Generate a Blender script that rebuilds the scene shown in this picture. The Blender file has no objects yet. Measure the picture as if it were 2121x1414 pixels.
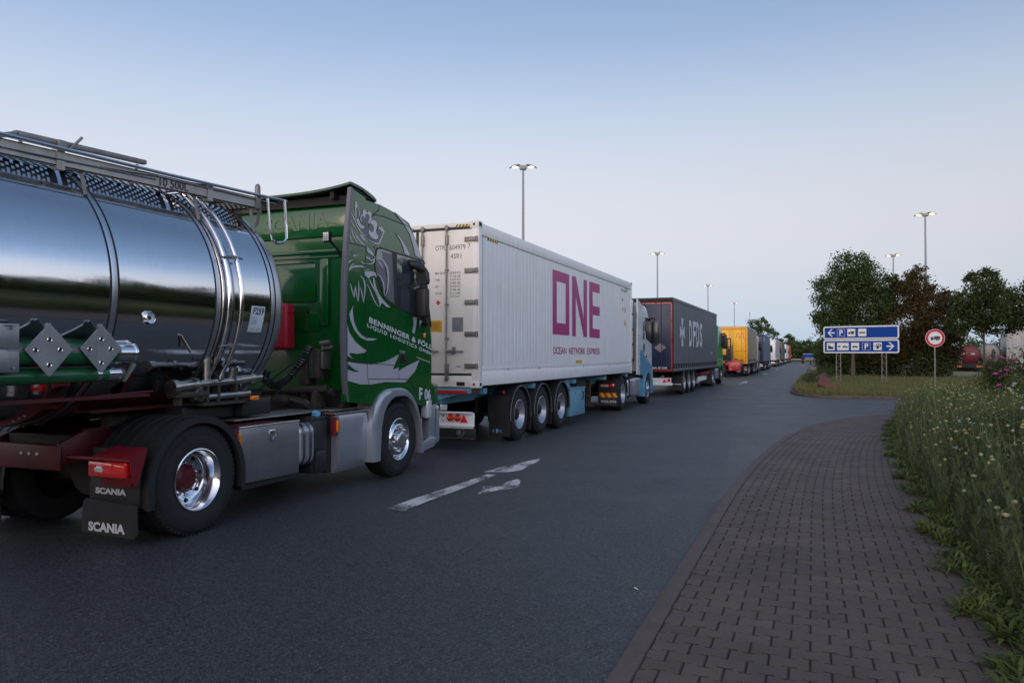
import bpy, bmesh, math, random
import numpy as np
from mathutils import Vector, Matrix
R = math.radians
PI = math.pi
rnd = random.Random(7)
S = bpy.context.scene
COL = S.collection

# ---------------------------------------------------------------- camera
cam_d = bpy.data.cameras.new("camera")
cam = bpy.data.objects.new("camera", cam_d)
COL.objects.link(cam)
S.camera = cam
cam.location = (0, 0, 1.67)
cam.rotation_euler = (R(90 + 1.045), 0, R(21.36))
cam_d.sensor_width = 36
cam_d.lens = 36 * 1590 / 2121
cam_d.clip_start = 0.05
cam_d.clip_end = 6000
cam_d.dof.use_dof = True
cam_d.dof.focus_distance = 9.5
cam_d.dof.aperture_fstop = 5.0

# ---------------------------------------------------------------- world (dusk sky)
W = bpy.data.worlds.new("World")
S.world = W
W.use_nodes = True
nt = W.node_tree
nt.nodes.clear()
def N(t, **k):
    n = nt.nodes.new(t)
    for a, b in k.items():
        setattr(n, a, b)
    return n
L = nt.links.new
out = N('ShaderNodeOutputWorld')
bg = N('ShaderNodeBackground')
sky = N('ShaderNodeTexSky', sky_type='NISHITA', sun_disc=False)
sky.sun_elevation = R(1.5)
sky.sun_rotation = R(200)
sky.altitude = 100
skys = N('ShaderNodeVectorMath', operation='SCALE')
skys.inputs['Scale'].default_value = 0.02
L(sky.outputs[0], skys.inputs[0])
tc = N('ShaderNodeTexCoord')
sep = N('ShaderNodeSeparateXYZ')
L(tc.outputs['Generated'], sep.inputs[0])
ramp = N('ShaderNodeValToRGB')
ramp.color_ramp.interpolation = 'B_SPLINE'
els = [(0.0, (.48, .64, .82)), (.04, (.56, .68, .82)), (.12, (.72, .735, .83)), (.20, (.72, .745, .83)),
       (.29, (.58, .68, .84)), (.38, (.34, .48, .73)), (.50, (.22, .35, .58)), (.68, (.15, .25, .44)), (1.0, (.12, .19, .33))]
cr = ramp.color_ramp
for i, (p, c) in enumerate(els):
    e = cr.elements[i] if i < 2 else cr.elements.new(p)
    e.position = p
    e.color = (*c, 1)
L(sep.outputs['Z'], ramp.inputs[0])
# sky dimmed to the view's right; out of view there, brightened as added fill
dot = N('ShaderNodeVectorMath', operation='DOT_PRODUCT')
L(tc.outputs['Generated'], dot.inputs[0])
dot.inputs[1].default_value = (-0.80, 0.60, 0)
mr = N('ShaderNodeMapRange')
mr.inputs['From Min'].default_value = 0.30
mr.inputs['From Max'].default_value = 0.85
mr.inputs['To Min'].default_value = 0.84
mr.inputs['To Max'].default_value = 1.0
L(dot.outputs['Value'], mr.inputs['Value'])
mul = N('ShaderNodeVectorMath', operation='SCALE')
L(ramp.outputs[0], mul.inputs[0])
mr3 = N('ShaderNodeMapRange')
mr3.inputs['From Min'].default_value = -0.7
mr3.inputs['From Max'].default_value = 0.25
mr3.inputs['To Min'].default_value = 1.0
mr3.inputs['To Max'].default_value = 0.0
L(dot.outputs['Value'], mr3.inputs['Value'])
adm = N('ShaderNodeMath', operation='ADD')
L(mr.outputs[0], adm.inputs[0]); L(mr3.outputs[0], adm.inputs[1])
L(adm.outputs[0], mul.inputs['Scale'])
# pink afterglow low over the horizon behind the camera
dot2 = N('ShaderNodeVectorMath', operation='DOT_PRODUCT')
L(tc.outputs['Generated'], dot2.inputs[0])
dot2.inputs[1].default_value = (-0.10, -0.98, 0.17)
mr2 = N('ShaderNodeMapRange')
mr2.inputs['From Min'].default_value = 0.2
mr2.inputs['From Max'].default_value = 1.0
L(dot2.outputs['Value'], mr2.inputs['Value'])
glow = N('ShaderNodeVectorMath', operation='SCALE')
glow.inputs[0].default_value = (1.05, .78, .60)
L(mr2.outputs[0], glow.inputs['Scale'])
a1 = N('ShaderNodeVectorMath', operation='ADD')
L(mul.outputs[0], a1.inputs[0]); L(glow.outputs[0], a1.inputs[1])
a2 = N('ShaderNodeVectorMath', operation='ADD')
L(a1.outputs[0], a2.inputs[0]); L(skys.outputs[0], a2.inputs[1])
L(a2.outputs[0], bg.inputs['Color'])
bg.inputs['Strength'].default_value = 1.0
L(bg.outputs[0], out.inputs[0])

# the last warm light of the set sun, very soft
sd = bpy.data.lights.new("sun", 'SUN')
sd.energy = 0.5
sd.angle = R(25)
sd.color = (1, .78, .6)
so = bpy.data.objects.new("sun", sd)
so.rotation_euler = (R(78), 0, R(-3))
COL.objects.link(so)

S.view_settings.view_transform = 'Standard'
S.view_settings.look = 'None'
S.view_settings.exposure = 0
S.view_settings.gamma = 1

# ---------------------------------------------------------------- materials
def mat(name, rgb, rough=.5, metal=0., coat=0., var=0., vs=3., bump=0., bs=60., spec=.5, emit=0, stretch=None, dirt=0., dcol=(.08, .07, .06), trans=0., alpha=1.):
    m = bpy.data.materials.new(name)
    m.use_nodes = True
    t = m.node_tree
    b = t.nodes['Principled BSDF']
    b.inputs['Base Color'].default_value = (*rgb, 1)
    b.inputs['Roughness'].default_value = rough
    b.inputs['Metallic'].default_value = metal
    b.inputs['Coat Weight'].default_value = coat
    b.inputs['Coat Roughness'].default_value = .04
    b.inputs['Specular IOR Level'].default_value = spec
    if emit:
        b.inputs['Emission Color'].default_value = (*rgb, 1)
        b.inputs['Emission Strength'].default_value = emit
    if trans:
        b.inputs['Transmission Weight'].default_value = trans
    b.inputs['Alpha'].default_value = alpha
    co = t.nodes.new('ShaderNodeTexCoord')
    vec = co.outputs['Object']
    if stretch:
        mp = t.nodes.new('ShaderNodeMapping')
        mp.inputs['Scale'].default_value = stretch
        t.links.new(vec, mp.inputs[0]); vec = mp.outputs[0]
    col = None
    if var:
        n = t.nodes.new('ShaderNodeTexNoise')
        n.inputs['Scale'].default_value = vs
        n.inputs['Detail'].default_value = 5
        n.inputs['Roughness'].default_value = .65
        t.links.new(vec, n.inputs['Vector'])
        r = t.nodes.new('ShaderNodeMapRange')
        r.inputs['From Min'].default_value = .3; r.inputs['From Max'].default_value = .7
        r.inputs['To Min'].default_value = 1 - var; r.inputs['To Max'].default_value = 1 + var
        t.links.new(n.outputs['Fac'], r.inputs['Value'])
        s = t.nodes.new('ShaderNodeVectorMath'); s.operation = 'SCALE'
        s.inputs[0].default_value = rgb
        t.links.new(r.outputs[0], s.inputs['Scale'])
        col = s.outputs[0]
        t.links.new(col, b.inputs['Base Color'])
        rr = t.nodes.new('ShaderNodeMapRange')
        rr.inputs['To Min'].default_value = max(0, rough - .08); rr.inputs['To Max'].default_value = min(1, rough + .12)
        t.links.new(n.outputs['Fac'], rr.inputs['Value'])
        t.links.new(rr.outputs[0], b.inputs['Roughness'])
    if dirt:
        n = t.nodes.new('ShaderNodeTexNoise')
        n.inputs['Scale'].default_value = 2.2
        n.inputs['Detail'].default_value = 8
        n.inputs['Roughness'].default_value = .7
        mp = t.nodes.new('ShaderNodeMapping'); mp.inputs['Scale'].default_value = (3, 3, .45)
        t.links.new(co.outputs['Object'], mp.inputs[0]); t.links.new(mp.outputs[0], n.inputs['Vector'])
        r = t.nodes.new('ShaderNodeMapRange')
        r.inputs['From Min'].default_value = .5; r.inputs['From Max'].default_value = .8
        r.inputs['To Max'].default_value = dirt
        t.links.new(n.outputs['Fac'], r.inputs['Value'])
        mx = t.nodes.new('ShaderNodeMix'); mx.data_type = 'RGBA'
        mx.inputs['A'].default_value = (*rgb, 1)
        if col: t.links.new(col, mx.inputs['A'])
        mx.inputs['B'].default_value = (*dcol, 1)
        t.links.new(r.outputs[0], mx.inputs['Factor'])
        t.links.new(mx.outputs['Result'], b.inputs['Base Color'])
    if bump:
        n = t.nodes.new('ShaderNodeTexNoise')
        n.inputs['Scale'].default_value = bs
        n.inputs['Detail'].default_value = 4
        t.links.new(vec, n.inputs['Vector'])
        bp = t.nodes.new('ShaderNodeBump')
        bp.inputs['Strength'].default_value = bump
        bp.inputs['Distance'].default_value = .02
        t.links.new(n.outputs['Fac'], bp.inputs['Height'])
        t.links.new(bp.outputs[0], b.inputs['Normal'])
    return m

M = {}
M['green_paint'] = mat('green_paint', (.002, .085, .015), .14, coat=.5, var=.04, dirt=.06, dcol=(.03, .06, .03), bump=.01, bs=1.5)
M['green_dark'] = mat('green_dark', (.006, .06, .018), .3, coat=.4, var=.1)
M['silver_film'] = mat('silver_film', (.50, .49, .55), .35, metal=.25, coat=.3, dirt=.1)
M['grey_film'] = mat('grey_film', (.13, .13, .15), .35, metal=.2)
M['text_film'] = mat('text_film', (.62, .62, .64), .35, coat=.3)
M['silver_paint'] = mat('silver_paint', (.37, .39, .44), .3, metal=.55, coat=.5, var=.05, dirt=.18)
M['tool_alu'] = mat('tool_alu', (.30, .30, .32), .32, metal=.8, var=.08, vs=2, dirt=.35, stretch=(1, 1, 6))
M['hub_red'] = mat('hub_red', (.09, .004, .008), .4, var=.2)
M['polished'] = mat('polished_alloy', (.72, .72, .74), .12, metal=1, var=.04, vs=8)
M['tank_steel'] = mat('tank_steel', (.62, .63, .66), .05, metal=1, var=.02, vs=5, bump=.005, bs=2.2, stretch=(1, 4, 1), dirt=.12, dcol=(.40, .39, .38))
M['satin_steel'] = mat('satin_steel', (.55, .57, .62), .33, metal=1, var=.05)
M['galv'] = mat('galvanised', (.24, .23, .215), .5, metal=.75, var=.2, vs=9, dirt=.5, dcol=(.10, .07, .05))
M['channel_alu'] = mat('channel_alu', (.40, .38, .35), .5, metal=.5, var=.2, vs=9, dirt=.45, dcol=(.12, .09, .07))
M['plate_alu'] = mat('plate_alu', (.36, .37, .39), .42, metal=.85, var=.15, vs=6, dirt=.3)
M['tread_plate'] = mat('tread_plate', (.42, .41, .40), .42, metal=.8, var=.15, bump=.6, bs=55, dirt=.4)
M['red_frame'] = mat('red_frame', (.15, .005, .010), .42, coat=.1, var=.2, dirt=.7, dcol=(.018, .01, .01))
M['red_frame_dark'] = mat('red_frame_shaded_dirty', (.075, .004, .007), .5, var=.3, dirt=.7, dcol=(.012, .008, .008))  # dirty red paint with lens corner falloff darkened into its colour
M['shaded_worn_pipe'] = mat('shaded_worn_pipe', (.42, .40, .37), .28, metal=1, var=.2, vs=9, dirt=.4)  # worn pipe metal, its colour darkened for the shade under the tank
M['red_box'] = mat('red_box', (.42, .012, .035), .45, var=.05)
M['rubber'] = mat('tyre_rubber', (.013, .013, .014), .75, var=.25, vs=14, bump=.15, bs=90, dirt=.3, dcol=(.05, .045, .04))
M['black_plastic'] = mat('black_plastic', (.013, .014, .016), .48, var=.25, vs=6, dirt=.3, dcol=(.045, .042, .038))
M['black_gloss'] = mat('black_gloss', (.02, .02, .023), .25, coat=.3, var=.1)
M['under'] = mat('chassis_black', (.011, .010, .010), .7, var=.4, vs=5)
M['grime'] = mat('grimy_metal', (.05, .041, .033), .6, metal=.3, var=.4, vs=12, dirt=.4)
M['white_box'] = mat('container_white', (.80, .78, .76), .42, var=.03, dirt=.35, dcol=(.46, .41, .36))
M['warm_lit_white'] = mat('container_warm_lit_white', (.76, .72, .65), .45, var=.03, dirt=.22, dcol=(.4, .33, .26))  # white paint with the warm dusk light on rear faces mixed into its colour
M['gasket'] = mat('black_gasket', (.018, .02, .022), .6)
M['dark_text'] = mat('dark_lettering', (.03, .035, .04), .5)
M['magenta'] = mat('magenta_print', (.40, .008, .17), .4)
M['blue_chassis'] = mat('blue_chassis', (.13, .31, .42), .45, var=.1, dirt=.4, dcol=(.05, .05, .05))
M['red_tape'] = mat('red_tape', (.52, .01, .012), .3, spec=.7)
M['red_lens'] = mat('red_lens', (.60, .010, .012), .12, coat=1, spec=.8)
M['bright_lens'] = mat('bright_reflector', (.8, .015, .02), .2, coat=1)
M['amber_lens'] = mat('amber_lens', (.85, .2, .01), .15, coat=1)
M['white_lens'] = mat('clear_lens', (.75, .75, .75), .12, coat=1, metal=.3)
M['glass'] = mat('dark_glass', (.035, .045, .055), .03, coat=1, spec=1.)
M['white_paint'] = mat('white_paint', (.72, .74, .76), .25, coat=.6, var=.03, dirt=.1, dcol=(.3, .3, .3))
M['blue_light'] = mat('light_blue_paint', (.12, .36, .55), .28, coat=.6, dirt=.15)
M['curtain_grey'] = mat('grey_curtain', (.115, .125, .140), .5, var=.08, vs=1.5, dirt=.3, dcol=(.13, .13, .13), bump=.2, bs=2, stretch=(1, 3, .3))
M['navy'] = mat('navy_door', (.010, .020, .055), .42, var=.2, vs=2, dirt=.2, dcol=(.06, .06, .07))
M['light_print'] = mat('light_print', (.62, .63, .64), .5, dirt=.15)
M['yellow'] = mat('yellow_door', (.92, .47, .004), .4, var=.04, dirt=.1, dcol=(.4, .2, .02))
M['tan'] = mat('tan_curtain', (.27, .20, .12), .6, var=.15, vs=.8, dirt=.3, dcol=(.22, .14, .13))
M['blue_curtain'] = mat('blue_curtain', (.03, .045, .11), .5, var=.1, vs=1)
M['teal'] = mat('teal_paint', (.015, .14, .13), .35, coat=.4, var=.1)
M['bright_green'] = mat('bright_green_paint', (.02, .38, .08), .3, coat=.6, var=.06)
M['dark_green_box'] = mat('dark_green_panel', (.015, .06, .055), .4, var=.1)
M['orange'] = mat('orange_paint', (.55, .12, .02), .4)
M['fork_red'] = mat('forklift_red', (.42, .012, .025), .35, coat=.3, var=.1, dirt=.2)
M['hose_green'] = mat('hose_tube_green', (.008, .10, .035), .35, coat=.3, var=.15, dirt=.3)
M['orange_hose'] = mat('orange_hose', (.5, .13, .01), .5)
M['pole'] = mat('lamp_pole_grey', (.26, .26, .27), .45, metal=.5, var=.1)
M['lamp_cap'] = mat('lamp_cap', (.03, .05, .05), .35)
M['lamp_mid'] = mat('lamp_bracket', (.35, .33, .3), .5)
M['sign_blue'] = mat('sign_blue', (.001, .050, .28), .6, spec=.2, var=.05)
M['sign_white'] = mat('sign_white', (.72, .73, .75), .4)
M['sign_red'] = mat('sign_red', (.50, .012, .03), .35)
M['sign_black'] = mat('sign_black', (.012, .012, .014), .5)
M['yellow_label'] = mat('yellow_label', (.72, .36, .01), .5)
M['label_white'] = mat('label_white', (.62, .66, .72), .4)
M['hazard_red'] = mat('hazard_red', (.6, .03, .012), .35)
M['hazard_yellow'] = mat('hazard_yellow', (.8, .5, .02), .35)
M['skin'] = mat('skin', (.32, .17, .11), .5)
M['shirt'] = mat('dark_shirt', (.035, .008, .02), .8)
M['shorts'] = mat('dark_shorts', (.015, .014, .02), .8)
M['hair'] = mat('dark_hair', (.012, .009, .008), .7)

# ---------------------------------------------------------------- mesh helpers
class MB:
    def __init__(s):
        s.bm = bmesh.new()
        s.mi = 0
    def _f(s, vs):
        try:
            f = s.bm.faces.new(vs)
            f.material_index = s.mi
            return f
        except ValueError:
            return None
    def v(s, p):
        return s.bm.verts.new(p)
    def poly(s, pts):
        return s._f([s.v(p) for p in pts])
    def box(s, x0, x1, y0, y1, z0, z1, bev=0, seg=2, mx=None):
        if x0 > x1: x0, x1 = x1, x0
        if y0 > y1: y0, y1 = y1, y0
        if z0 > z1: z0, z1 = z1, z0
        P = [(x0, y0, z0), (x1, y0, z0), (x1, y1, z0), (x0, y1, z0), (x0, y0, z1), (x1, y0, z1), (x1, y1, z1), (x0, y1, z1)]
        vs = [s.v(mx @ Vector(p) if mx else p) for p in P]
        F = [(0, 3, 2, 1), (4, 5, 6, 7), (0, 1, 5, 4), (1, 2, 6, 5), (2, 3, 7, 6), (3, 0, 4, 7)]
        fs = [s._f([vs[i] for i in f]) for f in F]
        if bev:
            es = list({e for f in fs for e in f.edges})
            r = bmesh.ops.bevel(s.bm, geom=es, offset=bev, segments=seg, profile=.5, affect='EDGES')
            for f in r['faces']: f.material_index = s.mi
    def prism(s, ax, pts, a0, a1, bev=0, seg=2):
        def P(p, a):
            return {'x': (a, p[0], p[1]), 'y': (p[0], a, p[1]), 'z': (p[0], p[1], a)}[ax]
        A = [s.v(P(p, a0)) for p in pts]
        B = [s.v(P(p, a1)) for p in pts]
        n = len(pts)
        fs = [s._f(A), s._f(B[::-1])]
        for i in range(n):
            fs.append(s._f([A[i], B[i], B[(i + 1) % n], A[(i + 1) % n]]))
        fs = [f for f in fs if f]
        bmesh.ops.recalc_face_normals(s.bm, faces=fs)
        if bev:
            es = list({e for f in fs for e in f.edges})
            r = bmesh.ops.bevel(s.bm, geom=es, offset=bev, segments=seg, profile=.5, affect='EDGES')
            for f in r['faces']: f.material_index = s.mi
    def loft(s, rings, c0=True, c1=True, closed=True):
        V = [[s.v(p) for p in r] for r in rings]
        fs = []
        for a, b in zip(V[:-1], V[1:]):
            n = len(a)
            for i in range(n if closed else n - 1):
                j = (i + 1) % n
                fs.append(s._f([a[i], a[j], b[j], b[i]]))
        if c0: fs.append(s._f(V[0][::-1]))
        if c1: fs.append(s._f(V[-1]))
        if closed: bmesh.ops.recalc_face_normals(s.bm, faces=[f for f in fs if f])
        return V
    def frame(s, d):
        d = Vector(d).normalized()
        u = d.cross(Vector((0, 0, 1)))
        if u.length < 1e-3: u = d.cross(Vector((1, 0, 0)))
        u.normalize()
        return d, u, d.cross(u).normalized()
    def cyl(s, p0, p1, r, r1=None, n=14, caps=True):
        p0 = Vector(p0); p1 = Vector(p1)
        r1 = r if r1 is None else r1
        d, u, w = s.frame(p1 - p0)
        rg = [[p + (u * math.cos(2 * PI * i / n) + w * math.sin(2 * PI * i / n)) * q for i in range(n)] for p, q in ((p0, r), (p1, r1))]
        s.loft(rg, caps, caps)
    def tube(s, pts, r, n=8, caps=True):
        pts = [Vector(p) for p in pts]
        d, u, w = s.frame(pts[1] - pts[0])
        rg = []
        for k, p in enumerate(pts):
            t = (pts[min(k + 1, len(pts) - 1)] - pts[max(k - 1, 0)]).normalized()
            u = (u - t * u.dot(t)).normalized()
            w = t.cross(u)
            q = r(k / (len(pts) - 1)) if callable(r) else r
            rg.append([p + (u * math.cos(2 * PI * i / n) + w * math.sin(2 * PI * i / n)) * q for i in range(n)])
        s.loft(rg, caps, caps)
    def lathe(s, c, ax, prof, n=32, a0=0, a1=2 * PI, flip=False):
        # prof: (radius, distance along the axis); angle 0 = up
        c = Vector(c)
        A, U, Wv = {'x': (Vector((1, 0, 0)), Vector((0, 0, 1)), Vector((0, 1, 0))),
                    'y': (Vector((0, 1, 0)), Vector((0, 0, 1)), Vector((1, 0, 0))),
                    'z': (Vector((0, 0, 1)), Vector((1, 0, 0)), Vector((0, 1, 0)))}[ax]
        full = abs(a1 - a0 - 2 * PI) < 1e-6
        m = n if full else n + 1
        V = []
        for r, a in prof:
            if r < 1e-6:
                V.append([s.v(c + A * a)])
            else:
                V.append([s.v(c + A * a + (U * math.cos(a0 + (a1 - a0) * i / n) + Wv * math.sin(a0 + (a1 - a0) * i / n)) * r) for i in range(m)])
        fs = []
        for a, b in zip(V[:-1], V[1:]):
            for i in range(n):
                j = (i + 1) % m
                if len(a) == 1 and len(b) == 1: continue
                if len(a) == 1: fs.append(s._f([a[0], b[i], b[j]]))
                elif len(b) == 1: fs.append(s._f([a[i], b[0], a[j]]))
                else: fs.append(s._f([a[i], b[i], b[j], a[j]]))
        bmesh.ops.recalc_face_normals(s.bm, faces=[f for f in fs if f])
    def ell(s, c, r, n=12, m=8):
        c = Vector(c)
        V = []
        for k in range(m + 1):
            t = PI * k / m
            if k in (0, m): V.append([s.v(c + Vector((0, 0, r[2] * math.cos(t))))])
            else: V.append([s.v(c + Vector((r[0] * math.sin(t) * math.cos(2 * PI * i / n), r[1] * math.sin(t) * math.sin(2 * PI * i / n), r[2] * math.cos(t)))) for i in range(n)])
        for a, b in zip(V[:-1], V[1:]):
            for i in range(n):
                j = (i + 1) % n
                if len(a) == 1: s._f([a[0], b[i], b[j]])
                elif len(b) == 1: s._f([a[i], b[0], a[j]])
                else: s._f([a[i], b[i], b[j], a[j]])
    def build(s, name, m, parent=None, smooth=35, rot0=None):
        me = bpy.data.meshes.new(name)
        s.bm.to_mesh(me); s.bm.free()
        for mm in (m if isinstance(m, (list, tuple)) else [m]):
            me.materials.append(M[mm] if isinstance(mm, str) else mm)
        if parent is not None and '_org' in parent:
            o = parent['_org']
            me.transform(Matrix.Translation((-o[0], -o[1], -o[2])))
        if smooth:
            me.shade_smooth()
            me.set_sharp_from_angle(angle=R(smooth))
        ob = bpy.data.objects.new(name, me)
        COL.objects.link(ob)
        if parent is not None:
            ob.parent = parent
            if '_org' in parent: ob['_org'] = parent['_org']
        return ob

def tag(o, label, cat, group=None, kind=None):
    if label: o['label'] = label
    if cat: o['category'] = cat
    if group: o['group'] = group
    if kind: o['kind'] = kind
    return o
def thing(name, label, cat, org=(0, 0, 0), rz=0, group=None, local=False):
    """Empty at the base; parts are written in world coordinates when local is False"""
    o = bpy.data.objects.new(name, None)
    COL.objects.link(o)
    o.empty_display_size = .2
    o.location = org
    o.rotation_euler = (0, 0, rz)
    if not local: o['_org'] = tuple(float(a) for a in org)
    return tag(o, label, cat, group)
def part(name, m, parent, fn, **k):
    b = MB(); fn(b)
    return b.build(name, m, parent, **k)
def boxp(name, m, parent, *a, **k):
    b = MB(); b.box(*a, **k)
    return b.build(name, m, parent)
def move_children(o):
    pass
def dup(o, parent=None, loc=None, rz=None):
    c = o.copy(); COL.objects.link(c)
    if parent is not None:
        c.parent = parent
    if loc is not None: c.location = loc
    if rz is not None: c.rotation_euler = (0, 0, rz)
    for ch in list(o.children): dup(ch, c)
    return c

def text_into(mb, s, org, u, v, h, w=None, off=0., shear=0., thick=0., fnp=None, sp=1.):
    """flat lettering: org = lower-left, u = writing direction, v = up; the ink box is fitted to w x h"""
    cu = bpy.data.curves.new('t', 'FONT')
    cu.body = s; cu.size = 1; cu.offset = off; cu.shear = shear; cu.extrude = 0; cu.space_character = sp
    cu.resolution_u = 4; cu.fill_mode = 'BOTH'
    ob = bpy.data.objects.new('t', cu)
    me = bpy.data.meshes.new_from_object(ob)
    bpy.data.objects.remove(ob)
    if not len(me.vertices): return
    co = [p.co.copy() for p in me.vertices]
    x0 = min(c.x for c in co); x1 = max(c.x for c in co)
    y0 = min(c.y for c in co); y1 = max(c.y for c in co)
    k = h / (y1 - y0)
    kx = (w / (x1 - x0)) if w else k
    u = Vector(u); v = Vector(v); o = Vector(org)
    nrm = u.cross(v).normalized()
    P = []
    for c in co:
        a = (c.x - x0) * kx; b = (c.y - y0) * k
        P.append(fnp(a, b) if fnp else o + u * a + v * b)
    vs = [mb.v(p) for p in P]
    fs = []
    for f in me.polygons:
        q = mb._f([vs[i] for i in f.vertices])
        if q: fs.append(q)
    if thick and fs:
        r = bmesh.ops.extrude_face_region(mb.bm, geom=fs)
        for g in r['geom']:
            if isinstance(g, bmesh.types.BMVert): g.co += nrm * thick
            if isinstance(g, bmesh.types.BMFace): g.material_index = mb.mi
    bpy.data.meshes.remove(me)
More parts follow.
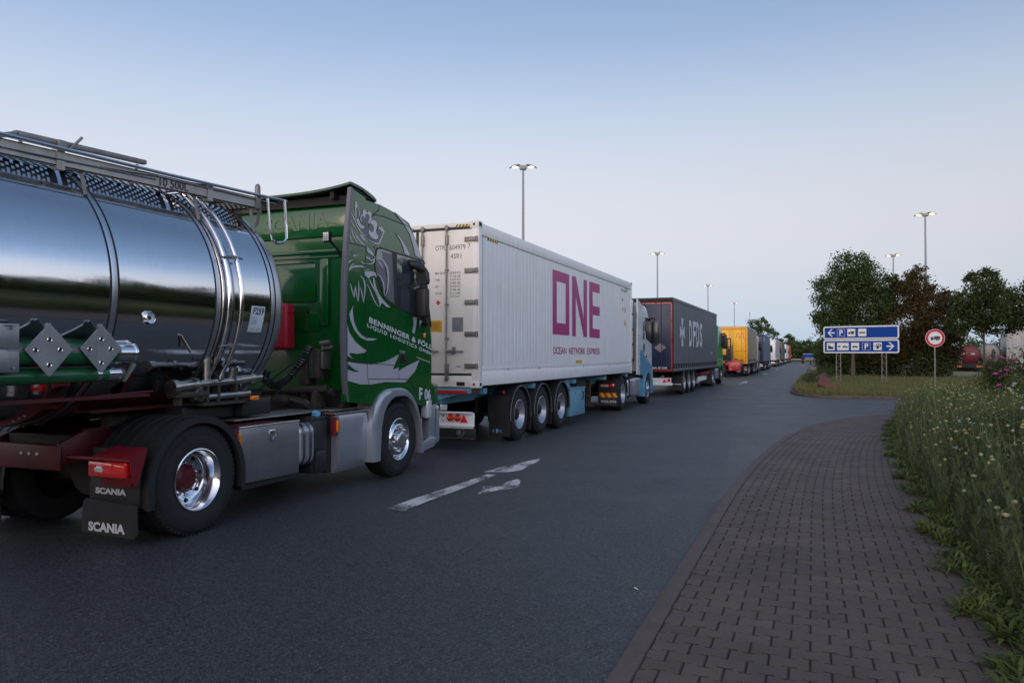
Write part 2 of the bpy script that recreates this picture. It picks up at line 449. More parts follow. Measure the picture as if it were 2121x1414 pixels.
DEC={'stroke':[[(8.225,3.364),(8.227,3.35),(8.231,3.329),(8.24,3.308),(8.258,3.289),(8.28,3.269),(8.306,3.251),(8.334,3.233),(8.365,3.215),(8.399,3.199),(8.44,3.183),(8.482,3.168),(8.513,3.158),(8.516,3.161),(8.49,3.173),(8.451,3.191),(8.415,3.209),(8.384,3.226),(8.355,3.244),(8.328,3.262),(8.302,3.28),(8.278,3.298),(8.259,3.315),(8.246,3.334),(8.237,3.352),(8.23,3.366)],[(8.132,3.252),(8.134,3.232),(8.142,3.204),(8.159,3.173),(8.194,3.139),(8.238,3.102),(8.271,3.077),(8.275,3.079),(8.251,3.108),(8.213,3.147),(8.182,3.182),(8.163,3.21),(8.148,3.236),(8.136,3.253)],[(8.183,3.219),(8.202,3.2),(8.231,3.173),(8.263,3.147),(8.297,3.124),(8.333,3.103),(8.369,3.087),(8.407,3.077),(8.442,3.072),(8.468,3.07),(8.47,3.073),(8.449,3.079),(8.418,3.087),(8.386,3.098),(8.353,3.115),(8.318,3.136),(8.283,3.157),(8.247,3.18),(8.212,3.205),(8.187,3.221)],[(8.308,3.205),(8.319,3.2),(8.335,3.193),(8.354,3.184),(8.377,3.172),(8.403,3.159),(8.429,3.145),(8.454,3.131),(8.479,3.117),(8.497,3.108),(8.501,3.11),(8.489,3.122),(8.469,3.139),(8.447,3.155),(8.422,3.17),(8.395,3.184),(8.37,3.195),(8.347,3.202),(8.326,3.206),(8.311,3.207)],[(8.323,3.2),(8.332,3.187),(8.348,3.17),(8.371,3.155),(8.408,3.141),(8.451,3.13),(8.483,3.123),(8.485,3.124),(8.457,3.135),(8.417,3.149),(8.383,3.162),(8.36,3.176),(8.34,3.191),(8.326,3.201)],[(8.097,3.167),(8.101,3.149),(8.109,3.125),(8.12,3.104),(8.136,3.09),(8.155,3.081),(8.17,3.076),(8.172,3.077),(8.163,3.086),(8.149,3.097),(8.136,3.11),(8.123,3.129),(8.111,3.152),(8.1,3.167)],[(8.124,3.436),(8.136,3.423),(8.155,3.405),(8.174,3.386),(8.192,3.364),(8.211,3.34),(8.226,3.324),(8.23,3.325),(8.223,3.344),(8.21,3.37),(8.193,3.394),(8.171,3.413),(8.146,3.428),(8.127,3.438)],[(8.167,3.476),(8.176,3.462),(8.191,3.444),(8.204,3.425),(8.212,3.403),(8.22,3.381),(8.226,3.365),(8.229,3.365),(8.23,3.383),(8.228,3.407),(8.221,3.43),(8.205,3.45),(8.186,3.466),(8.17,3.477)],[(8.113,3.362),(8.122,3.345),(8.137,3.323),(8.156,3.302),(8.18,3.287),(8.207,3.274),(8.227,3.267),(8.229,3.268),(8.214,3.279),(8.191,3.293),(8.169,3.309),(8.15,3.328),(8.131,3.349),(8.116,3.363)],[(8.599,3.13),(8.611,3.123),(8.63,3.112),(8.649,3.101),(8.667,3.088),(8.687,3.074),(8.702,3.064),(8.705,3.065),(8.696,3.077),(8.681,3.094),(8.663,3.108),(8.641,3.119),(8.618,3.127),(8.601,3.132)],[(8.195,3.554),(8.201,3.54),(8.21,3.521),(8.217,3.501),(8.22,3.48),(8.222,3.457),(8.225,3.437),(8.232,3.42),(8.24,3.406),(8.247,3.397),(8.251,3.398),(8.25,3.409),(8.247,3.424),(8.244,3.441),(8.242,3.462),(8.241,3.484),(8.236,3.506),(8.224,3.526),(8.21,3.544),(8.199,3.555)],[(8.266,3.551),(8.275,3.534),(8.289,3.512),(8.299,3.49),(8.303,3.474),(8.305,3.458),(8.304,3.444),(8.299,3.429),(8.29,3.414),(8.284,3.403),(8.288,3.403),(8.298,3.413),(8.312,3.428),(8.321,3.445),(8.324,3.461),(8.323,3.478),(8.316,3.496),(8.302,3.516),(8.283,3.537),(8.269,3.552)],[(8.347,2.868),(8.357,2.86),(8.375,2.85),(8.399,2.842),(8.429,2.839),(8.462,2.839),(8.485,2.841),(8.486,2.843),(8.465,2.846),(8.436,2.85),(8.41,2.854),(8.388,2.86),(8.366,2.866),(8.349,2.87)],[(8.304,2.934),(8.283,2.933),(8.252,2.932),(8.225,2.93),(8.205,2.927),(8.186,2.923),(8.175,2.913),(8.188,2.906),(8.209,2.901),(8.225,2.899),(8.227,2.9),(8.214,2.906),(8.197,2.913),(8.191,2.917),(8.193,2.914),(8.207,2.917),(8.226,2.921),(8.252,2.925),(8.282,2.929),(8.304,2.932)],[(8.052,2.797),(8.069,2.805),(8.089,2.818),(8.11,2.83),(8.134,2.843),(8.16,2.856),(8.179,2.867),(8.176,2.869),(8.153,2.863),(8.121,2.853),(8.093,2.841),(8.072,2.825),(8.056,2.81),(8.048,2.798)],[(8.086,2.708),(8.106,2.723),(8.132,2.744),(8.159,2.76),(8.184,2.767),(8.214,2.773),(8.247,2.777),(8.284,2.783),(8.324,2.787),(8.362,2.791),(8.402,2.793),(8.441,2.794),(8.469,2.796),(8.471,2.8),(8.445,2.803),(8.407,2.807),(8.367,2.809),(8.326,2.808),(8.284,2.805),(8.245,2.801),(8.208,2.794),(8.173,2.786),(8.14,2.772),(8.113,2.75),(8.092,2.726),(8.08,2.709)],[(8.085,2.71),(8.1,2.731),(8.119,2.759),(8.139,2.782),(8.164,2.796),(8.195,2.808),(8.217,2.817),(8.216,2.819),(8.19,2.815),(8.154,2.805),(8.121,2.788),(8.1,2.762),(8.087,2.732),(8.081,2.711)],[(8.535,2.672),(8.549,2.65),(8.572,2.619),(8.599,2.586),(8.631,2.555),(8.667,2.524),(8.7,2.492),(8.73,2.457),(8.757,2.42),(8.779,2.387),(8.795,2.356),(8.804,2.328),(8.812,2.308),(8.819,2.309),(8.82,2.329),(8.817,2.359),(8.808,2.392),(8.79,2.428),(8.765,2.467),(8.735,2.503),(8.699,2.536),(8.66,2.567),(8.624,2.595),(8.592,2.625),(8.563,2.655),(8.541,2.674)],[(8.495,2.591),(8.512,2.572),(8.537,2.545),(8.561,2.517),(8.58,2.489),(8.599,2.46),(8.621,2.431),(8.648,2.401),(8.678,2.372),(8.71,2.347),(8.746,2.328),(8.782,2.315),(8.808,2.307),(8.811,2.309),(8.789,2.32),(8.758,2.335),(8.727,2.354),(8.7,2.379),(8.672,2.409),(8.646,2.439),(8.624,2.467),(8.603,2.496),(8.58,2.523),(8.551,2.55),(8.521,2.575),(8.5,2.593)],[(8.107,2.568),(8.116,2.54),(8.132,2.5),(8.15,2.463),(8.169,2.431),(8.191,2.401),(8.208,2.381),(8.212,2.382),(8.204,2.404),(8.189,2.436),(8.172,2.468),(8.152,2.505),(8.129,2.543),(8.111,2.569)],[(8.226,2.563),(8.217,2.531),(8.206,2.487),(8.199,2.448),(8.197,2.419),(8.199,2.396),(8.202,2.381),(8.206,2.381),(8.211,2.397),(8.216,2.42),(8.22,2.448),(8.225,2.487),(8.229,2.532),(8.23,2.563)],[(8.222,2.562),(8.223,2.536),(8.227,2.499),(8.237,2.46),(8.255,2.416),(8.277,2.369),(8.296,2.337),(8.3,2.337),(8.291,2.372),(8.275,2.419),(8.26,2.464),(8.248,2.502),(8.236,2.538),(8.226,2.563)],[(8.296,2.618),(8.293,2.588),(8.293,2.545),(8.294,2.498),(8.293,2.441),(8.293,2.38),(8.296,2.337),(8.3,2.337),(8.309,2.381),(8.317,2.443),(8.32,2.5),(8.317,2.547),(8.309,2.59),(8.301,2.618)],[(8.34,2.534),(8.348,2.509),(8.361,2.473),(8.375,2.437),(8.389,2.4),(8.403,2.363),(8.416,2.337),(8.42,2.337),(8.417,2.365),(8.41,2.404),(8.399,2.442),(8.382,2.477),(8.361,2.512),(8.344,2.535)],[(8.328,2.683),(8.349,2.672),(8.38,2.655),(8.405,2.636),(8.419,2.612),(8.429,2.584),(8.435,2.553),(8.436,2.518),(8.433,2.481),(8.429,2.443),(8.424,2.403),(8.418,2.364),(8.415,2.336),(8.421,2.336),(8.431,2.364),(8.443,2.403),(8.453,2.444),(8.461,2.482),(8.467,2.52),(8.467,2.556),(8.46,2.589),(8.447,2.619),(8.426,2.644),(8.395,2.663),(8.358,2.677),(8.331,2.686)],[(8.726,2.95),(8.745,2.953),(8.77,2.956),(8.797,2.955),(8.828,2.948),(8.863,2.937),(8.896,2.92),(8.927,2.898),(8.956,2.869),(8.979,2.84),(8.993,2.809),(9.001,2.776),(9.006,2.74),(9.009,2.703),(9.009,2.664),(9.006,2.625),(8.999,2.588),(8.99,2.551),(8.979,2.52),(8.965,2.493),(8.948,2.471),(8.937,2.455),(8.944,2.454),(8.96,2.468),(8.983,2.49),(9.003,2.518),(9.019,2.551),(9.033,2.588),(9.043,2.627),(9.05,2.666),(9.052,2.707),(9.051,2.746),(9.047,2.782),(9.038,2.817),(9.022,2.851),(8.996,2.883),(8.962,2.912),(8.926,2.936),(8.886,2.952),(8.844,2.962),(8.805,2.968),(8.771,2.966),(8.743,2.959),(8.725,2.954)],[(8.726,2.741),(8.747,2.736),(8.777,2.729),(8.805,2.718),(8.831,2.701),(8.856,2.68),(8.877,2.657),(8.892,2.631),(8.904,2.602),(8.913,2.57),(8.919,2.53),(8.923,2.486),(8.926,2.456),(8.932,2.456),(8.935,2.487),(8.937,2.531),(8.935,2.573),(8.929,2.606),(8.92,2.637),(8.904,2.664),(8.881,2.689),(8.852,2.711),(8.821,2.727),(8.787,2.737),(8.752,2.742),(8.728,2.744)],[(8.76,2.915),(8.771,2.906),(8.789,2.895),(8.809,2.883),(8.835,2.865),(8.866,2.844),(8.891,2.83),(8.896,2.833),(8.884,2.851),(8.862,2.876),(8.837,2.896),(8.811,2.908),(8.785,2.915),(8.764,2.918)],[(8.73,3.023),(8.734,3.013),(8.742,3.0),(8.752,2.987),(8.764,2.976),(8.777,2.966),(8.788,2.959),(8.792,2.961),(8.789,2.97),(8.781,2.982),(8.771,2.994),(8.759,3.006),(8.745,3.017),(8.733,3.024)],[(8.827,3.058),(8.83,3.045),(8.836,3.027),(8.844,3.011),(8.85,2.996),(8.857,2.981),(8.864,2.971),(8.869,2.972),(8.871,2.983),(8.871,3.0),(8.867,3.016),(8.857,3.033),(8.843,3.049),(8.831,3.059)],[(8.061,2.985),(8.068,2.977),(8.084,2.97),(8.099,2.968),(8.101,2.97),(8.094,2.977),(8.078,2.984),(8.063,2.986)],[(8.607,3.117),(8.622,3.109),(8.644,3.099),(8.664,3.089),(8.682,3.078),(8.699,3.066),(8.713,3.058),(8.716,3.059),(8.709,3.07),(8.696,3.084),(8.679,3.097),(8.655,3.107),(8.629,3.114),(8.609,3.119)]],'silver':[[(8.204,3.595),(8.229,3.608),(8.258,3.597),(8.273,3.565),(8.27,3.526),(8.241,3.517),(8.223,3.527)],[(8.249,3.397),(8.294,3.399),(8.32,3.376),(8.334,3.358),(8.358,3.335),(8.403,3.323),(8.455,3.327),(8.437,3.3),(8.394,3.281),(8.339,3.28),(8.294,3.302),(8.26,3.338),(8.242,3.367)],[(8.328,3.398),(8.338,3.439),(8.378,3.464),(8.393,3.481),(8.384,3.505),(8.411,3.536),(8.447,3.542),(8.469,3.525),(8.494,3.509),(8.52,3.527),(8.571,3.536),(8.609,3.522),(8.609,3.493),(8.595,3.466),(8.622,3.445),(8.591,3.42),(8.567,3.379),(8.532,3.373),(8.452,3.36),(8.376,3.365),(8.346,3.368)],[(8.594,3.425),(8.653,3.442),(8.717,3.435),(8.75,3.399),(8.737,3.355),(8.718,3.309),(8.726,3.276),(8.778,3.25),(8.77,3.213),(8.711,3.187),(8.639,3.191),(8.576,3.21),(8.529,3.245),(8.532,3.264),(8.532,3.298),(8.544,3.367),(8.583,3.415)],[(8.753,3.347),(8.799,3.373),(8.856,3.382),(8.894,3.366),(8.906,3.345),(8.944,3.343),(8.813,3.143),(8.768,3.126),(8.671,3.129),(8.517,3.16),(8.52,3.175),(8.671,3.152),(8.772,3.153),(8.889,3.32),(8.845,3.309),(8.828,3.33),(8.786,3.343)],[(8.484,3.068),(8.529,3.063),(8.609,3.023),(8.676,2.98),(8.655,2.962),(8.578,2.977),(8.505,3.002),(8.484,3.029)],[(8.465,2.941),(8.547,2.942),(8.609,2.909),(8.672,2.946),(8.672,2.974),(8.721,2.963),(8.707,2.91),(8.662,2.87),(8.579,2.844),(8.475,2.84),(8.469,2.855),(8.568,2.861),(8.635,2.885),(8.656,2.906),(8.599,2.889),(8.526,2.911),(8.465,2.919)],[(8.365,2.771),(8.466,2.773),(8.635,2.794),(8.531,2.764),(8.433,2.756)],[(8.429,2.746),(8.61,2.767),(8.705,2.757),(8.764,2.715),(8.721,2.686),(8.674,2.709),(8.611,2.701),(8.532,2.659),(8.47,2.687),(8.45,2.687)],[(8.632,2.688),(8.674,2.686),(8.717,2.577),(8.793,2.486),(8.881,2.424),(8.981,2.373),(9.106,2.316),(8.981,2.318),(8.87,2.369),(8.831,2.335),(8.809,2.301),(8.794,2.378),(8.722,2.487),(8.658,2.572)],[(9.185,3.635),(9.335,3.603),(9.583,3.513),(9.776,3.361),(9.893,3.218),(9.967,3.075),(9.784,3.11),(9.712,3.258),(9.599,3.414),(9.427,3.526)],[(9.216,3.342),(9.336,3.321),(9.49,3.228),(9.617,3.12),(9.61,3.076),(9.469,3.102),(9.428,3.189),(9.336,3.283)],[(8.185,2.303),(8.174,2.234),(8.199,2.099),(8.286,1.985),(8.387,1.926),(8.503,1.898),(8.783,1.892),(8.661,1.864),(8.49,1.858),(8.337,1.897),(8.2,1.989),(8.114,2.109),(8.094,2.189)],[(8.05,2.068),(8.103,1.953),(8.225,1.853),(8.376,1.78),(8.499,1.732),(8.44,1.704),(8.276,1.687),(8.093,1.7),(8.141,1.655),(8.239,1.607),(8.057,1.662)],[(8.062,1.598),(8.227,1.58),(8.61,1.555),(8.937,1.588),(9.167,1.646),(9.321,1.691),(9.322,1.465),(9.53,1.522),(9.923,1.613),(9.786,1.441),(9.5,1.29),(9.347,1.295),(8.967,1.314),(8.612,1.293),(8.353,1.302),(8.059,1.36),(8.058,1.568)],[(9.717,2.224),(9.841,2.218),(9.822,2.103),(9.767,1.983),(9.692,1.997),(9.734,2.115)],[(9.914,2.194),(9.998,2.174),(9.948,2.108),(9.921,2.043),(9.908,2.106)]],'green_cut':[[(8.07,1.568),(8.179,1.506),(8.315,1.466),(8.179,1.474),(8.063,1.503)],[(9.321,1.676),(9.255,1.601),(9.159,1.479),(9.468,1.546),(9.437,1.557),(9.325,1.54)]],'grey':[[(8.226,3.511),(8.253,3.524),(8.282,3.498),(8.295,3.454),(8.274,3.409),(8.242,3.402),(8.227,3.448)],[(8.355,3.401),(8.36,3.435),(8.393,3.45),(8.428,3.443),(8.439,3.421),(8.453,3.435),(8.451,3.467),(8.485,3.494),(8.528,3.494),(8.559,3.47),(8.551,3.433),(8.528,3.398),(8.521,3.346),(8.517,3.187),(8.453,3.192),(8.362,3.239),(8.335,3.266),(8.395,3.267),(8.446,3.291),(8.467,3.329),(8.452,3.334),(8.394,3.343)],[(8.547,3.369),(8.603,3.384),(8.646,3.366),(8.664,3.326),(8.639,3.278),(8.584,3.27),(8.544,3.298)],[(8.731,3.301),(8.766,3.34),(8.815,3.331),(8.837,3.3),(8.884,3.317),(8.772,3.156),(8.674,3.157),(8.53,3.19),(8.529,3.226),(8.576,3.2),(8.655,3.183),(8.719,3.183),(8.78,3.212),(8.786,3.251),(8.734,3.276)],[(8.501,3.044),(8.53,3.043),(8.546,3.027),(8.513,3.027)],[(8.831,3.052),(9.144,3.054),(9.207,2.364),(8.96,2.436),(9.003,2.484),(9.05,2.665),(9.001,2.823),(8.887,2.957)],[(8.722,2.923),(8.79,2.931),(8.873,2.912),(8.944,2.817),(8.987,2.703),(8.982,2.585),(8.909,2.491),(8.875,2.62),(8.805,2.715),(8.723,2.743),(8.696,2.834)]],'glassA':[[(9.272,3.002),(9.46,3.024),(9.927,3.039),(10.011,2.976),(10.115,2.679),(10.169,2.325),(10.222,2.197),(10.049,2.198),(9.589,2.294),(9.296,2.346)]],'window':[[(8.735,3.069),(8.831,3.096),(9.129,3.082),(10.028,3.055),(10.115,2.873),(10.185,2.603),(10.229,2.178),(10.049,2.198),(9.621,2.265),(9.222,2.349),(8.932,2.446),(8.862,2.546),(8.723,2.736),(8.69,2.833),(8.695,2.92)]],'visorline':[[(8.625,3.483),(8.691,3.516),(8.926,3.526),(9.458,3.508),(9.892,3.458)]],'lines':[[(8.813,3.682),(8.792,3.598),(8.718,3.549),(8.625,3.497)],[(8.472,2.683),(8.482,1.912)],[(8.035,3.059),(8.47,3.063)],[(8.483,3.064),(8.446,2.751)]],'linesB':[[(8.482,1.9),(8.51,1.592),(8.527,1.345),(8.612,1.237),(8.706,1.169)],[(9.317,2.403),(9.317,1.344)],[(8.01,1.619),(8.518,1.57),(9.301,1.533)],[(8.532,1.366),(9.594,1.336),(9.754,1.237),(9.853,1.092)]]}
# ---------------------------------------------------------------- wheels
WM = {}
def wheel_meshes(kind, rimm, hubm, side, lod):
    key = (kind, rimm, hubm, side, lod)
    if key in WM: return WM[key]
    s = side
    n = 48 if lod == 0 else 20
    tp = [(.285, -.02), (.292, .0), (.33, .010), (.40, .014), (.45, .008), (.468, .006), (.472, .0), (.492, -.012), (.505, -.03), (.51, -.06),
          (.51, -.083), (.498, -.085), (.498, -.097), (.51, -.099), (.51, -.150), (.498, -.152), (.498, -.164), (.51, -.166), (.51, -.222), (.498, -.224), (.498, -.236), (.51, -.238),
          (.508, -.27), (.49, -.305), (.44, -.318), (.36, -.325), (.292, -.31), (.285, -.29)]
    b = MB()
    b.lathe((0, 0, 0), 'x', [(r, a * s) for r, a in tp], n)
    if kind == 'dual': b.lathe((0, 0, 0), 'x', [(r, (a - .35) * s) for r, a in tp], n)
    if lod == 0:   # shoulder blocks
        for i in range(64):
            a = 2 * PI * i / 64
            mx = Matrix.Rotation(a, 4, 'X')
            b.box(-.052 * s, -.016 * s, -.0115, .0115, .490, .512, mx=mx)
        for i in range(120):
            a = 2 * PI * i / 120
            mx = Matrix.Rotation(a, 4, 'X')
            b.box(.012 * s, .0145 * s, -.002, .002, .41, .455, mx=mx)
    ty = b.build('wheel', 'rubber')
    r = MB()
    if kind == 'front':
        pr = [(.286, -.01), (.292, .006), (.284, .010), (.272, .004), (.262, -.03), (.250, -.052), (.236, -.045), (.222, -.004), (.205, .010), (.19, .012), (.115, .012)]
        hole_r, hole_x, nh = .234, -.035, 10
        nut_r, nut_x = .165, .012
    elif kind == 'dual':
        pr = [(.286, -.01), (.293, .008), (.283, .012), (.272, .004), (.265, -.03), (.250, -.045), (.247, -.15), (.236, -.172), (.215, -.178), (.175, -.175), (.165, -.165), (.12, -.165)]
        hole_r, hole_x, nh = .211, -.173, 8
        nut_r, nut_x = .148, -.164
    else:
        pr = [(.286, -.01), (.293, .008), (.283, .012), (.270, .002), (.262, -.035), (.246, -.05), (.240, -.09), (.225, -.105), (.19, -.11), (.14, -.115), (.115, -.115)]
        hole_r, hole_x, nh = .211, -.104, 10
        nut_r, nut_x = .155, -.11
    r.lathe((0, 0, 0), 'x', [(q, a * s) for q, a in pr], n)
    for i in range(10):
        a = 2 * PI * (i + .5) / 10
        p = Vector((nut_x * s, nut_r * math.sin(a), nut_r * math.cos(a)))
        r.cyl(p, p + Vector((.022 * s, 0, 0)), .017, n=6)
        r.cyl(p + Vector((.022 * s, 0, 0)), p + Vector((.032 * s, 0, 0)), .012, .008, n=6)
    h = MB()
    if kind == 'front':
        h.lathe((0, 0, 0), 'x', [(q, a * s) for q, a in [(.118, .010), (.116, .035), (.108, .05), (.098, .054), (.09, .06), (.075, .063), (0, .065)]], 28)
    elif kind == 'dual':
        h.lathe((0, 0, 0), 'x', [(q, a * s) for q, a in [(.135, -.166), (.13, -.15), (.105, -.135), (.09, -.115), (.04, -.108), (0, -.108)]], 24)
    else:
        h.lathe((0, 0, 0), 'x', [(q, a * s) for q, a in [(.118, -.116), (.112, -.06), (.095, -.035), (.06, -.025), (0, -.022)]], 24)
    hub = h.build('hub', hubm, smooth=40)
    d = r; d.mi = 1
    for i in range(nh):
        a = 2 * PI * i / nh
        c = Vector((hole_x * s, hole_r * math.sin(a), hole_r * math.cos(a)))
        q = Vector((0, -math.cos(a), math.sin(a)))
        rad = Vector((0, math.sin(a), math.cos(a)))
        k = .027 if kind == 'dual' else .015
        k2 = .021 if kind == 'dual' else .019
        nx = Vector((.004 * s, 0, 0))
        if kind == 'front': tilt = rad * .8 + Vector((.6 * s, 0, 0)) * 0
        d.poly([c + nx + q * (k2 * math.cos(t)) + rad * (k2 * .8 * math.sin(t)) for t in [2 * PI * j / 12 for j in range(12)]])
    rim = r.build('rim', [rimm, 'under'], smooth=50)
    res = [o.data for o in (ty, rim, hub)]
    for o in (ty, rim, hub): bpy.data.objects.remove(o)
    WM[key] = res
    return res
def wheel(par, x, y, side=1, kind='trailer', rim='silver_paint', hub='under', lod=0, z=.51, sc=1.):
    me = wheel_meshes(kind, rim, hub, side, lod)
    w = bpy.data.objects.new('wheel', me[0]); COL.objects.link(w)
    w.parent = par
    o = par['_org'] if '_org' in par else (0, 0, 0)
    w.location = (x - o[0], y - o[1], z - o[2])
    w.rotation_euler = (rnd.uniform(0, 6.28), 0, 0)
    w.scale = (sc, sc, sc)
    for nm, m in zip(('rim', 'hub'), me[1:3]):
        c = bpy.data.objects.new(nm, m); COL.objects.link(c); c.parent = w
    return w

def arc(cy, cz, r, a0, a1, n):
    """points (y, z); angle 0 = forward (+y), 90 = up"""
    return [(cy + r * math.cos(R(a0 + (a1 - a0) * i / n)), cz + r * math.sin(R(a0 + (a1 - a0) * i / n))) for i in range(n + 1)]
def fender(mb, cy, cz, ri, ro, a0, a1, x0, x1, n=22, ext0=0, ext1=0, lip=.03):
    o = arc(cy, cz, ro, a0, a1, n); i = arc(cy, cz, ri, a0, a1, n)
    if ext1:
        o.append((o[-1][0], o[-1][1] - ext1)); i.append((i[-1][0], i[-1][1] - ext1))
    if ext0:
        o.insert(0, (o[0][0], o[0][1] - ext0)); i.insert(0, (i[0][0], i[0][1] - ext0))
    mb.loft([[(x0, a[0], a[1]) for a in (p, q)] + [(x1, a[0], a[1]) for a in (q, p)] for p, q in zip(o, i)])

# ---------------------------------------------------------------- cab shell
def cab_pt(cx, hw, yr, yf, rc, bow, s, nA=8):
    pass
def plan(cx, hw, yr, yf, rc, bow, inset=0.):
    hw = hw - inset
    P = [(cx - hw, yr), (cx + hw, yr)]
    for k in range(6): P.append((cx + hw, yr + (yf - rc - yr) * (k + 1) / 6))
    for k in range(1, 8):
        a = PI / 2 * k / 8
        P.append((cx + hw - rc + rc * math.cos(a), yf - rc - bow + (rc + 0) * math.sin(a)))
    xr = hw - rc
    for k in range(0, 9):
        t = 1 - 2 * k / 8
        P.append((cx + xr * t, yf - bow + bow * (1 - t * t)))
    for k in range(1, 8):
        a = PI / 2 * (8 - k) / 8
        P.append((cx - hw + rc - rc * math.cos(a), yf - rc - bow + rc * math.sin(a)))
    for k in range(6): P.append((cx - hw, yr + (yf - rc - yr) * (6 - k) / 6))
    return P
def lerp(tab, x):
    if x <= tab[0][0]: return tab[0][1]
    for (a, u), (b, v) in zip(tab, tab[1:]):
        if x <= b: return u + (v - u) * (x - a) / (b - a)
    return tab[-1][1]
def cab_shell(mb, cx, hw, yr, z0, yf_t, zt_t, rc=.3, bow=.06, nz=22, rr=.06):
    rings = []
    for k in range(nz + 1):
        t = k / nz
        t = t if t < .8 else .8 + .2 * math.sin((t - .8) / .2 * PI / 2)
        zn = z0 + (zt_t[0][1] - z0) * t
        yf = lerp(yf_t, zn)
        ins = 0.
        dz = zt_t[0][1] - zn
        if dz < rr: ins = rr - math.sqrt(max(0, rr * rr - (rr - dz) ** 2))
        pts = plan(cx, hw, yr, yf - ins, rc, bow, ins)
        rings.append([(x, y, z0 + (lerp(zt_t, y) + (.0) - z0) * t) for x, y in pts])
    mb.loft(rings)
    return rings
def windscreen(mb, cx, hw, yf_t, za, zb, rc, bow, yr=0, off=.006):
    rg = []
    for k in range(7):
        z = za + (zb - za) * k / 6
        P = plan(cx, hw + off, yr, lerp(yf_t, z) + off, rc, bow)[9:29]
        rg.append([(x, y, z) for x, y in P])
    mb.loft(rg, False, False, closed=False)

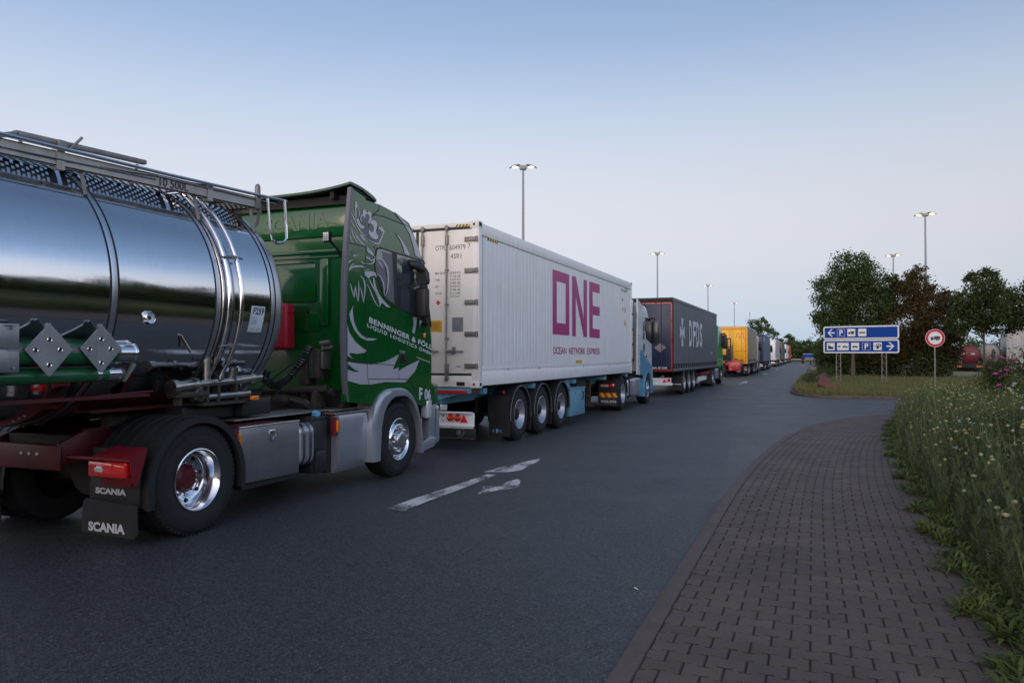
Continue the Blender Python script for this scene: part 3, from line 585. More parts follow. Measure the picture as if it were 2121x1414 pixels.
# ---------------------------------------------------------------- green tractor in the foreground
def green_tractor():
    XR = -5.33; XL = -7.83; CX = -6.58
    T = thing('tractor_unit', 'dark green tractor unit with silver griffin graphics on its cab, pulling the polished tank trailer', 'truck', (CX, 7.2, 0), group='trucks queued along the road')
    yf_t = [(.9, 10.60), (2.0, 10.60), (2.2, 10.56), (2.75, 10.40), (3.05, 10.28), (3.36, 10.20), (3.5, 10.10), (3.7, 9.9)]
    zt = [(8.0, 3.70), (8.87, 3.76), (9.2, 3.72), (9.57, 3.65), (9.88, 3.55), (10.3, 3.42), (10.7, 3.3)]
    b = MB()
    cab_shell(b, CX, 1.25, 8.38, 1.22, yf_t, [(8.38, 3.70), (8.87, 3.70), (9.2, 3.665), (9.57, 3.60), (9.88, 3.50), (10.2, 3.40), (10.7, 3.3)])
    # lower side panels with the wheel arch cut out
    ai = [(8.69, 1.03), (8.81, .9), (8.95, 1.01), (9.16, 1.115), (9.46, 1.108), (9.66, 1.0), (9.82, .86), (9.90, .95)]
    low = [(8.04, 1.10), (8.69, 1.03), (8.95, 1.03), (9.16, 1.118), (9.46, 1.112), (9.66, 1.02), (9.88, .95), (10.36, .92), (10.36, 1.24), (8.04, 1.24)]
    for sx, x in ((1, XR), (-1, XL)):
        b.prism('x', low, x - .07 * sx, x - .002 * sx)
    b.box(XL + .02, XR - .02, 10.3, 10.58, .93, 1.24, bev=.03)
    cab = b.build('cab', 'green_paint', T, smooth=40)
    # side fairings behind the cab
    for sx, x in ((1, XR), (-1, XL)):
        b = MB()
        f = [(8.06, 1.10), (8.46, 1.06), (8.46, 3.69), (8.17, 3.745), (8.135, 3.60), (8.09, 3.12), (8.045, 2.575), (8.035, 1.9), (8.04, 1.38)]
        b.prism('x', f, x - .035 * sx, x + .001 * sx)
        b.mi = 1
        e = [(8.0, 1.38), (8.06, 1.10), (8.10, 1.10), (8.06, 1.38), (8.045, 1.9), (8.055, 2.575), (8.10, 3.12), (8.145, 3.60), (8.185, 3.75), (8.125, 3.765), (8.075, 3.4), (8.03, 3.112), (7.985, 2.569), (7.968, 1.9)]
        b.prism('x', e, x - .05 * sx, x + .006 * sx, bev=.004, seg=1)
        b.build('side_fairing', ['green_paint', 'grey_film'], T)
    # back wall pressings
    b = MB()
    b.box(-7.5, -5.5, 8.355, 8.385, 3.20, 3.60, bev=.02)
    b.box(-7.7, -5.40, 8.35, 8.385, 2.985, 3.045, bev=.015)
    b.box(-7.7, -5.40, 8.36, 8.385, 2.93, 2.955, bev=.008)
    b.box(-7.05, -6.02, 8.362, 8.385, 2.36, 2.88, bev=.03)
    b.box(-7.4, -5.95, 8.365, 8.39, 1.98, 2.24, bev=.02)
    b.box(-5.94, -5.80, 8.33, 8.39, 2.05, 2.93, bev=.03)
    for z in (1.62, 1.84, 2.05):
        b.box(-5.60, -5.39, 8.352, 8.39, z, z + .15, bev=.012)
    text_into(b, 'SCANIA', (-6.84, 8.356, 3.285), (1, 0, .035), (0, 0, 1), .21, 1.02, off=.03, thick=.008)
    b.build('back_wall', 'green_paint', T, smooth=40)
    part('vent_grille', 'black_plastic', T, lambda b: [b.box(-5.62, -5.40, 8.335, 8.36, 1.66, 1.76, bev=.005)])
    # roof deflector: curved plate, dark below
    def defl(b):
        for sgn, zz, th in ((1, 0, .03),):
            rg = []
            for k in range(11):
                t = k / 10
                y = 8.12 + .62 * t
                row = []
                for j in range(17):
                    u = j / 16 * 2 - 1
                    x = CX + 1.245 * u
                    z = 3.745 + .075 * abs(u) ** 3 - .10 * t * t + .012 - .09 * max(0, abs(u) - .9) * 0
                    z = z if t < .95 else z - .01
                    row.append((x, y + .05 * (1 - abs(u)) * (1 - t), z))
                low_ = [(p[0], p[1], p[2] - .03) for p in row][::-1]
                rg.append(row + low_)
            b.loft(rg)
        for x in (XR - .015, XL + .015):
            b.prism('x', [(8.12, 3.80), (8.13, 3.83), (8.40, 3.812), (8.62, 3.735), (8.70, 3.70), (8.40, 3.78)], x - .012, x + .012)
    part('roof_deflector', 'green_dark', T, defl, smooth=50)
    part('deflector_struts_and_shade', 'under', T, lambda b: [b.prism('x', [(8.16, 3.73), (8.66, 3.69), (8.62, 3.725), (8.4, 3.77), (8.16, 3.79)], x - .012, x + .012) for x in (XL + .04, XR - .04)] + [b.box(XL + .06, XR - .06, 8.30, 8.42, 3.60, 3.71), b.box(XL + .3, XL + .36, 8.2, 8.5, 3.66, 3.76), b.box(XR - .36, XR - .3, 8.2, 8.5, 3.66, 3.76)])  # dark wedges added as the shaded gap under the plate; box and struts beside
    part('antenna', 'black_plastic', T, lambda b: b.tube([(-6.4, 8.95, 3.70), (-6.4, 8.93, 3.95)], .004, 5))
    # windows
    def win(b):
        for sx, x in ((1, XR), (-1, XL)):
            w = DEC['window'][0]
            b.prism('x', w, x - .01 * sx, x + .003 * sx)
    part('side_window', 'glass', T, win, smooth=0)
    b = MB(); windscreen(b, CX, 1.25, yf_t, 2.1, 3.05, .3, .06, yr=8.38); b.build('windscreen', 'glass', T)
    part('sun_visor', 'green_dark', T, lambda b: b.loft([[(CX + x, 10.28 + y - abs(x) ** 4 * .12, z) for y, z in ((0, 3.10), (.16, 3.03), (.17, 3.05), (.02, 3.14))] for x in [-1.2 + .2 * i for i in range(13)]]))
    # graphics, on both sides
    def deco(key, m, off, name):
        b = MB()
        for sx, x in ((1, XR), (-1, XL)):
            for P in DEC[key]:
                P2 = [(y, z) for y, z in P]
                b.poly([(x + off * sx, y, z) for y, z in P2])
        b.build(name, m, T, smooth=0)
    deco('silver', 'silver_film', .0046, 'griffin_graphic')
    deco('stroke', 'silver_film', .0052, 'griffin_line')
    G = DEC['grey']; DEC['grey'] = [G[5]]; deco('grey', 'grey_film', .0038, 'shade_graphic')
    DEC['grey'] = G[:5] + G[6:]; deco('grey', 'grey_film', .0050, 'shade_graphic')
    b = MB()
    for sx, x in ((1, XR), (-1, XL)):
        Wp = DEC['window'][0]; n = len(Wp)
        for i in range(n):
            p, q = Vector((0, *Wp[i])), Vector((0, *Wp[(i + 1) % n]))
            d = (q - p).normalized(); w = Vector((0, -d.z, d.y)) * .011
            b.poly([Vector((x + .0061 * sx, 0, 0)) + e for e in (p - w - d * .008, q - w + d * .008, q + w + d * .008, p + w - d * .008)])
        b.poly([(x + .0058 * sx, y, z) for y, z in ((9.135, 3.07), (9.26, 3.07), (9.275, 2.34), (9.20, 2.36))])
    b.build('window_seal', 'black_plastic', T, smooth=0)
    deco('green_cut', 'green_paint', .0056, 'graphic_inlay')
    b = MB()
    for P in DEC['silver'] + DEC['green_cut']:      # thin dark outline round each graphic
        n = len(P)
        for i in range(n):
            p, q = Vector((0, *P[i])), Vector((0, *P[(i + 1) % n]))
            d = (q - p)
            if d.length < .004: continue
            w = Vector((0, -d.z, d.y)).normalized() * .003
            b.poly([Vector((XR + .0062, 0, 0)) + e for e in (p - w, q - w, q + w, p + w)])
    b.build('graphic_outline', 'green_dark', T, smooth=0)
    b = MB()
    for P in DEC['lines'] + DEC['linesB'] + DEC['visorline']:
        for p, q in zip(P, P[1:]):
            p, q = Vector((0, *p)), Vector((0, *q))
            d = q - p
            w = Vector((0, -d.z, d.y)).normalized() * .0045
            for sx, x in ((1, XR), (-1, XL)):
                b.poly([Vector((x + .0068 * sx, 0, 0)) + e for e in (p - w, q - w, q + w, p + w)])
    b.build('panel_seam', 'gasket', T, smooth=0)
    def ltr(b):
        x = XR + .0072
        text_into(b, 'BENNINGER & F\u00d6LL', (x, 8.545, 2.095), (0, 1, -.195), (0, .12, 1), .088, 1.76, off=.035, sp=1.12)
        b.build('company_lettering', 'text_film', T, smooth=0); b = MB()
        text_into(b, 'LIQUID LOGISTICS GMBH', (x, 8.50, 2.028), (0, 1, -.205), (0, .12, 1), .058, 1.80, off=.03, sp=1.3)
        b.build('business_lettering', 'text_film', T, smooth=0); b = MB()
        text_into(b, 'www.benninger-foell.de', (x, 9.82, 1.63), (0, 1, -.19), (0, 0, 1), .035, .43, off=.01)
        b.build('web_lettering', 'text_film', T, smooth=0); b = MB()
        text_into(b, 'F', (x, 9.905, 1.03), (0, 1, -.07), (0, 0, 1), .175, .10, off=.04)
        text_into(b, '06', (x, 10.07, 1.02), (0, 1, -.09), (0, .03, 1), .165, .20, off=.045)
        b.build('fleet_number', 'text_film', T, smooth=0)
    ltr(MB())
    def ltr2(b):
        x = XR + .0072
        for i, s in enumerate(['Halter', 'Benninger & F\u00f6ll', 'GmbH', 'Liquid Logistics GmbH']):
            text_into(b, s, (x, 8.16, 1.27 - i * .045), (0, 1, -.04), (0, 0, 1), .028, .2 + .1 * (i > 0), off=.01)
    part('small_print', 'green_dark', T, ltr2, smooth=0)
    def handle(b):
        b.prism('x', [(9.35, 1.745), (9.475, 1.73), (9.585, 1.56), (9.37, 1.575)], XR - .01, XR + .012, bev=.008)
    part('door_handle', 'black_gloss', T, handle)
    part('door_grip', 'black_plastic', T, lambda b: b.tube([(XR + .03, 9.43, 1.70), (XR + .035, 9.47, 1.64), (XR + .03, 9.49, 1.59)], .012, 8))
    part('side_marker', 'amber_lens', T, lambda b: [b.box(XR, XR + .015, 10.05, 10.10, 1.93, 2.0, bev=.005)])
    # mirrors
    def mir(b):
        for sx, x in ((1, XR), (-1, XL)):
            o = lambda d: x + d * sx
            b.tube([(o(-.02), 9.70, 2.93), (o(.03), 9.66, 2.97), (o(.10), 9.70, 2.95), (o(.16), 9.78, 2.87)], lambda t: .05 + .025 * math.sin(t * PI), 12)
            b.loft([[(o(x), y, z) for x, y in ((a0, 9.73), (a1, 9.73), (a1, 9.84), (a0, 9.84))] for z, a0, a1 in ((2.69, .08, .20), (2.74, .05, .215), (2.86, .045, .20), (2.91, .07, .17))])
            b.box(o(.03), o(.215), 9.72, 9.86, 2.21, 2.645, bev=.045, seg=3)
            b.box(o(.09), o(.17), 9.76, 9.81, 2.62, 2.72, bev=.01)
            b.tube([(o(.12), 9.80, 2.24), (o(.14), 9.88, 2.13), (o(.08), 9.98, 2.11), (o(-.03), 10.08, 2.17)], .035, 8)
    part('mirror_housing', 'black_plastic', T, mir, smooth=50)
    def mir2(b):
        b.box(XR - .22, XR - .10, 10.00, 10.05, 2.72, 2.93, bev=.03, seg=3)
        b.box(XR - .2, XR - .08, 10.00, 10.05, 2.30, 2.66, bev=.03, seg=3)
    # silver arch, bumper corner, steps
    ao = [(8.60, .29), (8.60, .77), (8.68, 1.02), (8.79, 1.143), (8.91, 1.20), (9.045, 1.222), (9.34, 1.225), (9.5, 1.19), (9.62, 1.13), (9.78, .97), (9.90, .75), (9.96, .5), (9.985, .26)]
    ai2 = [(8.77, .29), (8.80, .72), (8.86, .90), (8.95, 1.01), (9.05, 1.075), (9.16, 1.115), (9.40, 1.115), (9.5, 1.095), (9.65, 1.01), (9.80, .83), (9.86, .66), (9.90, .5), (9.92, .26)]
    def arch(b):
        for sx, x in ((1, XR), (-1, XL)):
            rg = []
            for p, q in zip(ao, ai2):
                m_ = ((p[0] + q[0]) / 2, (p[1] + q[1]) / 2)
                rg.append([(x - .25 * sx, p[0], p[1]), (x + .025 * sx, p[0], p[1]), (x + .05 * sx, p[0] * .8 + q[0] * .2, p[1] * .8 + q[1] * .2), (x + .055 * sx, m_[0], m_[1]), (x + .05 * sx, q[0], q[1]), (x - .25 * sx, q[0], q[1])])
            b.loft(rg)
    part('wheel_arch', 'silver_paint', T, arch, smooth=30)
    def bump(b):
        pts = [(9.985, .26), (10.42, .32), (10.55, .40), (10.6, .55), (10.6, .92), (10.36, .92), (10.32, .74), (10.27, .46), (10.0, .40)]
        for sx, x in ((1, XR), (-1, XL)):
            b.prism('x', [(9.985, .26), (10.40, .30), (10.50, .42), (10.33, .46), (10.0, .40)], x - .35 * sx, x + .01 * sx, bev=.012)
            b.prism('x', [(10.29, .44), (10.50, .42), (10.52, .92), (10.30, .92)], x - .25 * sx, x - .02 * sx, bev=.012)
        b.box(XL + .02, XR - .02, 10.42, 10.66, .32, .92, bev=.06, seg=3)
    part('bumper', 'silver_paint', T, bump)
    part('step_light', 'white_lens', T, lambda b: [b.box(XR - .10, XR + .012, 10.16, 10.30, .74, 1.00, bev=.01)])
    part('cab_step', 'black_plastic', T, lambda b: [b.box(XR - .4, XR - .04, 9.98, 10.34, .71, .76, bev=.01), b.box(XR - .35, XR - .02, 10.02, 10.32, .405, .44, bev=.01), b.box(XR - .42, XR - .35, 9.95, 10.4, .3, .95), b.box(XL + .04, XL + .4, 9.98, 10.34, .70, .76, bev=.01)])
    part('arch_marker', 'amber_lens', T, lambda b: b.box(XR + .0, XR + .022, 9.93, 9.975, .63, .75, bev=.006))
    # engine tunnel / front axle / gearbox
    def under(b):
        b.box(-7.1, -6.05, 8.5, 10.4, .55, 1.3, bev=.05)
        b.box(-7.55, -5.7, 9.3, 9.5, .45, .6, bev=.02)
        b.box(-6.95, -6.2, 7.1, 8.5, .55, 1.08, bev=.05)
        b.cyl((-7.5, 5.64, .51), (-5.7, 5.64, .51), .11)
        b.cyl((-6.6, 5.5, .55), (-6.6, 5.9, .55), .24, .2, n=16)
        b.cyl((-6.6, 5.9, .6), (-6.6, 8, .7), .05)
        b.box(-7.6, -5.62, 8.42, 8.6, .85, 1.25)
        for y in (4.95, 6.3): b.box(-6.95, -6.2, y, y + .08, .74, .95)
        b.box(-7.3, -5.9, 8.0, 8.4, .98, 1.12, bev=.03)
    part('driveline', 'under', T, under)
    def mach(b):
        b.box(-5.86, -5.70, 8.0, 8.22, 1.38, 1.75, bev=.02)
        b.box(-6.02, -5.88, 8.02, 8.2, 1.30, 1.62, bev=.02)
        b.tube([(-6.5, 7.95, 1.22), (-5.6, 8.05, 1.26)], .045, 10)
        b.tube([(-6.35, 8.2, 1.2), (-6.1, 8.0, 1.12), (-5.85, 7.95, 1.08), (-5.8, 8.05, 1.0)], .05, 8)
        b.prism('x', [(7.95, 1.0), (8.2, 1.0), (8.12, 1.25), (8.0, 1.26)], -5.80, -5.72, bev=.01)
        b.cyl((-5.62, 8.1, 1.22), (-5.54, 8.1, 1.22), .05)
        b.ell((-6.3, 8.1, 1.12), (.22, .18, .12))
        for i in range(7): b.cyl((-6.7 + i * .14, 8.15, 1.05), (-6.66 + i * .14, 8.12, 1.2), .03)
        b.prism('x', [(8.25, .985), (8.55, .985), (8.45, 1.09), (8.34, 1.07)], -5.62, -5.56, bev=.01)
    part('gearbox_linkage', 'grime', T, mach)
    part('lower_bracket', 'galv', T, lambda b: [b.box(-5.695, -5.66, 8.02, 8.2, 1.5, 1.72, bev=.01), b.tube([(-5.72, 8.1, 1.84), (-5.72, 8.1, 1.38)], .014, 6), b.cyl((-5.70, 8.1, 1.76), (-5.56, 8.1, 1.78), .028), b.cyl((-5.72, 8.06, 1.82), (-5.58, 8.06, 1.84), .03)])
    # air lines: spiral hoses
    def coil(b, pts, r, turns, w, n=260):
        pts = [Vector(p) for p in pts]
        def P(t):
            k = min(int(t * (len(pts) - 1)), len(pts) - 2); f = t * (len(pts) - 1) - k
            p0 = pts[max(k - 1, 0)]; p1 = pts[k]; p2 = pts[k + 1]; p3 = pts[min(k + 2, len(pts) - 1)]
            return .5 * ((2 * p1) + (-p0 + p2) * f + (2 * p0 - 5 * p1 + 4 * p2 - p3) * f * f + (-p0 + 3 * p1 - 3 * p2 + p3) * f ** 3)
        out_ = []
        for i in range(n + 1):
            t = i / n
            c = P(t); d = (P(min(1, t + .01)) - P(max(0, t - .01))).normalized()
            u = d.cross(Vector((0, 1, 0)))
            if u.length < .1: u = d.cross(Vector((1, 0, 0)))
            u.normalize(); q = d.cross(u)
            a = 2 * PI * turns * t
            out_.append(c + (u * math.cos(a) + q * math.sin(a)) * r)
        b.tube(out_, w, 5)
    part('air_hose', 'black_gloss', T, lambda b: coil(b, [(-5.80, 7.95, 1.78), (-5.88, 7.9, 1.6), (-6.0, 7.8, 1.4), (-6.15, 7.75, 1.30), (-6.28, 7.7, 1.38), (-6.25, 7.7, 1.48)], .042, 34, .010, 420))
    part('brake_hose', 'orange_hose', T, lambda b: coil(b, [(-6.5, 7.6, 1.5), (-6.62, 7.5, 1.4), (-6.6, 7.4, 1.25), (-6.5, 7.35, 1.2)], .06, 5, .010, 160))
    part('electric_cable', 'black_plastic', T, lambda b: [b.tube([(-5.9, 7.9, 1.65), (-6.3, 7.6, 1.25), (-6.6, 7.3, 1.15), (-6.8, 7.1, 1.35)], .012, 6), b.tube([(-5.85, 7.95, 1.6), (-6.2, 7.7, 1.12), (-6.55, 7.4, 1.08), (-6.7, 7.2, 1.3)], .012, 6)])
    part('bungee_cord', 'teal', T, lambda b: b.tube([(-5.80, 7.98, 1.76), (-5.79, 7.99, 1.38)], .003, 5))
    # two red extinguisher boxes
    for (xa, xb, yb) in ((-6.56, -6.235, 8.05), (-6.92, -6.62, 8.0)):
        q = MB()
        q.box(xa, xb, yb, yb + .2, 1.745, 2.34, bev=.045, seg=3)
        for z in (1.9, 1.93, 2.2, 2.23): q.box(xb - .006, xb + .006, yb + .03, yb + .16, z, z + .012)
        e = q.build('extinguisher_box', 'red_box', T, smooth=50)
        part('latch', 'black_gloss', e, lambda b: b.box(xa + .06, xa + .13, yb - .012, yb + .01, 1.93, 2.13, bev=.02))
    part('box_bracket', 'under', T, lambda b: b.box(-6.25, -6.03, 8.2, 8.25, 2.20, 2.24))
    part('work_lamp', 'black_plastic', T, lambda b: [b.box(-5.745, -5.655, 8.13, 8.2, 3.10, 3.235, bev=.01), b.tube([(-5.68, 8.2, 3.12), (-5.64, 8.3, 3.02), (-5.64, 8.36, 2.95)], .015, 6)])
    part('work_lamp_lens', 'white_lens', T, lambda b: [b.box(-5.735 + .028 * i, -5.713 + .028 * i, 8.122, 8.132, 3.115 + .027 * j, 3.137 + .027 * j) for i in range(3) for j in range(4)])
    # frame
    def frame(b):
        for x in (-7.0, -6.16):
            b.box(x, x + .02, 5.1, 10.3, .72, 1.0)
            b.box(x - .03, x + .05, 5.1, 10.3, .99, 1.005)
            b.box(x - .03, x + .05, 4.86, 10.3, .715, .73)
        b.prism('x', [(4.83, .72), (5.2, .72), (5.2, .995), (5.08, .995), (4.83, .90)], -6.18, -6.13, bev=.008)
        b.prism('x', [(4.83, .72), (5.2, .72), (5.2, .995), (5.08, .995), (4.83, .90)], -7.03, -6.98, bev=.008)
        b.box(-7.03, -6.13, 4.82, 4.86, .66, .88, bev=.012)
        b.box(-6.98, -6.18, 4.86, 5.0, .865, .875)
        b.cyl((-7.4, 4.90, .775), (-5.7, 4.90, .775), .02)
        for x in (-5.9, -7.3): b.box(x, x + .035, 6.3, 8.5, .945, .985)
        b.box(-6.1, -5.60, 6.25, 6.29, .80, .9); b.box(-6.1, -5.60, 7.9, 7.94, .80, .93)
        b.box(-5.62, -5.44, 6.24, 6.9, .935, .955); b.box(-5.62, -5.44, 7.95, 8.5, .935, .953)
    part('frame', 'red_frame_dark', T, frame)
    part('reversing_lamp', 'white_lens', T, lambda b: [b.cyl((-6.4 - i * .10, 4.81, .80), (-6.4 - i * .10, 4.83, .80), .014) for i in range(3)])
    part('fifth_wheel', 'grime', T, lambda b: [b.prism('z', [(-7.0, 5.2), (-6.75, 4.95), (-6.62, 5.3), (-6.54, 5.3), (-6.41, 4.95), (-6.16, 5.2), (-6.16, 5.9), (-6.4, 6.15), (-6.76, 6.15), (-7.0, 5.9)], 1.10, 1.16, bev=.01), b.box(-7.05, -6.95, 5.3, 5.8, .98, 1.12), b.box(-6.21, -6.11, 5.3, 5.8, .98, 1.12)])
    # cat walk
    def cat(b):
        b.box(-7.35, -5.60, 6.40, 8.0, .985, 1.0)
        b.box(-7.35, -5.5, 8.002, 8.62, .986, .998)
        b.box(-5.62, -5.40, 7.96, 8.66, .955, .967)
    part('catwalk', 'tread_plate', T, cat)
    # rear fenders
    for sx, x0, x1 in ((1, -6.02, XR - .005), (-1, -7.14, XL + .005)):
        b = MB()
        fender(b, 5.64, .50, .565, .60, 0, 180, x0, x1, ext0=.12, ext1=.15)
        fender(b, 5.64, .50, .54, .605, -2, 182, x1 - .045 * sx, x1 + .012 * sx, ext0=.12, ext1=.15)
        for k in range(5): 
            xx = x0 + (x1 - x0) * (.15 + .16 * k)
            fender(b, 5.64, .50, .59, .608, 8, 172, xx, xx + .022 * sx)
        b.box(x0, x1, 5.035, 5.06, .35, .52)
        b.build('rear_fender', 'black_plastic', T, smooth=35)
    # tail light carriers, mudflaps
    for sx in (1, -1):
        X_ = lambda v: CX + (v - CX) * sx
        b = MB()
        b.prism('y', [(X_(-5.80), .80), (X_(-5.345), .80), (X_(-5.345), .66), (X_(-5.39), .55), (X_(-5.72), .55)], 4.90, 4.93, bev=.004)
        b.loft([[(X_(xa), ya, za), (X_(-5.345), ya, za), (X_(-5.345), ya, za + .012), (X_(xa), ya, za + .012)] for xa, ya, za in ((-6.1, 4.86, .775), (-5.80, 4.865, .785), (-5.72, 4.93, .83), (-5.72, 5.03, .865))])
        b.prism('x', [(4.90, .56), (4.86, .70), (4.86, .795), (5.03, .875), (5.0, .75), (4.93, .56)], X_(-5.352), X_(-5.34))
        b.build('tail_lamp_bracket', 'red_frame', T)
        l = boxp('tail_lamp', 'red_lens', T, X_(-5.80), X_(-5.375), 4.83, 4.90, .635, .765, bev=.012)
        part('tail_lamp_reflector', 'white_lens', l, lambda b: [b.box(X_(-5.72), X_(-5.63), 4.824, 4.84, .675, .715, bev=.008), b.box(X_(-5.70), X_(-5.64), 4.822, 4.84, .69, .73, bev=.008)])
        part('brake_lamp_strip', 'bright_lens', l, lambda b: [b.box(X_(-5.62), X_(-5.52), 4.825, 4.84, z, z + .008) for z in (.675, .695, .715, .73)])
        b = MB()
        b.box(X_(-5.95), X_(-5.40), 5.0, 5.03, .36, .60, bev=.006); b.box(X_(-5.95), X_(-5.40), 5.0, 5.035, .60, .86, bev=.006)
        mf = b.build('mudflap_hanger', 'black_plastic', T)
        b = MB()
        zz = [(X_(-5.405) + (0 if i % 2 else .008 * sx), .38 - .011 * i) for i in range(24)]
        b.prism('y', [(X_(-6.06), .11), (X_(-6.04), .38), (X_(-6.0), .41)] + zz + [(X_(-5.43), .09)], 4.985, 4.995)
        b.build('mudflap', 'black_plastic', T)
    part('mudflap_lettering', 'text_film', T, lambda b: [text_into(b, 'SCANIA', (-5.97, 4.982, .125), (1, 0, .0), (0, 0, 1), .085, .43, off=.05), text_into(b, 'SCANIA', (-5.905, 4.997, .455), (1, 0, 0), (0, 0, 1), .055, .36, off=.05)], smooth=0)
    # right-hand side boxes (mirrored simply on the left)
    def tb(b):
        b.prism('x', [(6.235, .36), (7.215, .35), (7.215, .925), (6.235, .94)], -5.95, -5.40, bev=.012)
    t_ = part('tool_box', 'tool_alu', T, tb)
    part('box_latch', 'polished', t_, lambda b: [b.box(-5.402, -5.388, 6.70, 6.80, .80, .88, bev=.012), b.lathe((-5.40, 6.75, .80), 'x', [(.045, 0), (.045, .014), (.03, .014), (.03, .0)], 16, PI / 2, PI * 1.5)])
    part('box_lid', 'polished', t_, lambda b: b.box(-5.95, -5.393, 6.235, 7.215, .925, .945, bev=.005))
    part('box_tray', 'under', T, lambda b: b.box(-5.9, -5.42, 6.3, 7.25, .30, .345))
    def ft(b):
        rg = []
        for y in (7.235, 7.25, 7.49, 7.505):
            ins = .02 if y in (7.235, 7.505) else 0
            pts = []
            for cx_, cz_, a0 in ((-5.52, .78, 0), (-5.85, .78, 90), (-5.85, .52, 180), (-5.52, .52, 270)):
                for k in range(7):
                    a = R(a0 + 15 * k)
                    pts.append((cx_ + (.115 - ins) * math.cos(a), y, cz_ + (.115 - ins) * math.sin(a)))
            rg.append(pts)
        b.loft(rg)
    f_ = part('fuel_tank', 'silver_paint', T, ft)
    part('tank_strap', 'black_gloss', f_, lambda b: [b.tube([(-5.9, y, .905), (-5.52, y, .903), (-5.43, y, .87), (-5.395, y, .78), (-5.395, y, .52), (-5.43, y, .43), (-5.52, y, .40)], .012, 6) for y in (7.30, 7.42)])
    part('reservoir_tank', 'black_plastic', T, lambda b: [b.box(-5.9, -5.47, 7.54, 7.86, .28, .90, bev=.03), b.box(-5.85, -5.43, 7.58, 7.78, .28, .55, bev=.03), b.box(-5.8, -5.5, 7.6, 7.9, .86, .95, bev=.02)])
    part('dark_gap_filler', 'under', T, lambda b: [b.box(-5.95, -5.50, 7.86, 7.985, .25, .93), b.box(-7.7, -5.6, 7.0, 7.04, .35, .9)])  # dark filler boxes added to close the open gap before the skirt
    part('filler_cap', 'blue_light', T, lambda b: [b.cyl((-5.55, 7.72, .94), (-5.52, 7.70, .985), .05), b.cyl((-5.52, 7.70, .985), (-5.515, 7.697, .995), .035)])
    def sk(b):
        for sx in (1, -1):
            X_ = lambda v: CX + (v - CX) * sx
            b.loft([[(X_(x), 7.975, z), (X_(x), 8.60, z - (.0)), (X_(-5.50), 8.60, z), (X_(-5.50), 7.975, z)] for z, x in ((.235, -5.47), (.38, -5.385), (.86, -5.375), (.935, -5.395), (.955, -5.43))])
    part('side_skirt', 'silver_paint', T, sk, smooth=30)
    part('side_lamp', 'amber_lens', T, lambda b: [b.box(-5.40, -5.378, y, y + .035, .74, .88, bev=.004) for y in (6.215, 7.93)])
    part('side_lamp_backing', 'red_frame', T, lambda b: [b.box(-5.44, -5.40, y, y + .05, .70, .92) for y in (6.17, 7.88)])
    def lbox(b):
        b.box(-7.75, -7.2, 6.25, 8.5, .32, .92, bev=.04)
    part('air_tank_box', 'black_plastic', T, lbox)
    wheel(T, XR - .03, 9.385, 1, 'front', 'polished', 'satin_steel')
    wheel(T, XL + .03, 9.385, -1, 'front', 'polished', 'satin_steel')
    wheel(T, XR - .03, 5.64, 1, 'dual', 'polished', 'hub_red')
    wheel(T, XL + .03, 5.64, -1, 'dual', 'polished', 'hub_red')
    return T
green_tractor()
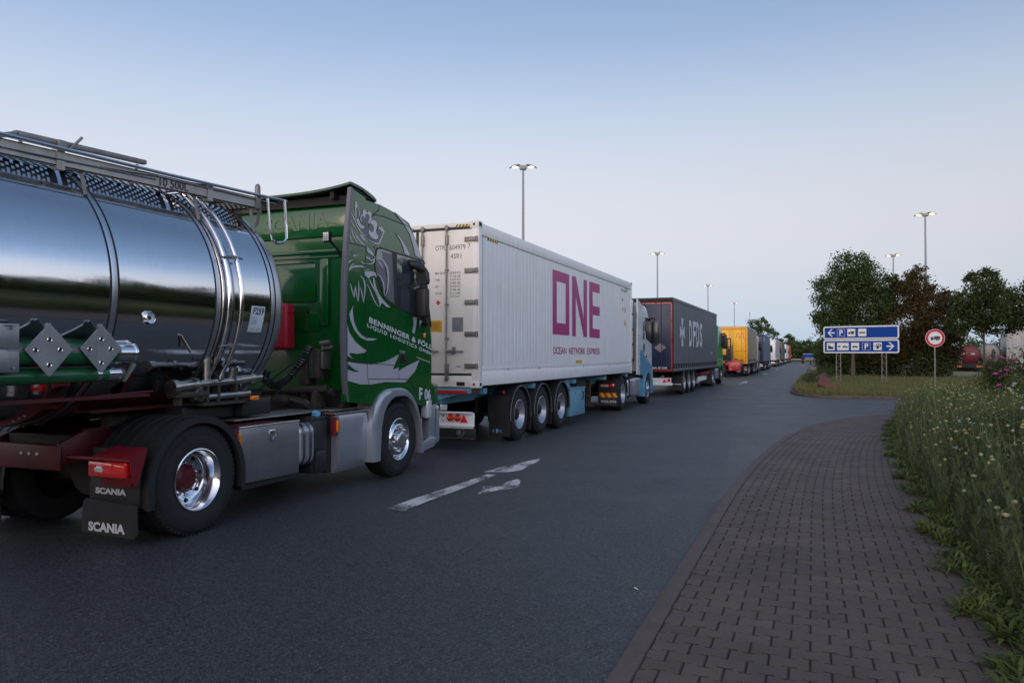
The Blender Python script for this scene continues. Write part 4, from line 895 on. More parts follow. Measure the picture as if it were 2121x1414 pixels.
# ---------------------------------------------------------------- polished tank trailer
def tank_trailer():
    CX, CZ, RR = -6.58, 2.23, 1.18
    T = thing('tank_trailer', 'polished steel tank trailer with perforated walkway on top, behind the green cab', 'tank trailer', (CX, 1.0, 0), group='trailers in the queue')
    b = MB()
    pr = [(0, -3.2), (.6, -3.15), (1.0, -3.0), (RR, -2.75), (RR, 6.78), (RR - .004, 6.88), (1.12, 6.98), (1.0, 7.05), (.8, 7.12), (.5, 7.18), (0, 7.2)]
    pr = pr[:4] + [(RR, -2.75 + (6.78 + 2.75) * k / 12) for k in range(1, 12)] + pr[4:]
    b.lathe((CX, 0, CZ), 'y', pr[:-6], 128)
    b.mi = 1
    b.lathe((CX, 0, CZ), 'y', pr[-7:], 128)
    b.build('tank', ['tank_steel', 'satin_steel'], T, smooth=50)
    for y in (-1.2, .9, 3.55, 4.70, 5.90, 6.71):
        b = MB()
        for d in (0, .075):
            b.lathe((CX, y + d, CZ), 'y', [(RR - .003, -.008), (RR + .005, -.006), (RR + .006, .006), (RR - .003, .008)], 96)
        b.mi = 1
        b.lathe((CX, y, CZ), 'y', [(RR + .001, .008), (RR + .003, .012), (RR + .003, .063), (RR + .001, .067)], 96)
        b.build('cladding_band', ['under', 'satin_steel'], T, smooth=50)
    # walkway: a channel on each side and perforated planks
    sl = .018
    wz = lambda y: 3.305 + (y - 4) * .035
    def chan(b):
        for sx in (1, -1):
            xo = -5.74 if sx > 0 else -7.42
            f = lambda y, z: (y, wz(y) + z)
            for y0, y1 in ((-2.5, 4.46), (4.52, 6.14), (6.20, 6.95)):
                b.prism('x', [f(y0, -.10), f(y1, -.10), f(y1, .02), f(y0, .02)], xo, xo - .008 * sx)
                b.prism('x', [f(y0, .012), f(y1, .012), f(y1, .02), f(y0, .02)], xo, xo - .05 * sx)
                b.prism('x', [f(y0, -.10), f(y1, -.10), f(y1, -.092), f(y0, -.092)], xo, xo - .05 * sx)
            for y in (-1.2, .6, 2.6, 4.49, 6.17):
                b.prism('x', [f(y - .035, -.13), f(y + .035, -.13), f(y + .035, .055), f(y - .035, .055)], xo + .012 * sx, xo - .05 * sx)
    part('walkway_channel', 'channel_alu', T, chan)
    def planks(b):
        for y0 in (-2.5, -1.3, -.1, 1.1, 2.32, 3.45, 4.66, 5.88):
            y1 = y0 + 1.14 if y0 < 5.8 else 6.93
            for xa, xb in ((-6.36, -5.80), (-7.36, -6.80)):
                ny = int((y1 - y0 - .08) / .044); nx = 9
                dx = (xb - xa) / nx
                y00 = y0 + .04
                fz = lambda y: wz(y) - .085
                b.poly([(xa, y0, fz(y0)), (xb, y0, fz(y0)), (xb, y00, fz(y00)), (xa, y00, fz(y00))])
                b.poly([(xa, y00 + ny * .044, fz(y00 + ny * .044)), (xb, y00 + ny * .044, fz(y00 + ny * .044)), (xb, y1 + .03, fz(y1)), (xa, y1 + .03, fz(y1))])
                for j in range(ny):
                    ya = y00 + j * .044; yb = ya + .044
                    b.poly([(xa, ya, fz(ya)), (xb, ya, fz(ya)), (xb, ya + .018, fz(ya)), (xa, ya + .018, fz(ya))])
                    for i in range(nx):
                        o = (dx / 2 if j % 2 else 0)
                        x_ = xa + i * dx + o
                        if x_ + dx * .52 > xb: continue
                        b.poly([(x_, ya + .018, fz(ya)), (x_ + dx * .52, ya + .018, fz(ya)), (x_ + dx * .52, yb, fz(yb)), (x_, yb, fz(yb))])
            
    part('walkway_grating', 'galv', T, planks, smooth=0)
    def rail(b):
        for xo in (-5.70, -7.46):
            b.tube([(xo, -2.5, wz(-2.5) + .045), (xo, 4.0, wz(4) + .04), (xo, 5.6, wz(5.6) + .03), (xo, 7.35, wz(7.0) + .055)], .017, 8)
            b.tube([(xo - .03, 4.1, wz(4.1) - .05), (xo - .03, 5.48, wz(5.4) - .03)], .007, 6)
            b.tube([(xo - .03, 5.5, wz(5.5) + .0), (xo - .03, 7.2, wz(7.2) - .01)], .008, 6)
    part('walkway_rail', 'satin_steel', T, rail)
    part('support_strut', 'galv', T, lambda b: [b.tube([(x0, y, wz(y) - .10), (x1, y - .02, z)], .018, 6) for y in (1.0, 2.9, 4.72, 6.0, 6.82) for x0, x1, z in ((-5.78, -5.70, 3.02), (-7.38, -7.46, 3.02))])
    part('walkway_end', 'galv', T, lambda b: [b.box(-7.40, -5.76, 6.93, 6.99, wz(6.9) - .14, wz(6.9) + .0), b.prism('x', [(6.86, 3.30), (6.93, 3.30), (6.925, 3.55), (6.90, 3.58), (6.875, 3.55)], -5.76, -5.72, bev=.004), b.tube([(-5.75, 6.95, 3.33), (-5.80, 6.97, 3.15), (-5.86, 6.85, 3.0)], .02, 6)])
    # folding hand rail loop hanging at the front end
    part('ladder_loop', 'polished', T, lambda b: b.tube([(-5.70, 7.02, 3.44), (-5.70, 7.06, 3.1), (-5.69, 7.09, 2.98), (-5.68, 7.16, 2.945), (-5.67, 7.26, 2.97), (-5.66, 7.31, 3.03), (-5.66, 7.30, 3.2), (-5.66, 7.27, 3.46)], .015, 8))
    part('folded_handrail', 'galv', T, lambda b: [b.prism('x', [(4.75, 3.64), (6.2, 3.71), (6.2, 3.76), (4.75, 3.69)], -6.68, -6.62, bev=.01), b.prism('x', [(4.50, 3.54), (4.78, 3.64), (4.78, 3.69), (4.50, 3.585)], -6.68, -6.62, bev=.01), b.tube([(-6.65, 4.8, 3.63), (-6.65, 4.9, 3.35)], .015), b.tube([(-6.65, 6.1, 3.69), (-6.65, 6.0, 3.35)], .015), b.tube([(-6.60, 5.25, 3.62), (-6.58, 5.38, 3.78)], .014), b.box(-6.70, -6.60, 5.15, 5.25, 3.62, 3.71, bev=.01)])
    part('manhole_lid', 'satin_steel', T, lambda b: [b.cyl((CX, y, 3.35), (CX, y, 3.52), .26, n=24) for y in (0.2, 2.2)])
    part('capacity_lettering', 'dark_text', T, lambda b: text_into(b, '10 500L', (-5.736, 5.52, wz(5.55) - .085), (0, 1, .033), (0, 0, 1), .085, .36, off=.02), smooth=0)
    part('hold_down_cable', 'under', T, lambda b: b.tube([(-5.72, 3.0, 3.22), (-5.73, 4.5, 3.27), (-5.73, 5.6, 3.36), (-5.72, 7.0, 3.47)], .004, 5))
    # vent / filling pipes hugging the tank
    def cpt(a, y, r): return (CX + r * math.sin(a), y, CZ + r * math.cos(a))
    def pipes(b):
        for y, r in ((6.05, 1.215), (6.19, 1.24)):
            P = [(-6.2, y - .2, 3.40), (-6.0, y - .05, 3.38)] + [cpt(R(a), y, r) for a in range(38, 132, 6)]
            e = P[-1]
            P += [(e[0] - .0, y - .02, e[2] - .1), (-5.62, y - .06, 1.36)]
            b.tube(P, .026, 10)
    part('vent_pipe', 'polished', T, pipes, smooth=60)
    def clamps(b):
        for a in (70, 112):
            c = cpt(R(a), 6.12, 1.23)
            b.tube([(c[0], 5.98, c[2] - .01), (c[0] + .03, 6.08, c[2]), (c[0] + .03, 6.12, c[2] + .01), (c[0] + .02, 6.27, c[2])], .010, 6)
            b.box(c[0], c[0] + .04, 6.09, 6.15, c[2] - .015, c[2] + .02)
    part('pipe_clamp', 'galv', T, clamps)
    def manif(b):
        b.cyl((-5.52, 5.62, 1.385), (-5.52, 6.32, 1.415), .036)
        b.cyl((-5.52, 5.50, 1.375), (-5.52, 5.72, 1.39), .055)
        b.cyl((-5.52, 5.46, 1.37), (-5.52, 5.52, 1.375), .075)
        b.cyl((-5.52, 5.72, 1.39), (-5.52, 5.76, 1.39), .072)
        b.cyl((-5.52, 6.28, 1.41), (-5.52, 6.52, 1.43), .048)
        b.cyl((-5.52, 6.50, 1.43), (-5.52, 6.56, 1.43), .065)
        b.cyl((-5.52, 6.56, 1.43), (-5.52, 6.70, 1.44), .035)
        b.cyl((-5.53, 6.27, 1.42), (-5.50, 6.27, 1.55), .045)
        b.cyl((-5.58, 5.97, 1.40), (-5.58, 5.97, 1.66), .04); b.cyl((-5.58, 5.97, 1.60), (-5.58, 5.97, 1.63), .055)
        b.cyl((-5.60, 6.22, 1.40), (-5.60, 6.22, 1.68), .02); b.cyl((-5.62, 6.22, 1.64), (-5.59, 6.22, 1.64), .045)
        b.cyl((-5.7, 6.2, 1.76), (-5.62, 6.55, 1.78), .06); b.cyl((-5.7, 6.22, 1.76), (-5.69, 6.25, 1.765), .075)
        b.cyl((-5.55, 5.75, 1.26), (-5.52, 6.50, 1.275), .035)
        b.cyl((-5.52, 6.48, 1.275), (-5.52, 6.50, 1.275), .045)
        b.cyl((-5.75, 5.35, 1.72), (-5.70, 6.1, 1.71), .085)
        b.tube([(-5.50, 5.7, 1.42), (-5.48, 5.8, 1.36), (-5.48, 5.72, 1.31)], .01)
        b.lathe((-5.50, 6.42, 1.36), 'x', [(.05, -.004), (.058, 0), (.05, .004)], 20)
        b.tube([(-5.45, 5.5, 1.86), (-5.44, 5.62, 1.70)], .012)
    part('discharge_manifold', 'shaded_worn_pipe', T, manif, smooth=40)
    def fitt(b):
        b.box(-5.62, -5.48, 5.5, 5.9, 1.27, 1.33, bev=.015)
        b.box(-5.6, -5.5, 5.8, 5.86, 1.22, 1.42, bev=.01)
        b.cyl((-5.47, 5.66, 1.45), (-5.47, 5.78, 1.42), .012)
        b.tube([(-5.45, 5.95, 1.5), (-5.45, 6.02, 1.42), (-5.47, 6.1, 1.45)], .009)
        for y in (5.55, 5.9, 6.05, 6.3): b.box(-5.58, -5.5, y, y + .03, 1.20, 1.40)
        b.box(-5.7, -5.5, 5.85, 6.6, 1.18, 1.21)
    part('valve_gear', 'grime', T, fitt)
    part('marker_lamp', 'amber_lens', T, lambda b: b.box(-5.47, -5.43, 6.47, 6.57, 1.205, 1.25, bev=.008))
    # hose tubes and their chrome collars
    def tube1(b):
        b.cyl((-5.48, -2.0, 1.66), (-5.48, 4.80, 1.685), .088, n=24)
        b.cyl((-5.66, -2.0, 1.80), (-5.66, 4.70, 1.815), .07, n=20)
        b.cyl((-5.50, -2.0, 1.47), (-5.50, 4.78, 1.515), .062, n=20)
    part('hose_tube', 'hose_green', T, tube1, smooth=50)
    def cap(b):
        b.cyl((-5.48, 4.78, 1.685), (-5.48, 4.965, 1.686), .091, n=28)
        b.cyl((-5.48, 4.955, 1.686), (-5.48, 4.975, 1.686), .098, n=28)
        b.cyl((-5.66, 4.70, 1.815), (-5.66, 4.79, 1.815), .072, n=20)
        b.cyl((-5.50, 4.62, 1.513), (-5.50, 4.66, 1.513), .064, n=20)
        b.cyl((-5.50, 4.73, 1.515), (-5.50, 4.85, 1.516), .064, n=20)
    part('tube_collar', 'polished', T, cap, smooth=50)
    part('end_bracket', 'galv', T, lambda b: [b.cyl((-5.50, 4.85, 1.516), (-5.50, 4.90, 1.52), .066, .05), b.prism('x', [(4.86, 1.45), (4.88, 1.45), (4.985, 1.58), (4.985, 1.63), (4.96, 1.63)], -5.45, -5.43), b.box(-5.40, -5.39, 3.2, 4.8, 1.695, 1.735), b.box(-5.72, -5.66, 4.42, 4.5, 1.84, 1.9)])
    # warning plate carriers standing on a corner, with stepped right edge and four holes
    for yc, zc, h in ((4.132, 1.715, .200), (4.588, 1.727, .197)):
        b = MB()
        x = -5.375
        P = [(yc - h, zc), (yc, zc + h), (yc + .085, zc + h * .60), (yc + .11, zc + h * .45), (yc + h, zc), (yc + .01, zc - h), (yc - .01, zc - h)]
        b.prism('x', P, x, x + .004, bev=.001, seg=1)
        b.prism('x', [(yc - h, zc), (yc, zc + h), (yc + .0, zc + h - .008), (yc - h + .008, zc)], x, x + .016)
        b.prism('x', [(yc - .045, zc + h - .055), (yc - .025, zc + h - .035), (yc - .025, zc + h + .0), (yc - .045, zc + h - .012)], x, x + .02)
        d = b.build('placard_carrier', 'plate_alu', T, smooth=30)
        b = MB()
        for dy, dz in ((0, .075), (-.11, -.004), (.09, -.0), (0, -.115)):
            b.poly([(x + .0055, yc + dy + .015 * math.cos(t), zc + dz + .014 * math.sin(t)) for t in [2 * PI * k / 14 for k in range(14)]])
        b.build('slot', 'under', d, smooth=0)
        b = MB()
        for dy, dz in ((0, .075), (-.11, -.004), (.09, -.0), (0, -.115)):
            b.lathe((x + .004, yc + dy, zc + dz), 'x', [(.013, 0), (.017, .006), (.021, 0)], 16)
        b.build('slot_rim', 'polished', d)
    b = MB()
    b.box(-5.40, -5.385, 3.15, 3.905, 1.715, 1.90, bev=.006); b.box(-5.40, -5.388, 3.15, 3.91, 1.545, 1.712, bev=.006)
    b.cyl((-5.385, 3.85, 1.87), (-5.37, 3.85, 1.87), .012); b.cyl((-5.385, 3.86, 1.58), (-5.37, 3.86, 1.58), .012); b.box(-5.385, -5.37, 3.80, 3.88, 1.885, 1.893)
    b.box(-5.39, -5.38, 3.82, 3.90, 1.708, 1.716)
    b.build('number_plate_carrier', 'plate_alu', T)
    # gauge
    g = MB()
    g.lathe((-5.405, 5.10, 2.0), 'x', [(.0, .0), (.045, .0), (.062, -.03)], 28); g.mi = 1
    g.lathe((-5.405, 5.10, 2.0), 'x', [(.042, -.002), (.044, .02), (.05, .022), (.055, .014), (.06, -.02)], 28); g.mi = 2
    g.lathe((-5.405, 5.10, 2.0), 'x', [(0, .006), (.018, .005), (.02, .001)], 16)
    g.build('dial_gauge', ['label_white', 'polished', 'dark_text'], T, smooth=40)
    # information plate wrapped on the shell
    def lab(m, y0, y1, z0, z1, off, name, fn=None):
        b = MB()
        if fn: fn(b, off)
        else:
            rg = []
            for k in range(9):
                z = z0 + (z1 - z0) * k / 8
                sh = -.022 * (1 - k / 8)
                x = CX + math.sqrt((RR + off) ** 2 - (z - CZ) ** 2)
                rg.append([(x, y0 + sh, z), (x, y1 + sh, z)])
            b.loft(rg, False, False, closed=False)
        b.build(name, m, T, smooth=0 if fn else 60)
    lab('label_white', 6.41, 6.62, 1.915, 2.185, .003, 'information_plate')
    def fx(off, y0, z0, sh=.08):
        def g_(a, b_):
            z = z0 + b_
            return Vector((CX + math.sqrt((RR + off) ** 2 - (z - CZ) ** 2), y0 + a + b_ * sh, z))
        return g_
    def wr(b, off):
        text_into(b, 'F259', (0, 0, 0), (0, 1, 0), (0, 0, 1), .075, .165, off=.03, fnp=fx(off, 6.43, 2.095, .2))
        for i, s in enumerate(['Ladegut UN', 'Kesselwagen 4260', 'Tankcode L4BH', '4 Kammern', 'mit Heizung']):
            text_into(b, s, (0, 0, 0), (0, 1, 0), (0, 0, 1), .011, .09, off=.01, fnp=fx(off, 6.415, 2.06 - i * .018))
        for i, s in enumerate(['Leermasse    6380 kg', 'zul. Masse   34000 kg']):
            text_into(b, s, (0, 0, 0), (0, 1, 0), (0, 0, 1), .012, .17, off=.012, fnp=fx(off, 6.405, 1.945 - i * .02))
    lab('dark_text', 0, 0, 0, 0, .0045, 'plate_print', wr)
    # frame under the tank
    def fr(b):
        b.prism('x', [(-3.0, 1.02), (3.2, 1.02), (3.8, 1.19), (6.4, 1.19), (6.5, 1.30), (3.5, 1.40), (-3, 1.40)], -7.06, -6.96, bev=.01)
        b.prism('x', [(-3.0, 1.02), (3.2, 1.02), (3.8, 1.19), (6.4, 1.19), (6.5, 1.30), (3.5, 1.40), (-3, 1.40)], -6.20, -6.10, bev=.01)
        b.box(-7.3, -5.85, 4.9, 6.3, 1.165, 1.19)
        b.box(-5.66, -5.60, 1.5, 5.30, 1.30, 1.33)
        b.tube([(-5.62, 1.5, 1.29), (-5.62, 4.5, 1.315), (-5.62, 5.35, 1.345)], .010, 6)
        for y in (2.0, 3.2, 4.45): b.tube([(-6.0, y, 1.45), (-5.64, y + .02, 1.31)], .016, 6)
        b.tube([(-5.75, 3.5, 1.44), (-5.72, 5.3, 1.445)], .018, 6)
    part('chassis_frame', 'red_frame_dark', T, fr)
    part('saddle', 'red_frame_dark', T, lambda b: [b.prism('y', [(-7.4, 1.3), (-5.76, 1.3), (-5.62, 1.55), (-5.78, 1.40), (-6.58, 1.04 + .02), (-7.38, 1.40), (-7.54, 1.55)], y, y + .05) for y in (.5, 3.0, 5.1)])
    part('pump_box', 'black_plastic', T, lambda b: [b.box(-6.1, -5.66, 5.75, 6.45, 1.03, 1.17, bev=.02), b.box(-6.3, -5.58, 6.5, 6.95, 1.03, 1.22, bev=.02)])
    part('landing_leg', 'grime', T, lambda b: [b.box(x, x + .1, 2.9, 3.0, .45, 1.2) for x in (-7.2, -6.06)] + [b.box(x - .05, x + .15, 2.82, 3.08, .42, .45) for x in (-7.2, -6.06)])
    for y in (-.3, -1.6, -2.9):
        wheel(T, -5.36, y, 1, 'trailer', 'polished', 'under', lod=1); wheel(T, -7.80, y, -1, 'trailer', 'polished', 'under', lod=1)
    b = MB()
    for y in (-.3, -1.6, -2.9):
        for x0, x1 in ((-5.8, -5.34), (-7.82, -7.36)): fender(b, y, .52, .57, .6, 10, 170, x0, x1)
        b.cyl((-7.5, y, .51), (-5.66, y, .51), .07)
    b.build('trailer_fender', 'black_plastic', T)
    return T
tank_trailer()
# ---------------------------------------------------------------- refrigerated container
def container():
    X0, X1, Y0, Y1, Z0, Z1 = -7.83, -5.39, 12.2, 24.38, 1.117, 4.017
    T = thing('shipping_container', 'white refrigerated shipping container with large magenta ONE lettering, on a blue trailer', 'container', ((X0 + X1) / 2, Y0, Z0))
    b = MB()
    b.box(X0 + .02, X1 - .02, Y0 + .12, Y1 - .1, Z0 + .12, Z1 - .03)
    n = 60
    for sx, x in ((1, X1), (-1, X0)):      # ribbed side skin
        pts = []
        for i in range(n):
            ya = Y0 + .2 + (Y1 - Y0 - .4) * i / n; yb = ya + (Y1 - Y0 - .4) / n
            pts += [(ya, -.0125), (yb - .040, -.0125), (yb - .030, -.008), (yb - .010, -.008)]
        za, zb = Z0 + .36, Z1 - .23
        b.loft([[(x + d * sx, y, z) for y, d in pts] for z in (za, zb)], False, False, closed=False)
    side = b.build('container_body', 'white_box', T, smooth=20)
    b = MB()
    for sx, x in ((1, X1), (-1, X0)):
        b.box(x - .10 * sx, x - .004 * sx, Y0 + .1, Y1 - .1, Z1 - .235, Z1 - .025, bev=.006)
        b.box(x - .10 * sx, x - .014 * sx, Y0 + .1, Y1 - .1, Z0 + .30, Z0 + .37, bev=.004)
        b.box(x - .10 * sx, x - .026 * sx, Y0 + .1, Y1 - .1, Z0 + .27, Z0 + .31)
        b.box(x - .10 * sx, x - .008 * sx, Y0 + .1, Y1 - .1, Z0 + .02, Z0 + .265, bev=.006)
        b.box(x - .14 * sx, x, Y0, Y0 + .14, Z0 + .1, Z1 - .1, bev=.006)
        b.box(x - .14 * sx, x, Y1 - .14, Y1, Z0 + .1, Z1 - .1, bev=.006)
    b.box(X0 + .1, X1 - .1, Y1 - .12, Y1 - .02, Z0, Z1 - .02)
    b.build('rail', 'white_box', T)
    def seam(b):
        b.box(X1 - .016, X1 - .0035, Y0 + .14, Y1 - .14, Z1 - .242, Z1 - .236)
        for y in (13.6, 15.4, 18.8, 21.5): b.box(X1 - .02, X1 - .012, y, y + .02, Z0 + .27, Z0 + .31)
    part('seam', 'gasket', T, seam)
    b = MB()
    b.box(X0, X1, Y0 + .0, Y0 + .12, Z1 - .088, Z1 - .012, bev=.006)
    b.box(X0 + .1, X1 - .1, Y0 + .005, Y0 + .12, Z0 + .0, Z0 + .2, bev=.006)
    b.box(X0, X0 + .13, Y0 + .004, Y0 + .12, Z0 + .1, Z1 - .1, bev=.004)
    b.box(X1 - .042, X1 - .002, Y0 - .001, Y0 + .12, Z0 + .1, Z1 - .1, bev=.004)
    b.build('door_frame', 'warm_lit_white', T)
    for x in (X0, X1 - .178):
        for y in (Y0 - .008, Y1 - .17):
            for z in (Z0 - .012, Z1 - .118):
                c = boxp('corner_casting', 'warm_lit_white', T, x - (.004 if x == X0 else -.004), x + .178, y, y + .178, z, z + .122, bev=.008)
                def hole(b):
                    if y < Y0 + 1:
                        cx_ = x + .089
                        b.lathe((cx_, y - .0015, z + .061), 'y', [(0, 0), (.022, 0)], 16)
                        b.box(cx_ - .021, cx_ + .021, y - .0016, y, z + .046, z + .076)
                    xx = x + .1795 if x > X0 else x - .006
                    b.box(xx, xx + .004, y + .05, y + .12, z + .035, z + .09)
                part('slot', 'under', c, hole, smooth=0)
    part('forklift_pocket', 'under', T, lambda b: [b.box(-5.82, -5.66, Y0 + .0025, Y0 + .02, Z0 + .02, Z0 + .09), b.box(-7.56, -7.4, Y0 + .0025, Y0 + .02, Z0 + .02, Z0 + .09)])
    for k, (xa, xb) in enumerate(((-6.60, -5.475), (-7.725, -6.62))):
        part('door_gasket', 'gasket', T, lambda b: b.box(xa - .012, xb + (.045 if k == 0 else .012), Y0 + .008, Y0 + .08, Z0 + .198, Z1 - .085))
        b = MB()
        b.box(xa + .03, xb - .004, Y0 + .001, Y0 + .07, Z0 + .238, Z1 - .135, bev=.008)
        d = b.build('door', 'warm_lit_white', T)
        def hg(b):
            for z in (3.66, 3.11, 2.555, 2.0, 1.44):
                if k == 0:
                    b.box(-5.66, -5.50, Y0 - .016, Y0 + .004, z, z + .088, bev=.004)
                    b.box(-5.51, -5.455, Y0 - .024, Y0 + .004, z + .006, z + .082, bev=.004)
                    b.box(-5.455, -5.40, Y0 - .018, Y0 + .0, z, z + .088, bev=.004)
                    b.cyl((-5.43, Y0 - .016, z - .004), (-5.43, Y0 - .016, z + .092), .014, n=10)
                    for i in range(3):
                        for j in (.018, .07): b.cyl((-5.64 + .045 * i, Y0 - .022, z + j), (-5.64 + .045 * i, Y0 - .014, z + j), .008, n=8)
                else:
                    b.box(-7.76, -7.55, Y0 - .016, Y0 + .004, z, z + .088, bev=.004)
        part('hinge', 'galv', d, hg)
        xr = (-6.0, -6.48) if k == 0 else (-6.9, -7.4)
        def rods(b):
            for x in xr:
                b.cyl((x, Y0 - .035, Z0 + .12), (x, Y0 - .035, Z1 - .055), .0165, n=12)
                for z in (1.30, 1.46, 1.95, 2.55, 3.16, 3.70): b.box(x - .03, x + .03, Y0 - .045, Y0 + .004, z, z + .03, bev=.004)
                for z in (Z0 + .15, Z1 - .10):
                    b.box(x - .035, x + .035, Y0 - .05, Y0, z - .03, z + .03, bev=.006)
                    b.box(x - .018, x + .018, Y0 - .06, Y0 - .01, z - .05, z + .05, bev=.004)
                b.box(x - .028, x + .04, Y0 - .05, Y0, 1.33, 1.53, bev=.008) ; b.box(x - .028, x + .028, Y0 - .05, Y0, 3.62, 3.80, bev=.006)
                b.cyl((x + .02, Y0 - .045, 1.742), (x + .33 * (1 if x in (-6.0, -6.9) else 1), Y0 - .035, 1.742), .012, n=8)
                b.box(x - .02, x + .10, Y0 - .055, Y0 - .02, 1.725, 1.765, bev=.006)
                b.box(x + .12, x + .17, Y0 - .06, Y0, 1.70, 1.82, bev=.008)
        part('locking_rod', 'galv', d, rods)
    def dt(b):
        y = Y0 + .0005
        u, v = (1, 0, 0), (0, 0, 1)
        text_into(b, 'OTPU', (-6.235, y, 3.53), u, v, .088, .225)
        text_into(b, '604979', (-5.955, y, 3.53), u, v, .088, .31)
        text_into(b, '7', (-5.60, y, 3.535), u, v, .088, .045)
        text_into(b, '45R1', (-5.935, y, 3.375), u, v, .088, .205)
        for i, (a, c) in enumerate([('MAX GROSS', '35.000 KG'), ('', '77.160 LBS'), ('TARE', '4.570 KG'), ('', '10.080 LBS'), ('NET', '30.430 KG'), ('', '67.080 LBS'), ('CU.CAP.', '67.2 CU.M.'), ('', '2.373 CU.FT.')]):
            z = 3.105 - i * .0595
            if a: text_into(b, a, (-6.24, y, z), u, v, .042, {'MAX GROSS': .21, 'TARE': .095, 'NET': .07, 'CU.CAP.': .135}[a], off=.01)
            text_into(b, c, (-5.945, y, z), u, v, .042, .20, off=.01)
    part('door_lettering', 'dark_text', T, dt, smooth=0)
    part('cimc_badge', 'sign_blue', T, lambda b: text_into(b, 'CIMC', (-5.825, Y0 + .0005, 1.463), (1, 0, 0), (0, 0, 1), .026, .09, off=.03), smooth=0)
    part('data_plate', 'plate_alu', T, lambda b: b.box(-5.905, -5.69, Y0 - .001, Y0 + .004, 2.085, 2.34))
    part('yellow_notice', 'yellow_label', T, lambda b: b.box(-6.38, -6.10, Y0 - .001, Y0 + .004, 2.085, 2.29))
    part('notice_print', 'dark_text', T, lambda b: [b.box(-6.36, -6.12 - .02 * (i % 3), Y0 - .002, Y0, 2.11 + .02 * i, 2.117 + .02 * i) for i in range(8)])
    part('hazard_diamond', 'hazard_red', T, lambda b: b.prism('y', [(-6.225, 2.60), (-6.175, 2.555), (-6.135, 2.605), (-6.185, 2.65)], Y0 - .001, Y0 + .004))
    def hz(b, xf):
        for i in range(9):
            b.mi = i % 2
            a0, a1 = i / 9, (i + 1) / 9
            lo = max(0, a0 - .06); hi = min(1, a1 + .06)
            b.poly([xf(a0, 0), xf(a1, 0), xf(min(1, a1 + .07), 1), xf(min(1, a0 + .07), 1)])
    part('height_warning_strip', ['dark_text', 'hazard_yellow'], T, lambda b: hz(b, lambda a, c: (-5.84 + .29 * a, Y0 - .0015, 3.935 + .035 * c)), smooth=0)
    part('height_warning_strip', ['dark_text', 'hazard_yellow'], T, lambda b: hz(b, lambda a, c: (X1 - .0025, 12.58 + .50 * a, 3.735 + .045 * c)), smooth=0)
    part('height_warning_strip', ['dark_text', 'hazard_yellow'], T, lambda b: hz(b, lambda a, c: (X1 - .0025, 23.35 + .45 * a, 3.735 + .045 * c)), smooth=0)
    # lettering on the long side: built as strokes
    xs = X1 - .0075
    def one(b):
        q = lambda P: b.poly([(xs, y, z) for y, z in P])
        q([(16.29, 2.145), (17.56, 2.145), (17.56, 2.415), (16.60, 2.415)]); q([(16.29, 2.145), (16.60, 2.415), (16.60, 3.36), (16.29, 3.60)])
        q([(16.29, 3.60), (16.60, 3.36), (17.27, 3.36), (17.56, 3.60)]); q([(17.56, 3.60), (17.27, 3.36), (17.27, 2.415), (17.56, 2.415)])
        q([(17.80, 2.14), (18.10, 2.14), (18.10, 3.60), (17.80, 3.60)])
        q([(18.10, 3.60), (18.10, 3.12), (18.80, 2.14), (19.10, 2.14), (19.10, 2.16), (18.12, 3.60)])
        q([(18.80, 2.60), (19.10, 2.14), (19.10, 3.60), (18.80, 3.60)])
        q([(19.34, 2.14), (19.66, 2.14), (19.66, 3.60), (19.34, 3.60)])
        for z in (2.14, 2.745, 3.36): q([(19.66, z), (20.38, z), (20.38, z + .24), (19.66, z + .24)])
    part('one_logo', 'magenta', T, one, smooth=0)
    def oc(b):
        u, v = (0, 1, 0), (0, 0, 1)
        text_into(b, 'OCEAN', (xs, 16.31, 1.70), u, v, .165, 1.02, off=.012)
        text_into(b, 'NETWORK', (xs, 17.53, 1.70), u, v, .165, 1.40, off=.012)
        text_into(b, 'EXPRESS', (xs, 19.10, 1.70), u, v, .165, 1.28, off=.012)
    part('logo_lettering', 'magenta', T, oc, smooth=0)
    part('side_notice', 'yellow_label', T, lambda b: b.box(X1 - .02, X1 - .006, 18.08, 18.64, 1.485, 1.555))
    def sd(b):
        u, v = (0, 1, 0), (0, 0, 1)
        text_into(b, 'OTPU 604979', (xs, 22.95, 3.62), u, v, .085, .75)
        text_into(b, '45R1', (xs, 23.0, 3.33), u, v, .085, .2)
        b.box(X1 - .02, X1 - .0065, 23.42, 23.48, 3.0, 3.15)
    part('side_lettering', 'dark_text', T, sd, smooth=0)
    part('small_sign', 'yellow_label', T, lambda b: [b.prism('x', [(23.28, 2.60), (23.60, 2.60), (23.44, 2.80)], X1 - .02, X1 - .0065), b.box(X1 - .02, X1 - .0065, 23.08, 23.2, 3.0, 3.14)])
    part('refrigeration_unit', 'white_box', T, lambda b: b.box(X0 + .15, X1 - .15, Y1 - .02, Y1 + .06, Z0 + .3, Z1 - .2))
    return T
container()

